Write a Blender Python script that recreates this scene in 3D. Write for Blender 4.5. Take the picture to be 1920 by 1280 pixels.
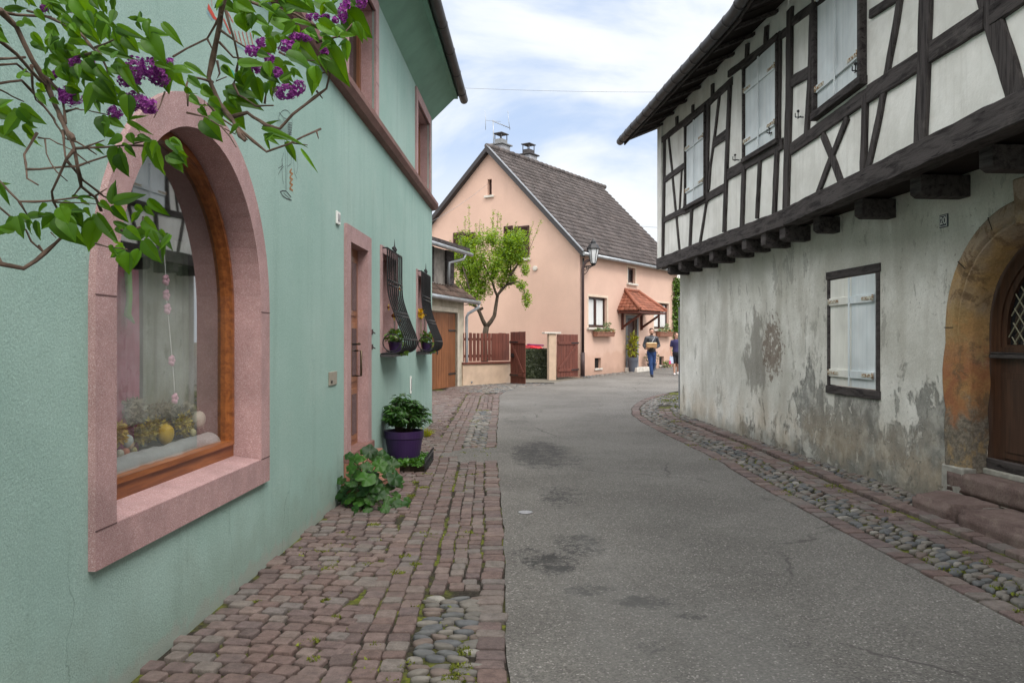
import bpy, bmesh, math, random
from mathutils import Vector, Matrix, noise as mnoise
random.seed(7)
R = random.random
def U(a, b): return a + (b - a) * random.random()
S = bpy.context.scene
for o in list(bpy.data.objects): bpy.data.objects.remove(o)
# ------------------------------------------------------------------ camera
CAMZ = 1.55; FPX = 1470.0
cam = bpy.data.cameras.new("camera"); camo = bpy.data.objects.new("camera", cam)
S.collection.objects.link(camo); S.camera = camo
camo.location = (0, 0, CAMZ); camo.rotation_euler = (math.radians(90), 0, 0)
cam.sensor_width = 36; cam.lens = 36 * FPX / 1920; cam.clip_end = 2000; cam.clip_start = 0.05
# ------------------------------------------------------------------ sky and sun
SUN_EL, SUN_AZ = math.radians(47), math.radians(150)     # azimuth clockwise from +Y
sd = Vector((math.sin(SUN_AZ) * math.cos(SUN_EL), math.cos(SUN_AZ) * math.cos(SUN_EL), math.sin(SUN_EL)))
W = bpy.data.worlds.new("World"); S.world = W; W.use_nodes = True
nt = W.node_tree; nt.nodes.clear(); L = nt.links
out = nt.nodes.new('ShaderNodeOutputWorld'); bg = nt.nodes.new('ShaderNodeBackground')
bg.inputs['Strength'].default_value = 0.11; L.new(bg.outputs[0], out.inputs[0])
sk = nt.nodes.new('ShaderNodeTexSky'); sk.sky_type = 'NISHITA'; sk.sun_disc = False
sk.sun_elevation = SUN_EL; sk.sun_rotation = SUN_AZ; sk.air_density = 1.0; sk.dust_density = 2.0
tc = nt.nodes.new('ShaderNodeTexCoord')
def wmath(op, a, b=None, c=None, clamp=False):
    n = nt.nodes.new('ShaderNodeMath'); n.operation = op; n.use_clamp = clamp
    for i, v in enumerate((a, b, c)):
        if v is None: continue
        if isinstance(v, (int, float)): n.inputs[i].default_value = v
        else: L.new(v, n.inputs[i])
    return n.outputs[0]
mp = nt.nodes.new('ShaderNodeMapping'); mp.inputs['Scale'].default_value = (1, 1, 2.0); mp.inputs['Location'].default_value = (0.35, 0.2, 0.55)
L.new(tc.outputs['Generated'], mp.inputs['Vector'])
n1 = nt.nodes.new('ShaderNodeTexNoise'); n1.inputs['Scale'].default_value = 2.6; n1.inputs['Detail'].default_value = 8; n1.inputs['Roughness'].default_value = 0.55; n1.inputs['Distortion'].default_value = 0.4
L.new(mp.outputs[0], n1.inputs['Vector'])
cr = nt.nodes.new('ShaderNodeMapRange'); cr.interpolation_type = 'SMOOTHSTEP'
cr.inputs['From Min'].default_value = 0.36; cr.inputs['From Max'].default_value = 0.56; cr.inputs['To Min'].default_value = 0.12; cr.inputs['To Max'].default_value = 1
L.new(n1.outputs[0], cr.inputs['Value'])
sep = nt.nodes.new('ShaderNodeSeparateXYZ'); L.new(tc.outputs['Generated'], sep.inputs[0])
# clouds thicken towards the horizon
lo = nt.nodes.new('ShaderNodeMapRange'); lo.interpolation_type = 'SMOOTHSTEP'; L.new(sep.outputs[2], lo.inputs['Value'])
lo.inputs['From Min'].default_value = 0.30; lo.inputs['From Max'].default_value = 0.12; lo.inputs['To Min'].default_value = 0.0; lo.inputs['To Max'].default_value = 0.85
cf = wmath('MAXIMUM', cr.outputs[0], lo.outputs[0])
n2 = nt.nodes.new('ShaderNodeTexNoise'); n2.inputs['Scale'].default_value = 5; n2.inputs['Detail'].default_value = 6
L.new(mp.outputs[0], n2.inputs['Vector'])
cc = nt.nodes.new('ShaderNodeMixRGB'); cc.inputs[1].default_value = (6.3, 6.9, 7.6, 1); cc.inputs[2].default_value = (8.1, 8.2, 8.2, 1)
L.new(n2.outputs[0], cc.inputs[0])
blue = nt.nodes.new('ShaderNodeMixRGB'); blue.inputs[0].default_value = 0.72; blue.inputs[2].default_value = (4.3, 5.6, 8.0, 1)
L.new(sk.outputs[0], blue.inputs[1])
mx = nt.nodes.new('ShaderNodeMixRGB'); L.new(cf, mx.inputs[0]); L.new(blue.outputs[0], mx.inputs[1]); L.new(cc.outputs[0], mx.inputs[2])
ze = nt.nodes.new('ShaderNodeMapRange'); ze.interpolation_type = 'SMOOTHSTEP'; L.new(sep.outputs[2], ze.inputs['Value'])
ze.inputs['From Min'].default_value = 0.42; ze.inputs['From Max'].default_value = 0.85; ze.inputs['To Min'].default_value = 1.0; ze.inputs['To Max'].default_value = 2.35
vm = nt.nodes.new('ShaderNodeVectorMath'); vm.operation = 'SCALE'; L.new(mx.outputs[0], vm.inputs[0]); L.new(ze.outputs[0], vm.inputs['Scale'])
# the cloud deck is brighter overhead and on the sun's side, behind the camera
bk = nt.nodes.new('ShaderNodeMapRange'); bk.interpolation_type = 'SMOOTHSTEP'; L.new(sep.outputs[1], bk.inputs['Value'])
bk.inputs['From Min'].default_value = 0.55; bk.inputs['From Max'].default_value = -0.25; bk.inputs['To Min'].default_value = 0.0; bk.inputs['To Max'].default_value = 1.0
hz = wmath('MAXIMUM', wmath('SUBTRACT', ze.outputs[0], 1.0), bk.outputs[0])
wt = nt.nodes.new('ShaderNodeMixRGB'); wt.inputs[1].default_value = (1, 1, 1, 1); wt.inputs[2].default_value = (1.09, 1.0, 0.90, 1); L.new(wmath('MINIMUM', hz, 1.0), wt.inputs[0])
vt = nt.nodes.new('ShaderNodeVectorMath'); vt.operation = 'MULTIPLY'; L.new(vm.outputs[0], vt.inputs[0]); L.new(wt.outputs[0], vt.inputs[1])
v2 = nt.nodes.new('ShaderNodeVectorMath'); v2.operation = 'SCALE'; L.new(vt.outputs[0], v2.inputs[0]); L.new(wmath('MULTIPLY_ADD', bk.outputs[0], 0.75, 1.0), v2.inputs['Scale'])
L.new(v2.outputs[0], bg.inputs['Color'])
sl = bpy.data.lights.new("sun", 'SUN'); sl.energy = 1.3; sl.angle = math.radians(18); sl.color = (1, 0.93, 0.84)
so = bpy.data.objects.new("sun", sl); S.collection.objects.link(so); so.rotation_euler = sd.to_track_quat('Z', 'Y').to_euler(); so.location = (8, -10, 20)
S.view_settings.view_transform = 'Standard'; S.view_settings.look = 'None'; S.view_settings.exposure = 0.32; S.view_settings.gamma = 1.0
try: S.cycles.max_bounces = 8; S.cycles.transparent_max_bounces = 12
except Exception: pass
# ------------------------------------------------------------------ terrain height
def g(y):
    y = max(0.0, min(y, 38.0)); return 0.0003 * y * y
# ------------------------------------------------------------------ frames
class Fr:
    def __init__(s, O, u, side=1):
        s.O = Vector((O[0], O[1], O[2] if len(O) > 2 else 0)); s.u = Vector((u[0], u[1], 0)).normalized()
        s.n = Vector((s.u.y, -s.u.x, 0)) * side
    def P(s, u, z, o=0.0): return s.O + s.u * u + s.n * o + Vector((0, 0, z))
    def px(s, x, y, o=0.0):            # where the sight line through a measured photo point meets this real wall plane
        d = Vector(((x - 960) / FPX, 1, -(y - 640) / FPX)); c = Vector((0, 0, CAMZ)) - s.O
        t = (o - c.dot(s.n)) / d.dot(s.n); p = c + d * t
        return p.dot(s.u), p.z
FL = Fr((-1.84, 0), (0.0272, 1), 1)              # green house, street wall
FR = Fr((4.662, 0), (-0.077, 1), -1)             # old house, ground floor wall
FA = Fr((4.49, 0), (-0.09, 1), -1)               # old house, upper wall, far run
FB = Fr((3.4565, 0), (0.01, 1), -1)              # old house, upper wall, near run
PC = (2.5, 28.9)
FG = Fr(PC, (-0.8294, 0.5586), -1)               # pink house, gable
FF = Fr(PC, (0.5586, 0.8294), 1)                 # pink house, street front
FX = Fr((0, 0), (1, 0), 1)                       # plain axes, n = -Y
def at(x, y, Y): return Vector(((x - 960) / FPX * Y, Y, CAMZ - (y - 640) / FPX * Y))
# ------------------------------------------------------------------ objects
C = S.collection
def tag(o, label=None, cat=None, group=None, kind=None):
    if label: o['label'] = label
    if cat: o['category'] = cat
    if group: o['group'] = group
    if kind: o['kind'] = kind
    return o
def thing(name, loc, label, cat, group=None):
    o = bpy.data.objects.new(name, None); C.objects.link(o); o.location = loc; o.empty_display_size = 0.2
    return tag(o, label, cat, group)
def rootloc(p):
    while p and p.parent: p = p.parent
    return Vector(p.location) if p else Vector((0, 0, 0))
def meshobj(name, me, m, parent=None, label=None, base=None):
    o = bpy.data.objects.new(name, me); C.objects.link(o)
    if m is not None:
        for q in (m if isinstance(m, (list, tuple)) else [m]): me.materials.append(q)
    L0 = Vector(base) if base is not None else rootloc(parent)
    me.transform(Matrix.Translation(-L0))
    if parent: o.parent = parent
    elif base is not None: o.location = L0
    if label: o['label'] = label
    return o
class MB:
    def __init__(s): s.bm = bmesh.new()
    def v(s, p): return s.bm.verts.new(p)
    def face(s, pts, mi=0):
        f = s.bm.faces.new([s.bm.verts.new(p) for p in pts]); f.material_index = mi; return f
    def hexa(s, P8, mi=0):
        v = [s.bm.verts.new(p) for p in P8]
        for i in ((0,1,2,3),(7,6,5,4),(0,4,5,1),(1,5,6,2),(2,6,7,3),(3,7,4,0)):
            f = s.bm.faces.new([v[k] for k in i]); f.material_index = mi
        return s
    def box(s, fr, u0, u1, z0, z1, o0, o1, mi=0):
        P = fr.P
        return s.hexa([P(u0,z0,o0),P(u1,z0,o0),P(u1,z0,o1),P(u0,z0,o1),P(u0,z1,o0),P(u1,z1,o0),P(u1,z1,o1),P(u0,z1,o1)], mi)
    def prism(s, fr, pts, o0, o1, mi=0):
        a = [s.v(fr.P(u, z, o0)) for u, z in pts]; b = [s.v(fr.P(u, z, o1)) for u, z in pts]
        fs = [s.bm.faces.new(a[::-1]), s.bm.faces.new(b)]; n = len(pts)
        for i in range(n): fs.append(s.bm.faces.new([a[i], a[(i+1)%n], b[(i+1)%n], b[i]]))
        for f in fs: f.material_index = mi
        return s
    def fill(s, fr, outline, holes, o, depth=0.0, rim=0.0, mi=0):
        es = []
        for k, lp in enumerate([outline] + holes):
            vs = [s.v(fr.P(u, z, o)) for u, z in lp]
            for i in range(len(vs)): es.append(s.bm.edges.new((vs[i], vs[(i+1)%len(vs)])))
            d = rim if k == 0 else depth
            if d:
                wb = [s.v(fr.P(u, z, o - d)) for u, z in lp]; wf = [s.v(fr.P(u, z, o)) for u, z in lp]; n = len(wb)
                for i in range(n): s.bm.faces.new([wf[i], wf[(i+1)%n], wb[(i+1)%n], wb[i]]).material_index = mi
        r = bmesh.ops.triangle_fill(s.bm, use_beauty=True, edges=es)
        for f in r['geom']:
            if isinstance(f, bmesh.types.BMFace): f.material_index = mi
        return s
    def tube(s, pts, r, n=8, cap=True, mi=0):
        pts = [Vector(p) for p in pts]; m = len(pts)
        if m < 2: return s
        rr = r if isinstance(r, (list, tuple)) else [r] * m
        rings = []; pv = None
        for i, p in enumerate(pts):
            t = (pts[min(i+1, m-1)] - pts[max(i-1, 0)])
            if t.length < 1e-9: t = Vector((0, 0, 1))
            t.normalize()
            a = pv - t * pv.dot(t) if pv else t.orthogonal()
            if a.length < 1e-6: a = t.orthogonal()
            a.normalize(); pv = a; b = t.cross(a)
            rings.append([s.v(p + (a * math.cos(k*2*math.pi/n) + b * math.sin(k*2*math.pi/n)) * rr[i]) for k in range(n)])
        for i in range(m-1):
            for k in range(n):
                f = s.bm.faces.new([rings[i][k], rings[i][(k+1)%n], rings[i+1][(k+1)%n], rings[i+1][k]]); f.smooth = True; f.material_index = mi
        if cap:
            s.bm.faces.new(rings[0][::-1]).material_index = mi; s.bm.faces.new(rings[-1]).material_index = mi
        return s
    def lathe(s, c, prof, n=20, sx=1, sy=1, mi=0, smooth=True):
        c = Vector(c); rings = []
        for r, z in prof:
            rings.append([s.v(c + Vector((r*sx*math.cos(k*2*math.pi/n), r*sy*math.sin(k*2*math.pi/n), z))) for k in range(n)])
        for i in range(len(rings)-1):
            for k in range(n):
                f = s.bm.faces.new([rings[i][k], rings[i][(k+1)%n], rings[i+1][(k+1)%n], rings[i+1][k]]); f.smooth = smooth; f.material_index = mi
        s.bm.faces.new(rings[0][::-1]).material_index = mi; s.bm.faces.new(rings[-1]).material_index = mi
        return s
    def ell(s, c, rx, ry, rz, n=12, m=8, mat=None, mi=0):
        c = Vector(c); rings = []
        M3 = mat or Matrix.Identity(3)
        top = s.v(c + M3 @ Vector((0, 0, rz))); bot = s.v(c + M3 @ Vector((0, 0, -rz)))
        for j in range(1, m):
            th = math.pi * j / m
            rings.append([s.v(c + M3 @ Vector((rx*math.sin(th)*math.cos(k*2*math.pi/n), ry*math.sin(th)*math.sin(k*2*math.pi/n), rz*math.cos(th)))) for k in range(n)])
        fs = []
        for k in range(n):
            fs.append(s.bm.faces.new([top, rings[0][k], rings[0][(k+1)%n]])); fs.append(s.bm.faces.new([bot, rings[-1][(k+1)%n], rings[-1][k]]))
            for j in range(m-2): fs.append(s.bm.faces.new([rings[j][k], rings[j+1][k], rings[j+1][(k+1)%n], rings[j][(k+1)%n]]))
        for f in fs: f.smooth = True; f.material_index = mi
        return s
    def bevel(s, w, seg=1):
        bmesh.ops.bevel(s.bm, geom=list(s.bm.edges), offset=w, segments=seg, affect='EDGES', clamp_overlap=True); return s
    def build(s, name, m, parent=None, label=None, bevel=0, base=None, recalc=True, seg=1):
        if recalc: bmesh.ops.recalc_face_normals(s.bm, faces=s.bm.faces)
        if bevel: s.bevel(bevel, seg)
        me = bpy.data.meshes.new(name); s.bm.to_mesh(me); s.bm.free()
        return meshobj(name, me, m, parent, label, base)
def pyobj(name, verts, faces, m, parent=None, label=None, smooth=True, base=None, mis=None):
    me = bpy.data.meshes.new(name); me.from_pydata(verts, [], faces)
    if smooth: me.polygons.foreach_set('use_smooth', [True] * len(me.polygons))
    if mis: me.polygons.foreach_set('material_index', mis)
    return meshobj(name, me, m, parent, label, base)
def copy_tree(o, loc=None, label=None):
    r = o.copy(); C.objects.link(r)
    if loc is not None: r.location = loc
    if label: r['label'] = label
    def rec(a, b):
        for ch in list(a.children):
            if ch == b: continue
            c = ch.copy(); C.objects.link(c); c.parent = b; rec(ch, c)
    rec(o, r); return r
def arch(uc, half, z0, zs, ry=None, n=28):
    ry = ry or half
    return [(uc-half, z0), (uc+half, z0)] + [(uc + half*math.cos(math.pi*i/n), zs + ry*math.sin(math.pi*i/n)) for i in range(n+1)]
def rect(u0, u1, z0, z1): return [(u0, z0), (u1, z0), (u1, z1), (u0, z1)]
# ------------------------------------------------------------------ materials
class NT:
    def __init__(s, name, rough=0.8, spec=0.3):
        s.m = bpy.data.materials.new(name); s.m.use_nodes = True; s.t = s.m.node_tree; s.l = s.t.links
        s.b = s.t.nodes['Principled BSDF']; s.b.inputs['Roughness'].default_value = rough; s.b.inputs['Specular IOR Level'].default_value = spec
        s.geo = s.t.nodes.new('ShaderNodeNewGeometry'); s.pos = s.geo.outputs['Position']; s.rnd = s.geo.outputs['Random Per Island']
        s.hs = []
    def set(s, sock, v):
        if isinstance(v, (int, float)): sock.default_value = v
        elif isinstance(v, tuple): sock.default_value = v if len(v) == 4 or sock.type == 'VECTOR' else v + (1,)
        else: s.l.new(v, sock)
    def mapping(s, scale=(1,1,1), loc=(0,0,0), rot=(0,0,0), vec=None):
        n = s.t.nodes.new('ShaderNodeMapping'); s.l.new(vec or s.pos, n.inputs[0])
        n.inputs['Scale'].default_value = scale; n.inputs['Location'].default_value = loc; n.inputs['Rotation'].default_value = rot; return n.outputs[0]
    def noise(s, sc, det=4, ro=0.55, dist=0.0, vec=None, col=False):
        n = s.t.nodes.new('ShaderNodeTexNoise'); s.l.new(vec or s.pos, n.inputs['Vector'])
        n.inputs['Scale'].default_value = sc; n.inputs['Detail'].default_value = det; n.inputs['Roughness'].default_value = ro; n.inputs['Distortion'].default_value = dist
        return n.outputs[1 if col else 0]
    def voro(s, sc, feat='F1', vec=None, rand=1.0, out=0):
        n = s.t.nodes.new('ShaderNodeTexVoronoi'); n.feature = feat; s.l.new(vec or s.pos, n.inputs['Vector'])
        n.inputs['Scale'].default_value = sc; n.inputs['Randomness'].default_value = rand; return n.outputs[out]
    def ramp(s, f, a, b, lo=0.0, hi=1.0, smooth=True):
        n = s.t.nodes.new('ShaderNodeMapRange'); s.l.new(f, n.inputs['Value'])
        if smooth: n.interpolation_type = 'SMOOTHSTEP'
        n.inputs['From Min'].default_value = a; n.inputs['From Max'].default_value = b; n.inputs['To Min'].default_value = lo; n.inputs['To Max'].default_value = hi
        return n.outputs[0]
    def mix(s, f, a, b, mode='MIX'):
        n = s.t.nodes.new('ShaderNodeMixRGB'); n.blend_type = mode; s.set(n.inputs[0], f); s.set(n.inputs[1], a); s.set(n.inputs[2], b); return n.outputs[0]
    def math(s, op, a, b=0.0, clamp=False):
        n = s.t.nodes.new('ShaderNodeMath'); n.operation = op; n.use_clamp = clamp; s.set(n.inputs[0], a); s.set(n.inputs[1], b); return n.outputs[0]
    def xyz(s, vec=None):
        n = s.t.nodes.new('ShaderNodeSeparateXYZ'); s.l.new(vec or s.pos, n.inputs[0]); return n.outputs
    def dist(s, p, vec=None):
        n = s.t.nodes.new('ShaderNodeVectorMath'); n.operation = 'DISTANCE'; s.l.new(vec or s.pos, n.inputs[0]); n.inputs[1].default_value = p; return n.outputs['Value']
    def hsv(s, c, h=0.5, sa=1.0, v=1.0):
        n = s.t.nodes.new('ShaderNodeHueSaturation'); s.set(n.inputs['Hue'], h); s.set(n.inputs['Saturation'], sa); s.set(n.inputs['Value'], v); s.set(n.inputs['Color'], c); return n.outputs[0]
    def bump(s, h, strength=0.3, dist=0.01):
        n = s.t.nodes.new('ShaderNodeBump'); n.inputs['Strength'].default_value = strength; n.inputs['Distance'].default_value = dist; s.l.new(h, n.inputs['Height'])
        if s.hs: s.l.new(s.hs[-1], n.inputs['Normal'])
        s.hs.append(n.outputs[0]); s.l.new(n.outputs[0], s.b.inputs['Normal'])
    def col(s, c): s.set(s.b.inputs['Base Color'], c)
    def rough(s, c): s.set(s.b.inputs['Roughness'], c)
def simple(name, c, var=0.15, sc=6.0, rough=0.7, bsc=60, bst=0.15, bd=0.004, metal=0.0, spec=0.3, island=0.0, streak=None):
    n = NT(name, rough, spec); n.b.inputs['Metallic'].default_value = metal
    vec = n.mapping(streak) if streak else None
    f = n.noise(sc, 5, 0.6, 0.2, vec)
    col = n.hsv(c, 0.5, 1.0, n.ramp(f, 0.25, 0.75, 1 - var, 1 + var))
    if island: col = n.hsv(col, 0.5, 1.0, n.ramp(n.rnd, 0, 1, 1 - island, 1 + island, False))
    n.col(col)
    if bst: n.bump(n.noise(bsc, 4, 0.6, 0, vec), bst, bd)
    return n.m
M = {}
# green stucco
n = NT('green_stucco', 0.9, 0.15)
big = n.noise(0.7, 4, 0.6); fine = n.noise(120, 3, 0.7); str_ = n.noise(1.6, 5, 0.6, 0, n.mapping((3.5, 3.5, 0.35)))
c = n.mix(n.ramp(big, 0.3, 0.7), (0.305, 0.455, 0.408), (0.36, 0.505, 0.46))
c = n.mix(n.ramp(str_, 0.48, 0.75, 0, 0.34), c, (0.225, 0.34, 0.30))
c = n.mix(n.ramp(n.noise(1.1, 7, 0.7, 0.5, n.mapping((1, 1, 1), (4, 2, 7))), 0.52, 0.64, 0, 0.22), c, (0.40, 0.52, 0.47))
c = n.mix(n.ramp(n.noise(1.0, 6, 0.65, 0.2, n.mapping((9, 9, 0.7))), 0.58, 0.75, 0, 0.18), c, (0.19, 0.27, 0.235))
c = n.hsv(c, 0.5, 1, n.ramp(fine, 0.25, 0.75, 0.84, 1.14))
z = n.xyz()[2]
zz = n.math('ADD', z, n.ramp(n.noise(3.0, 5), 0, 1, -0.28, 0.28))
c = n.mix(n.ramp(zz, 0.55, 0.05, 0, 0.5), c, (0.22, 0.285, 0.235)); c = n.mix(n.math('MULTIPLY', n.ramp(zz, 0.7, 0.1), n.ramp(n.noise(22, 6, 0.75), 0.54, 0.66, 0, 0.3)), c, (0.17, 0.21, 0.17))
c = n.mix(n.ramp(n.math('ADD', z, n.ramp(n.noise(9, 5), 0, 1, -0.09, 0.09)), 0.12, 0.05, 0, 0.6), c, (0.33, 0.34, 0.30))
ck = n.voro(0.9, 'DISTANCE_TO_EDGE', n.mapping((1,1,1.0), vec=n.mix(0.16, n.pos, n.noise(3.0, 5, col=True))))
c = n.mix(n.math('MULTIPLY', n.ramp(ck, 0.0025, 0.0, 0, 0.75), n.ramp(z, 1.0, 0.3, 0, 1)), c, (0.16, 0.24, 0.20))
n.col(c); n.bump(n.noise(90, 5, 0.75), 0.75, 0.006); n.bump(n.noise(5, 3), 0.15, 0.02); M['green'] = n.m
n = NT('green_soffit_paint', 0.85, 0.2); n.col(n.hsv((0.20, 0.36, 0.28), 0.5, 1, n.ramp(n.noise(2, 4), 0.3, 0.7, 0.9, 1.08))); n.bump(n.noise(60, 3), 0.3, 0.003); M['green_soffit'] = n.m
# pink granite-like cast stone
def granite(name, a, b, d):
    n = NT(name, 0.75, 0.25); sp = n.noise(230, 3, 0.8); sp2 = n.voro(280, 'F1', out=1)
    c = n.mix(n.ramp(sp, 0.36, 0.62), a, b)
    cs = n.t.nodes.new('ShaderNodeSeparateColor'); n.l.new(sp2, cs.inputs[0])
    c = n.mix(n.ramp(cs.outputs[0], 0.80, 0.95, 0, 0.7), c, d)
    c = n.hsv(c, 0.5, 1, n.ramp(n.noise(2.2, 6, 0.7), 0.3, 0.7, 0.80, 1.12)); c = n.mix(n.ramp(n.noise(1, 5, 0.6, 0, n.mapping((8, 8, 0.8))), 0.55, 0.75, 0, 0.3), c, (0.24, 0.17, 0.16))
    n.col(c); n.bump(sp, 0.35, 0.002); return n.m
M['granite'] = granite('pink_granite', (0.30, 0.17, 0.17), (0.475, 0.315, 0.31), (0.60, 0.47, 0.46))
M['granite_dark'] = granite('brown_sandstone', (0.15, 0.075, 0.065), (0.25, 0.135, 0.115), (0.32, 0.2, 0.18))
def wood(name, a, b, axis=2, sc=1.0, rough=0.5, spec=0.4, bst=0.25, island=0.12, w=30):
    n = NT(name, rough, spec); s3 = [w*sc]*3; s3[axis] = 1.6*sc
    gr = n.noise(1.0, 6, 0.65, 0.35, n.mapping(tuple(s3)))
    c = n.mix(n.ramp(gr, 0.3, 0.7), a, b)
    c = n.hsv(c, 0.5, 1, n.ramp(n.noise(1.5, 3), 0.3, 0.7, 0.86, 1.12))
    if island: c = n.hsv(c, 0.5, 1, n.ramp(n.rnd, 0, 1, 1-island, 1+island, False))
    n.col(c); n.bump(gr, bst, 0.004); return n.m
M['varnish'] = wood('varnished_wood', (0.16, 0.045, 0.012), (0.34, 0.115, 0.030), 1, 1, 0.35, 0.5, 0.1)
M['varnish_v'] = wood('varnished_door_wood', (0.19, 0.075, 0.035), (0.30, 0.13, 0.06), 2, 1, 0.4, 0.45, 0.1)
M['door_old'] = wood('old_brown_door', (0.035, 0.016, 0.010), (0.075, 0.034, 0.020), 2, 1, 0.45, 0.4, 0.3)
M['garage'] = wood('orange_brown_boards', (0.135, 0.050, 0.020), (0.245, 0.098, 0.040), 2, 0.6, 0.6, 0.3, 0.3, 0.15)
M['fence'] = wood('red_brown_stain', (0.088, 0.028, 0.020), (0.155, 0.050, 0.034), 2, 0.6, 0.6, 0.3, 0.3, 0.22)
M['dark_frame'] = wood('dark_brown_frame', (0.035, 0.014, 0.011), (0.06, 0.024, 0.018), 2, 1, 0.4, 0.4, 0.1)
# old black-brown timber
n = NT('old_dark_timber', 0.85, 0.2)
gA = n.noise(1.0, 7, 0.7, 0.5, n.mapping((16, 2.2, 16))); gB = n.noise(1.0, 7, 0.7, 0.5, n.mapping((22, 22, 2.0)))
gr = gA
c = n.mix(n.ramp(gr, 0.3, 0.6), (0.017, 0.014, 0.014), (0.075, 0.065, 0.064))
c = n.mix(n.ramp(n.noise(3, 6, 0.7), 0.58, 0.75, 0, 0.55), c, (0.125, 0.11, 0.102))
ckv = n.noise(1.0, 5, 0.6, 0.6, n.mapping((30, 3.0, 34)))
c = n.mix(n.ramp(ckv, 0.40, 0.34, 0, 0.8), c, (0.006, 0.005, 0.005))
n.col(c); n.bump(gr, 0.8, 0.012); n.bump(ckv, 0.3, 0.01); M['timber'] = n.m
# old black-brown timber
n = NT('old_dark_timber_upright', 0.85, 0.2)
gA = n.noise(1.0, 7, 0.7, 0.5, n.mapping((16, 2.2, 16))); gB = n.noise(1.0, 7, 0.7, 0.5, n.mapping((22, 22, 2.0)))
gr = gB
c = n.mix(n.ramp(gr, 0.3, 0.6), (0.017, 0.014, 0.014), (0.075, 0.065, 0.064))
c = n.mix(n.ramp(n.noise(3, 6, 0.7), 0.58, 0.75, 0, 0.55), c, (0.125, 0.11, 0.102))
ckv = n.noise(1.0, 5, 0.6, 0.6, n.mapping((34, 34, 3.0)))
c = n.mix(n.ramp(ckv, 0.40, 0.34, 0, 0.8), c, (0.006, 0.005, 0.005))
n.col(c); n.bump(gr, 0.8, 0.012); n.bump(ckv, 0.3, 0.01); M['timber_v'] = n.m
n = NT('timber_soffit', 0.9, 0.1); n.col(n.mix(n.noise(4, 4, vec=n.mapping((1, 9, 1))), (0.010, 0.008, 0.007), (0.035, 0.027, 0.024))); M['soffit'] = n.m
# infill plaster
n = NT('white_infill_plaster', 0.9, 0.1)
c = n.mix(n.ramp(n.noise(2.2, 5, 0.6), 0.3, 0.7), (0.70, 0.69, 0.65), (0.86, 0.85, 0.815))
c = n.mix(n.ramp(n.noise(1, 5, 0.6, 0, n.mapping((9, 9, 0.9))), 0.5, 0.85, 0, 0.45), c, (0.40, 0.375, 0.33))
c = n.mix(n.ramp(n.noise(38, 5, 0.7), 0.60, 0.78, 0, 0.4), c, (0.40, 0.35, 0.28))
n.col(c); n.bump(n.noise(26, 6, 0.65), 0.45, 0.01); n.bump(n.noise(5, 3), 0.35, 0.03); M['infill'] = n.m
# weathered ground floor plaster
n = NT('weathered_plaster', 0.92, 0.1)
y3 = n.xyz(); zc = y3[2]
base = n.mix(n.ramp(n.noise(1.3, 6, 0.6), 0.3, 0.7), (0.56, 0.55, 0.50), (0.80, 0.79, 0.745))
base = n.mix(n.ramp(n.noise(1.0, 6, 0.6, 0.3, n.mapping((5, 2.2, 0.55))), 0.42, 0.70, 0, 0.6), base, (0.40, 0.375, 0.325))
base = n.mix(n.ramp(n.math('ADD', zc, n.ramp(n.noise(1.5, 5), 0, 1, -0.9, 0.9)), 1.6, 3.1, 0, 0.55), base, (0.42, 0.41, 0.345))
# peeled grey patches, lower half, ragged
pz = n.mix(0.35, n.noise(1.5, 10, 0.68, 0.4, n.mapping((1, 1, 0.62))), n.noise(5.5, 10, 0.72, 0.3, n.mapping((1, 1, 0.6))))
band = n.math('MULTIPLY', n.ramp(zc, 1.75, 1.0, 0, 1), n.ramp(y3[1], 13.5, 8.5, 0.0, 1.0))
band = n.math('ADD', n.math('MULTIPLY', band, 0.115), n.ramp(zc, 1.3, 0.5, -0.06, 0.035))
pf = n.math('MULTIPLY', n.ramp(n.math('ADD', pz, band), 0.582, 0.625), n.ramp(n.noise(6.5, 9, 0.8, 0.6), 0.60, 0.56))
ptone = n.mix(n.ramp(n.noise(5, 5, 0.7), 0.3, 0.7), (0.13, 0.132, 0.125), (0.29, 0.285, 0.26))
base = n.mix(n.math('MULTIPLY', pf, n.ramp(n.noise(3.5, 7, 0.7), 0.35, 0.55, 0.45, 0.9)), base, ptone)
# bare, flaking place on the far run of the wall
dd = n.dist((0.0, 12.0, 1.35), n.mapping((0, 1, 0.85)))
dd2 = n.dist((0.0, 12.0, 1.147), n.mapping((0, 1, 0.85)))
fl = n.math('ADD', n.ramp(dd2, 1.25, 0.25, -0.5, 0.16), n.noise(2.8, 9, 0.7, 0.3, n.mapping((1, 1, 0.5))))
base = n.mix(n.ramp(fl, 0.50, 0.60, 0, 0.7), base, (0.20, 0.185, 0.16))
fb = n.math('ADD', n.ramp(n.dist((0.0, 11.4, 1.16), n.mapping((0, 1, 0.8))), 0.95, 0.1, -0.32, 0.12), n.noise(11, 9, 0.78))
base = n.mix(n.ramp(n.noise(3.3, 9, 0.75, 0.4, n.mapping((1, 1, .5), (3, 1, 5))), 0.575, 0.60, 0, 0.5), base, (0.26, 0.25, 0.22))
base = n.mix(n.ramp(fb, 0.52, 0.60, 0, 0.8), base, (0.17, 0.125, 0.095))
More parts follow.
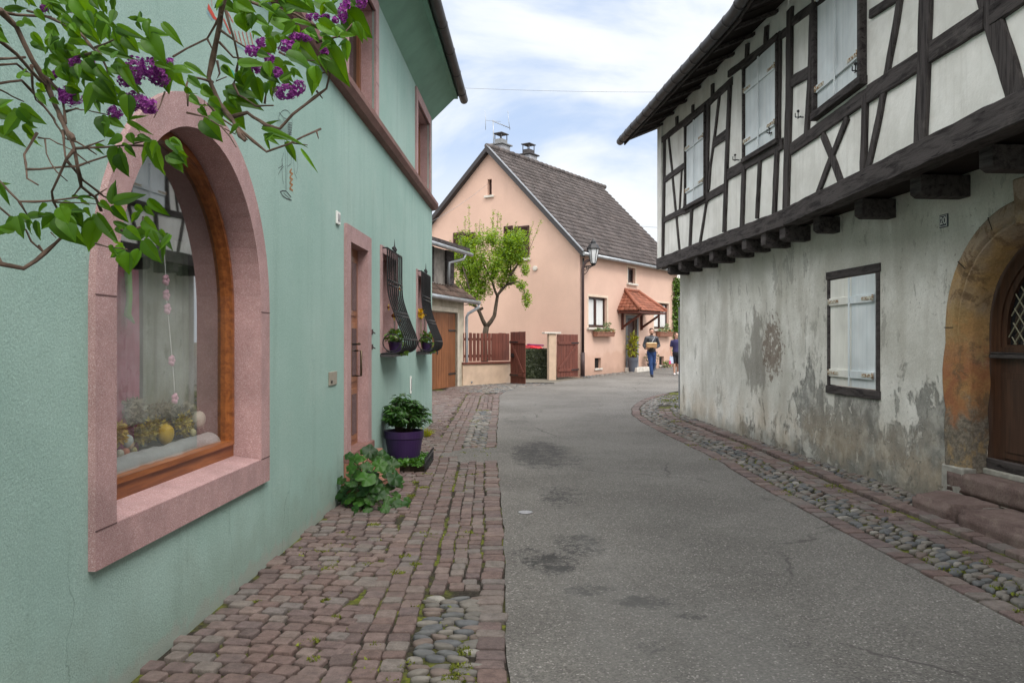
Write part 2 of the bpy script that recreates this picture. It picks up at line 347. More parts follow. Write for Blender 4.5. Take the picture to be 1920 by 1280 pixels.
# ochre damp near the foot
oc = n.math('MULTIPLY', n.ramp(zc, 0.95, 0.2), n.ramp(n.noise(1.7, 6), 0.38, 0.6))
base = n.mix(n.math('MULTIPLY', oc, 0.42), base, (0.50, 0.385, 0.26))
base = n.mix(n.ramp(n.math('ADD', zc, n.ramp(n.noise(4, 5), 0, 1, -0.25, 0.25)), 0.34, 0.05, 0, 0.5), base, (0.17, 0.165, 0.145))
cr_ = n.noise(30, 6, 0.75); base = n.mix(n.math('MULTIPLY', n.ramp(cr_, 0.58, 0.66, 0, 0.75), n.ramp(n.noise(1.3, 4), 0.44, 0.56)), base, (0.12, 0.10, 0.085))
base = n.hsv(base, 0.5, 1, n.ramp(n.noise(60, 5, 0.7), 0.25, 0.75, 0.86, 1.12))
n.col(base); n.bump(n.math('SUBTRACT', n.noise(22, 7, 0.7), n.math('MULTIPLY', pf, 0.2)), 0.6, 0.012); n.bump(n.math('SUBTRACT', 1.0, n.math('MAXIMUM', pf, n.ramp(fb, 0.50, 0.54))), 0.55, 0.014); n.bump(n.noise(2.2, 5), 0.5, 0.05); M['oldwall'] = n.m
# eroded sandstone of the arch
n = NT('eroded_sandstone', 0.9, 0.12)
zc = n.xyz()[2]; nz = n.noise(3.2, 7, 0.6, 0.5)
up = n.mix(n.ramp(n.noise(2.6, 5), 0.35, 0.65), (0.42, 0.31, 0.21), (0.50, 0.31, 0.12))
mid = n.mix(n.ramp(nz, 0.35, 0.65), (0.44, 0.235, 0.085), (0.36, 0.145, 0.065))
lowc = n.mix(n.ramp(n.noise(24, 6, 0.75), 0.4, 0.6), (0.15, 0.13, 0.105), (0.27, 0.23, 0.18))
zn = n.math('ADD', zc, n.ramp(nz, 0, 1, -0.45, 0.45))
c = n.mix(n.ramp(zn, 1.35, 1.9), mid, up); c = n.mix(n.ramp(zn, 2.1, 2.7), c, (0.36, 0.27, 0.205)); c = n.mix(n.ramp(zn, 1.02, 0.78), c, lowc)
c = n.mix(n.ramp(n.noise(4, 8, 0.75, 0.5), 0.52, 0.60, 0, 0.75), c, (0.20, 0.125, 0.07)); c = n.mix(n.ramp(n.noise(2.3, 8, 0.7, 0.3), 0.56, 0.62, 0, 0.6), c, (0.40, 0.27, 0.12))
c = n.hsv(c, 0.5, 0.95, n.ramp(n.noise(50, 5, 0.7), 0.25, 0.75, 0.75, 1.1))
n.col(c); n.bump(n.noise(16, 8, 0.7), 0.9, 0.02); M['arch'] = n.m
# red sandstone steps
n = NT('red_sandstone_step', 0.9, 0.12)
c = n.mix(n.ramp(n.noise(4, 6, 0.65), 0.3, 0.7), (0.125, 0.088, 0.08), (0.21, 0.158, 0.143))
nm = n.xyz(n.geo.outputs['Normal'])[2]
c = n.mix(n.ramp(n.noise(7, 5), 0.5, 0.75, 0, 0.5), c, (0.26, 0.21, 0.18))
n.col(n.hsv(c, 0.5, 1, n.ramp(n.noise(70, 4, 0.7), 0.25, 0.75, 0.78, 1.15))); n.bump(n.noise(28, 7, 0.7), 0.8, 0.015); M['step'] = n.m
M['mortar'] = simple('grey_mortar', (0.30, 0.29, 0.26), 0.25, 12, 0.95, 80, 0.5, 0.006)
# asphalt
n = NT('asphalt', 0.88, 0.22)
ag = n.voro(110, 'F1', out=1); ac = n.t.nodes.new('ShaderNodeSeparateColor'); n.l.new(ag, ac.inputs[0])
c = n.mix(n.ramp(n.noise(0.5, 5, 0.6), 0.3, 0.7), (0.112, 0.105, 0.096), (0.165, 0.156, 0.143))
c = n.hsv(c, 0.5, 1, n.ramp(ac.outputs[0], 0, 1, 0.70, 1.30, False))
c = n.mix(n.ramp(ac.outputs[1], 0.93, 0.98, 0, 0.6), c, (0.40, 0.38, 0.35))
c = n.hsv(c, 0.5, 1, n.ramp(n.noise(60, 4, 0.7), 0.25, 0.75, 0.82, 1.18))
vecd = n.mix(0.18, n.pos, n.noise(2.2, 6, 0.65, col=True)); stain = None
for (sx, sy, px_, py_, rr, am) in [(1,.33,.38,10.6,.42,.75),(1,.4,.72,10.0,.25,.5),(1,.75,.27,5.45,.20,.95),(1,.6,.50,5.9,.22,.6),(1,1.4,.78,4.62,.17,.8),(1,1.6,.98,4.4,.10,.7),(1,1.3,.46,4.85,.16,.7),(1,.8,.72,3.95,.10,.5),(1,.3,.1,14.8,.3,.45),(1,.4,.5,7.8,.25,.55),(1,1.3,.12,5.7,.16,.5),(1,1.4,1.45,4.0,.09,.5),(1,.5,.1,8.6,.15,.4)]:
    d = n.dist((px_*sx + .15, py_*sy + .15*sy, 0), n.mapping((sx, sy, 0), vec=vecd)) if False else n.dist((px_*0.82+0.09, (py_*0.82+0.09)*sy, 0), n.mapping((sx, sy, 0), vec=vecd))
    f = n.ramp(d, rr*1.25, rr*0.45, 0, min(1, am*1.3))
    stain = f if stain is None else n.math('MAXIMUM', stain, f)
tex = n.mix(0.45, n.noise(6, 10, 0.8, 0.9), n.noise(34, 6, 0.8))
st = n.ramp(n.math('ADD', n.math('MULTIPLY', stain, 0.145), tex), 0.58, 0.66)
ac2 = n.voro(7, 'DISTANCE_TO_EDGE', n.mix(0.06, n.pos, n.noise(14, 5, 0.7, col=True))); st = n.math('MAXIMUM', st, n.math('MULTIPLY', n.ramp(ac2, 0.035, 0.006), n.ramp(stain, 0.35, 0.8, 0, 0.6)))
st = n.math('MAXIMUM', st, n.ramp(n.noise(0.9, 9, 0.68, 0.6, n.mapping((1, 1.6, 1))), 0.60, 0.72, 0, 0.35))
c = n.mix(n.math('MULTIPLY', st, 0.9), c, (0.026, 0.025, 0.024))
ck = n.voro(0.55, 'DISTANCE_TO_EDGE', n.mix(0.25, n.pos, n.noise(2.5, 6, 0.6, col=True)))
c = n.mix(n.math('MULTIPLY', n.ramp(ck, 0.009, 0.002), n.ramp(n.noise(0.6, 3), 0.50, 0.6, 0, 0.5)), c, (0.025, 0.024, 0.023))
c = n.mix(n.ramp(n.noise(0.35, 4, 0.6, 0.2, n.mapping((1.4, 0.5, 1), (3, 7, 0))), 0.55, 0.72, 0, 0.35), c, (0.21, 0.205, 0.195))
n.col(c); n.bump(n.voro(150), 0.55, 0.004); n.bump(n.noise(1.4, 5), 0.4, 0.03); n.rough(n.math('SUBTRACT', 0.88, n.math('MULTIPLY', st, 0.2))); M['asphalt'] = n.m
# setts, pebbles, joint bed
n = NT('sandstone_setts', 0.85, 0.2)
k = n.t.nodes.new('ShaderNodeValToRGB'); n.l.new(n.rnd, k.inputs[0]); k.color_ramp.interpolation = 'LINEAR'
els = k.color_ramp.elements; els[0].position = 0; els[0].color = (0.130, 0.102, 0.097, 1); els[1].position = 1; els[1].color = (0.172, 0.152, 0.144, 1)
for p_, c_ in ((0.25, (0.172, 0.126, 0.114, 1)), (0.5, (0.155, 0.122, 0.118, 1)), (0.7, (0.205, 0.157, 0.142, 1)), (0.86, (0.19, 0.168, 0.153, 1))):
    e = els.new(p_); e.color = c_
c = n.hsv(k.outputs[0], 0.5, 1.12, n.ramp(n.noise(18, 6, 0.75), 0.25, 0.75, 0.68, 1.3)); c = n.hsv(c, 0.5, 1, n.ramp(n.noise(130, 3, 0.7), 0.3, 0.7, 0.88, 1.12))
c = n.mix(n.ramp(n.noise(0.8, 5, 0.6), 0.45, 0.7, 0, 0.35), c, (0.15, 0.133, 0.124))
c = n.hsv(c, 0.5, 1, 0.92); n.col(c); n.bump(n.noise(30, 6, 0.75), 0.8, 0.010); M['sett'] = n.m
n = NT('river_pebbles', 0.75, 0.3)
k = n.t.nodes.new('ShaderNodeValToRGB'); n.l.new(n.rnd, k.inputs[0]); k.color_ramp.interpolation = 'CONSTANT'
els = k.color_ramp.elements; els[0].position = 0; els[0].color = (0.135, 0.125, 0.112, 1); els[1].position = 0.95; els[1].color = (0.26, 0.245, 0.22, 1)
for p_, c_ in ((0.2, (0.165, 0.15, 0.132, 1)), (0.38, (0.105, 0.108, 0.112, 1)), (0.52, (0.15, 0.118, 0.102, 1)), (0.66, (0.185, 0.17, 0.15, 1)), (0.8, (0.12, 0.122, 0.122, 1))):
    e = els.new(p_); e.color = c_
c = n.hsv(k.outputs[0], 0.5, 1.0, n.ramp(n.noise(20, 4, 0.6), 0.25, 0.75, 0.8, 1.2))
n.col(c); n.bump(n.noise(50, 4, 0.6), 0.25, 0.004); M['pebble'] = n.m
n = NT('joint_bed', 0.95, 0.1)
c = n.mix(n.ramp(n.noise(40, 5, 0.7), 0.3, 0.7), (0.022, 0.019, 0.016), (0.062, 0.053, 0.043))
mo = n.math('MULTIPLY', n.ramp(n.noise(1.1, 5, 0.65), 0.43, 0.56), n.ramp(n.noise(9, 4), 0.35, 0.6))
c = n.mix(n.math('MULTIPLY', mo, 0.85), c, n.mix(n.ramp(n.noise(30, 3), 0.3, 0.7), (0.08, 0.11, 0.015), (0.20, 0.21, 0.03)))
n.col(c); n.bump(n.noise(80, 5, 0.7), 0.6, 0.01); M['joint'] = n.m
M['moss'] = simple('moss_green', (0.15, 0.175, 0.022), 0.35, 25, 0.9, 0, 0, island=0.35)
M['earth'] = simple('bare_ground', (0.14, 0.125, 0.10), 0.25, 1.2, 0.95, 30, 0.5, 0.02)
# pink render
def render_mat(name, a, b):
    n = NT(name, 0.9, 0.12)
    c = n.mix(n.ramp(n.noise(0.8, 5), 0.3, 0.7), a, b)
    c = n.mix(n.ramp(n.noise(1, 5, 0.6, 0, n.mapping((1.6, 1.6, 0.25))), 0.52, 0.8, 0, 0.25), c, tuple(x*0.72 for x in a))
    zc = n.math('ADD', n.xyz()[2], n.ramp(n.noise(2.5, 5), 0, 1, -0.25, 0.25))
    c = n.mix(n.ramp(zc, 1.25, 0.95, 0, 0.35), c, (0.43, 0.25, 0.175)); c = n.mix(n.ramp(zc, 0.72, 0.38, 0, 0.4), c, (0.34, 0.22, 0.165))
    n.col(n.hsv(c, 0.5, 1, n.ramp(n.noise(70, 3), 0.3, 0.7, 0.94, 1.06))); n.bump(n.noise(60, 4, 0.7), 0.3, 0.006); return n.m
M['pink'] = render_mat('peach_render', (0.57, 0.395, 0.32), (0.63, 0.44, 0.355))
M['garden_wall'] = simple('pale_peach_wall', (0.52, 0.39, 0.29), 0.14, 2.5, 0.9, 50, 0.3, 0.006)
n = NT('brown_roof_tiles', 0.8, 0.25)
c = n.hsv((0.088, 0.076, 0.074), 0.5, 1, n.ramp(n.rnd, 0, 1, 0.66, 1.3, False)); c = n.mix(n.ramp(n.noise(1.4, 6, 0.7), 0.5, 0.75, 0, 0.4), c, (0.12, 0.09, 0.078)); c = n.mix(n.ramp(n.noise(16, 5), 0.6, 0.72, 0, 0.5), c, (0.20, 0.20, 0.17))
n.col(c); n.bump(n.noise(40, 4), 0.3, 0.006); M['tile_dark'] = n.m
n = NT('old_brown_tiles', 0.85, 0.2)
c = n.hsv((0.10, 0.068, 0.055), 0.5, 1, n.ramp(n.rnd, 0, 1, 0.6, 1.35, False)); c = n.mix(n.ramp(n.noise(6, 6, 0.7), 0.5, 0.7, 0, 0.55), c, (0.14, 0.13, 0.10)); n.col(c); n.bump(n.noise(40, 4), 0.3, 0.006); M['tile_old'] = n.m
n = NT('terracotta_tiles', 0.75, 0.3)
c = n.hsv((0.25, 0.092, 0.056), 0.5, 1, n.ramp(n.rnd, 0, 1, 0.68, 1.3, False)); c = n.mix(n.ramp(n.noise(5, 5), 0.5, 0.75, 0, 0.45), c, (0.30, 0.12, 0.085)); n.col(c); n.bump(n.noise(40, 4), 0.3, 0.005); M['tile_red'] = n.m
M['zinc'] = simple('weathered_zinc', (0.34, 0.36, 0.38), 0.2, 4, 0.45, 40, 0.1, 0.002, metal=0.7)
M['dark_metal'] = simple('dark_patina_gutter', (0.06, 0.056, 0.058), 0.3, 3, 0.55, 60, 0.2, 0.003, metal=0.3)
M['iron'] = simple('black_wrought_iron', (0.017, 0.017, 0.019), 0.3, 10, 0.45, 120, 0.25, 0.002, metal=0.2, spec=0.5)
M['brown_pipe'] = simple('brown_painted_pipe', (0.055, 0.035, 0.035), 0.2, 5, 0.5, 50, 0.1, 0.002)
M['shutter'] = wood('pale_blue_shutter_paint', (0.60, 0.655, 0.68), (0.68, 0.72, 0.735), 2, 0.5, 0.7, 0.3, 0.2, 0.04, 26)
M['shutter_w'] = wood('cream_shutter_paint', (0.69, 0.685, 0.63), (0.76, 0.755, 0.71), 2, 0.5, 0.7, 0.3, 0.2, 0.03, 26)
M['shutter_d'] = wood('dark_brown_shutter', (0.04, 0.018, 0.015), (0.07, 0.032, 0.025), 2, 0.5, 0.6, 0.3, 0.2)
n = NT('flaked_hinge_paint', 0.8, 0.3); c = n.mix(n.ramp(n.noise(35, 5, 0.7), 0.44, 0.52), (0.24, 0.12, 0.045), (0.58, 0.56, 0.48)); n.col(c); n.bump(n.noise(50, 4), 0.4, 0.004); M['hinge'] = n.m
M['white'] = simple('white_paint', (0.74, 0.74, 0.72), 0.06, 5, 0.6, 50, 0.1)
M['sill_w'] = simple('pale_stone_sill', (0.55, 0.52, 0.47), 0.15, 6, 0.85, 60, 0.3)
M['grey'] = simple('grey_paint', (0.20, 0.21, 0.22), 0.12, 5, 0.6, 50, 0.1)
M['dark'] = simple('dark_interior', (0.02, 0.018, 0.017), 0.2, 3, 0.9, 0, 0)
M['brass'] = simple('tarnished_brass', (0.12, 0.09, 0.06), 0.2, 12, 0.4, 60, 0.1, 0.001, metal=0.7)
M['plate'] = simple('taupe_metal_plate', (0.36, 0.33, 0.27), 0.1, 20, 0.4, 60, 0.1, 0.001, metal=0.4)
M['blueplate'] = simple('dark_enamel', (0.035, 0.042, 0.055), 0.15, 20, 0.35, 0, 0)
M['chimney'] = simple('grey_chimney_render', (0.30, 0.31, 0.335), 0.14, 5, 0.9, 40, 0.3)
M['purple'] = simple('purple_plastic', (0.034, 0.014, 0.068), 0.08, 4, 0.42, 0, 0, spec=0.45)
M['terracotta'] = simple('terracotta', (0.27, 0.13, 0.09), 0.18, 12, 0.85, 50, 0.3)
M['greypot'] = simple('slate_pot', (0.085, 0.095, 0.12), 0.1, 5, 0.5, 0, 0)
M['soil'] = simple('soil', (0.03, 0.022, 0.015), 0.3, 40, 0.95, 60, 0.8, 0.01)
M['bark'] = simple('bark', (0.085, 0.066, 0.05), 0.35, 9, 0.9, 30, 0.8, 0.02, streak=(3, 3, 0.7))
M['twig'] = simple('lilac_bark', (0.125, 0.085, 0.066), 0.4, 30, 0.85, 120, 0.7, 0.003)
def leafmat(name, a, b, trans=0.35, rough=0.42, island=True, sc=8):
    n = NT(name, rough, 0.4)
    c = n.mix(n.rnd if island else n.noise(sc, 3), a, b); c = n.hsv(c, 0.5, 1, n.ramp(n.noise(sc, 3), 0.3, 0.7, 0.8, 1.2)); n.col(c)
    tr = n.t.nodes.new('ShaderNodeBsdfTranslucent'); n.l.new(n.hsv(c, 0.47, 1.2, 1.6), tr.inputs[0])
    mxs = n.t.nodes.new('ShaderNodeMixShader'); mxs.inputs[0].default_value = trans
    o = n.t.nodes['Material Output']; n.l.new(n.b.outputs[0], mxs.inputs[1]); n.l.new(tr.outputs[0], mxs.inputs[2]); n.l.new(mxs.outputs[0], o.inputs[0])
    return n.m
M['lilac_leaf'] = leafmat('lilac_leaf', (0.028, 0.095, 0.008), (0.105, 0.26, 0.018), 0.45, 0.5)
M['tree_leaf'] = leafmat('spring_leaf', (0.10, 0.20, 0.022), (0.23, 0.36, 0.05), 0.42)
M['bush_leaf'] = leafmat('deep_leaf', (0.018, 0.062, 0.013), (0.05, 0.13, 0.022), 0.2)
M['mallow_leaf'] = leafmat('mallow_leaf', (0.010, 0.042, 0.008), (0.045, 0.135, 0.013), 0.25, 0.5)
M['ground_leaf'] = leafmat('groundcover_leaf', (0.025, 0.085, 0.012), (0.07, 0.19, 0.02), 0.25)
M['hedge_leaf'] = leafmat('hedge_leaf', (0.016, 0.028, 0.012), (0.06, 0.075, 0.03), 0.15)
M['mid_leaf'] = leafmat('garden_leaf', (0.05, 0.12, 0.022), (0.14, 0.24, 0.05), 0.3)
M['yellow_leaf'] = leafmat('yellow_green_leaf', (0.16, 0.2, 0.02), (0.35, 0.36, 0.03), 0.3)
M['lilac_fl'] = leafmat('lilac_blossom', (0.17, 0.022, 0.17), (0.42, 0.10, 0.42), 0.3, 0.6)
M['yellow_fl'] = leafmat('yellow_flower', (0.55, 0.38, 0.02), (0.75, 0.55, 0.05), 0.3, 0.6)
M['red_fl'] = leafmat('red_flower', (0.35, 0.01, 0.02), (0.5, 0.03, 0.05), 0.2, 0.6)
M['pink_fl'] = leafmat('pink_flower', (0.5, 0.16, 0.28), (0.65, 0.3, 0.42), 0.3, 0.6)
# glass
def glass(name, tint=(0.9, 0.93, 0.93), rf=0.06, rough=0.02):
    n = NT(name); t = n.t; o = t.nodes['Material Output']
    tr = t.nodes.new('ShaderNodeBsdfTransparent'); tr.inputs[0].default_value = tint + (1,)
    gl = t.nodes.new('ShaderNodeBsdfGlossy'); gl.inputs['Roughness'].default_value = rough
    fr = t.nodes.new('ShaderNodeFresnel'); fr.inputs['IOR'].default_value = 1.5
    f = n.math('ADD', n.math('MULTIPLY', fr.outputs[0], 0.42), rf, True); m_ = t.nodes.new('ShaderNodeMixShader')
    n.l.new(f, m_.inputs[0]); n.l.new(tr.outputs[0], m_.inputs[1]); n.l.new(gl.outputs[0], m_.inputs[2]); n.l.new(m_.outputs[0], o.inputs[0]); return n.m
M['glass'] = glass('window_glass', rf=0.03)
M['glass_dark'] = simple('dark_window_glass', (0.02, 0.022, 0.025), 0.2, 3, 0.08, 0, 0, spec=0.9)
M['curtain'] = simple('white_net_curtain', (0.62, 0.63, 0.63), 0.15, 1.0, 0.9, 1, 0.6, 0.03, streak=(40, 40, 0.6))
def flat(name, c, rough=0.7, **k): return simple(name, c, k.get('var', 0.1), 8, rough, 0, 0, spec=k.get('spec', 0.3), metal=k.get('metal', 0.0))
# ------------------------------------------------------------------ ground, road, pavements
def lerp_tab(tab, y):
    if y <= tab[0][0]: return tab[0][1]
    for (a, b), (c, d) in zip(tab, tab[1:]):
        if y <= c: return b + (d - b) * (y - a) / (c - a)
    return tab[-1][1]
def sheet(name, ys, xl, xr, dz, m, nx=6, kind='structure'):
    V = []; F = []
    for y in ys:
        a, b = xl(y), xr(y)
        for i in range(nx + 1): V.append((a + (b - a) * i / nx, y, g(y) + dz))
    for j in range(len(ys) - 1):
        for i in range(nx):
            k = j * (nx + 1) + i; F.append((k, k + 1, k + nx + 2, k + nx + 1))
    o = pyobj(name, V, F, m); o['kind'] = kind; return o
ys = [-30 + i for i in range(30)] + [i * 0.5 for i in range(0, 80)] + [40 + 20 * i for i in range(40)]
sheet('ground', ys, lambda y: -400, lambda y: 400, -0.03, M['earth'], 8)
XL = [(-6, 0.0), (3.5, -0.02), (6.3, -0.064), (8.6, -0.14), (10.2, -0.2), (13, -0.25), (17, -0.28), (20.5, -0.33), (22, -0.2), (23.2, 0.1), (24.4, 0.75), (25.4, 1.25), (26.6, 1.75), (27.8, 2.5), (28.6, 3.0), (30, 3.9), (33, 5.9), (36, 7.9), (40, 10.6), (60, 24)]
XR = [(-6, 3.15), (4.25, 2.77), (6.0, 2.68), (8.5, 2.60), (10.2, 2.62), (12.9, 2.46), (14.5, 2.38), (15.8, 2.41), (17.2, 2.62), (18.5, 2.95), (19.4, 3.25), (20.5, 3.7), (22, 4.6), (24, 6.6), (26, 10), (28, 18), (60, 40)]
wob = lambda y, s: 0.022 * mnoise.noise(Vector((s, y * 2.1, 0))) + 0.012 * mnoise.noise(Vector((s, y * 9, 3)))
xl = lambda y: lerp_tab(XL, y) + wob(y, 1); xr = lambda y: lerp_tab(XR, y) + wob(y, 9)
ysr = [-6 + 0.12 * i for i in range(0, 540)]
sheet('road', ysr, xl, xr, 0.004, M['asphalt'], 10)
xwl = lambda y: -1.84 + 0.0272 * y
xwr = lambda y: 4.662 - 0.077 * y
sheet('pavement_bed', [-6 + 0.25 * i for i in range(0, 126)], lambda y: -1.9 + 0.0272*y if y < 14.4 else -6.0, lambda y: xl(y) + 0.01, -0.010, M['joint'], 6)
sheet('pavement_bed', [-6 + 0.25 * i for i in range(0, 113)], lambda y: xr(y) - 0.01, lambda y: xwr(y) + 0.05 if y < 16.2 else max(xr(y)+.01, 8.0), -0.010, M['joint'], 6)
sheet('asphalt_patch', [9.8 + .05*i for i in range(29)], lambda y: xl(y) - 0.66 + 0.12*math.sin(y*7) + .06*mnoise.noise(Vector((y*6, 0, 1))) + 2.6*max(0, abs(y-10.5)-.55)**1, lambda y: xl(y) + .03, 0.0035, M['asphalt'], 4)
class Stones:
    def __init__(s): s.V = []; s.F = []
    def sett(s, x, y, hw, hl, rot, top, h=0.05):
        ca, sa = math.cos(rot), math.sin(rot); b = len(s.V); tx, ty = U(-.028, .028), U(-.028, .028)
        c = 0.22
        oc = [(-1, -1 + c), (-1, 1 - c), (-1 + c, 1), (1 - c, 1), (1, 1 - c), (1, -1 + c), (1 - c, -1), (-1 + c, -1)]
        jj = [(U(.955, 1.03), U(.955, 1.03)) for _ in oc]
        for k, (sc, dz) in enumerate(((1.0, -h), (1.0, -0.011), (0.972, -0.003), (0.92, 0.0))):
            for (px_, py_), (ja, jb) in zip(oc, jj):
                lx, ly = px_ * hw * sc * ja, py_ * hl * sc * jb
                s.V.append((x + lx * ca - ly * sa, y + lx * sa + ly * ca, top + dz + lx * tx + ly * ty))
        s.V.append((x, y, top + U(-0.001, 0.003)))
        for k in range(3):
            for i in range(8):
                j = (i + 1) % 8; s.F.append((b + k*8 + i, b + k*8 + j, b + k*8 + 8 + j, b + k*8 + 8 + i))
        for i in range(8): s.F.append((b + 24 + i, b + 24 + (i + 1) % 8, b + 32))
    def pebble(s, x, y, a, bb, rot, top, h=0.03):
        ca, sa = math.cos(rot), math.sin(rot); b = len(s.V); n = 9; jj = [U(.78, 1.14) for _ in range(n)]; tx = U(-.1, .1); ty = U(-.1, .1)
        for sc, dz in ((1.0, -h*1.4), (1.0, -h*.62), (0.90, -h*.25), (0.68, -h*.03)):
            for i in range(n):
                t = 2*math.pi*i/n; lx, ly = a*sc*jj[i]*math.cos(t), bb*sc*jj[i]*math.sin(t)
                s.V.append((x + lx*ca - ly*sa, y + lx*sa + ly*ca, top + dz + lx*tx + ly*ty))
        s.V.append((x, y, top))
        for k in range(3):
            for i in range(n):
                j = (i+1) % n; s.F.append((b+k*n+i, b+k*n+j, b+k*n+n+j, b+k*n+n+i))
        for i in range(n): s.F.append((b+3*n+i, b+3*n+(i+1) % n, b+4*n))
st = Stones(); pb = Stones()
rndr = random.Random(11)
def pebband(y): return y < 4.75 or 11.3 < y < 16.5
def tongue(x, y): return 9.9 < y < 11.1 and xl(y) + .1 > x > xl(y) - 0.62 + 0.12*math.sin(y*7)
# left pavement: rows running along the road edge
cols = [(0.075, 0.145, 'edge'), (0.325, 0.34, 'band')]
y = -1.0
while y < 21.5:
    l = U(.10, .165)
    x = xl(y + l/2) - 0.082
    if not tongue(x, y): st.sett(x + U(-.008, .008), y + l/2, 0.072 + U(-.006, .01), l/2 - .004, U(-.05, .05), g(y) + 0.014 + U(-.004, .004))
    y += l
def fill_cols(x_off0, x_off1, y0, y1, w):
    n = max(1, round((x_off1 - x_off0) / w)); cw = (x_off1 - x_off0) / n
    for i in range(n):
        y = y0 + U(0, .1)
        while y < y1:
            l = U(.095, .15); yy = y + l/2; x = xl(yy) - x_off0 - cw*(i + .5)
            if not tongue(x, yy) and x > xwl(yy) + .05: st.sett(x + U(-.006, .006), yy, cw/2 - .004, l/2 - .004, U(-.06, .06), g(yy) + 0.008 + U(-.006, .006))
            y += l
fill_cols(0.165, 0.47, 4.8, 11.3, 0.11); fill_cols(0.165, 0.47, 16.5, 21.0, 0.11)
def pebbles(xa, xb, y0, y1, size, dens=1.0, ang=(-.35, .35), asp=(1.5, 2.6)):
    y = y0
    while y < y1:
        dy = size * U(.55, .75); a, b = xa(y), xb(y); x = a + U(-.015, .03)
        while x < b - size*.25:
            L_ = size * U(.8, 1.25); r = U(*asp)
            yy = y + U(-.2, .2)*dy
            if not tongue(x, yy): pb.pebble(x + L_*.5, yy, L_*.54, max(.024, L_*.5/r*1.12), U(*ang), g(yy) + 0.013 + U(-.003, .004), 0.017)
            x += L_ * 1.04
        y += dy * 0.98
pebbles(lambda y: xl(y) - .48, lambda y: xl(y) - .16, -0.5, 4.75, 0.108, ang=(-.25, .3))
pebbles(lambda y: xl(y) - .50, lambda y: xl(y) - .16, 11.3, 16.5, 0.11, ang=(-.25, .3))
fill_cols(0.49, 0.86, -0.6, 21.5, 0.13)
# main field, courses set askew
rot = math.radians(-8); ca, sa = math.cos(rot), math.sin(rot)
v = -7.0
row = 0
while v < 24:
    dl = U(.096, .12); u = -9.0 + (row % 2) * .075
    while u < 9:
        w = U(.10, .16)
        cu, cv = u + w/2, v + dl/2 + 0.045*math.sin(u*2.2 + row*.05)
        x, y = cu*ca - cv*sa, cu*sa + cv*ca
        if -1.0 < y < 14.4 and xwl(y) + .0 < x < xl(y) - 0.865:
            st.sett(x, y, w/2 - .0075, dl/2 - .0075, rot + U(-.06, .06) + 0.10*math.cos(u*2.2), g(y) + 0.013 + U(-.006, .006))
        elif 14.4 <= y < 24 and -2.6 < x < xl(y) - .93:
            # garage forecourt
            if not (y > 22.2 and x < -1.9): st.sett(x, y, w/2 - .004, dl/2 - .004, rot + U(-.06, .06), g(y) + 0.013 + U(-.005, .005))
        u += w
    v += dl; row += 1
# cobbled strip in front of the garden wall
pebbles(lambda y: -1.55 if y < 24.2 else (-1.5 + (y-24.2)*1.0), lambda y: xl(y) - .05, 21.6, 25.6, 0.13, ang=(-.5, .5))
# right pavement bands, as distances from the road edge
def rband(o0, o1, y0, y1, w, lo=.10, hi=.165, frac=False, dz=0.0):
    n = max(1, round((o1 - o0) / w)); cw = (o1 - o0) / n
    for i in range(n):
        y = y0 + U(0, .1)
        while y < y1:
            l = U(lo, hi); yy = y + l/2; x = xr(yy) + o0 + cw*(i+.5)
            if x < (xwr(yy) - .05 if yy < 16.1 else 9): st.sett(x, yy, cw/2 - .004, l/2 - .004, U(-.05, .05) + .05, g(yy) + 0.01 + dz + U(-.005, .005))
            y += l
rband(0.01, 0.18, -.5, 21.0, .17, .12, .19)
pebbles(lambda y: xr(y) + .19, lambda y: xr(y) + .54, 0, 19.5, 0.105, ang=(.2, 1.0))
rband(0.56, 0.84, -.5, 17.0, .14, dz=-.008)
rband(0.88, 1.05, -.5, 14.5, .17, .13, .2, dz=.018)
pebbles(lambda y: xr(y) + 1.06, lambda y: (xwr(y) - .02 if y < 16.1 else xwr(16.1)+.6), 0, 14.6, 0.105, ang=(.2, 1.1))
pebbles(lambda y: xr(y) + .85, lambda y: (xwr(y) - .02 if y < 16.1 else 5.5), 14.6, 18.0, 0.11, ang=(.2, 1.1))
pebbles(lambda y: xr(y) + .2, lambda y: 6.2, 18.0, 20.6, 0.14, ang=(.2, 1.1))
# stone strip along the foot of the peach house
t = 0.0
while t < 9.0:
    for k in range(4):
        q = FF.P(t + U(-.03, .03), 0, .08 + .13*k + U(-.02, .02)); pb.pebble(q.x, q.y, U(.05, .085), U(.045, .07), U(0, 3), g(q.y) + .018 + U(-.004, .006), .026)
    t += .15
o = pyobj('sett_paving', st.V, st.F, M['sett'], smooth=False); o['kind'] = 'structure'
o = pyobj('cobble_paving', pb.V, pb.F, M['pebble']); o['kind'] = 'structure'
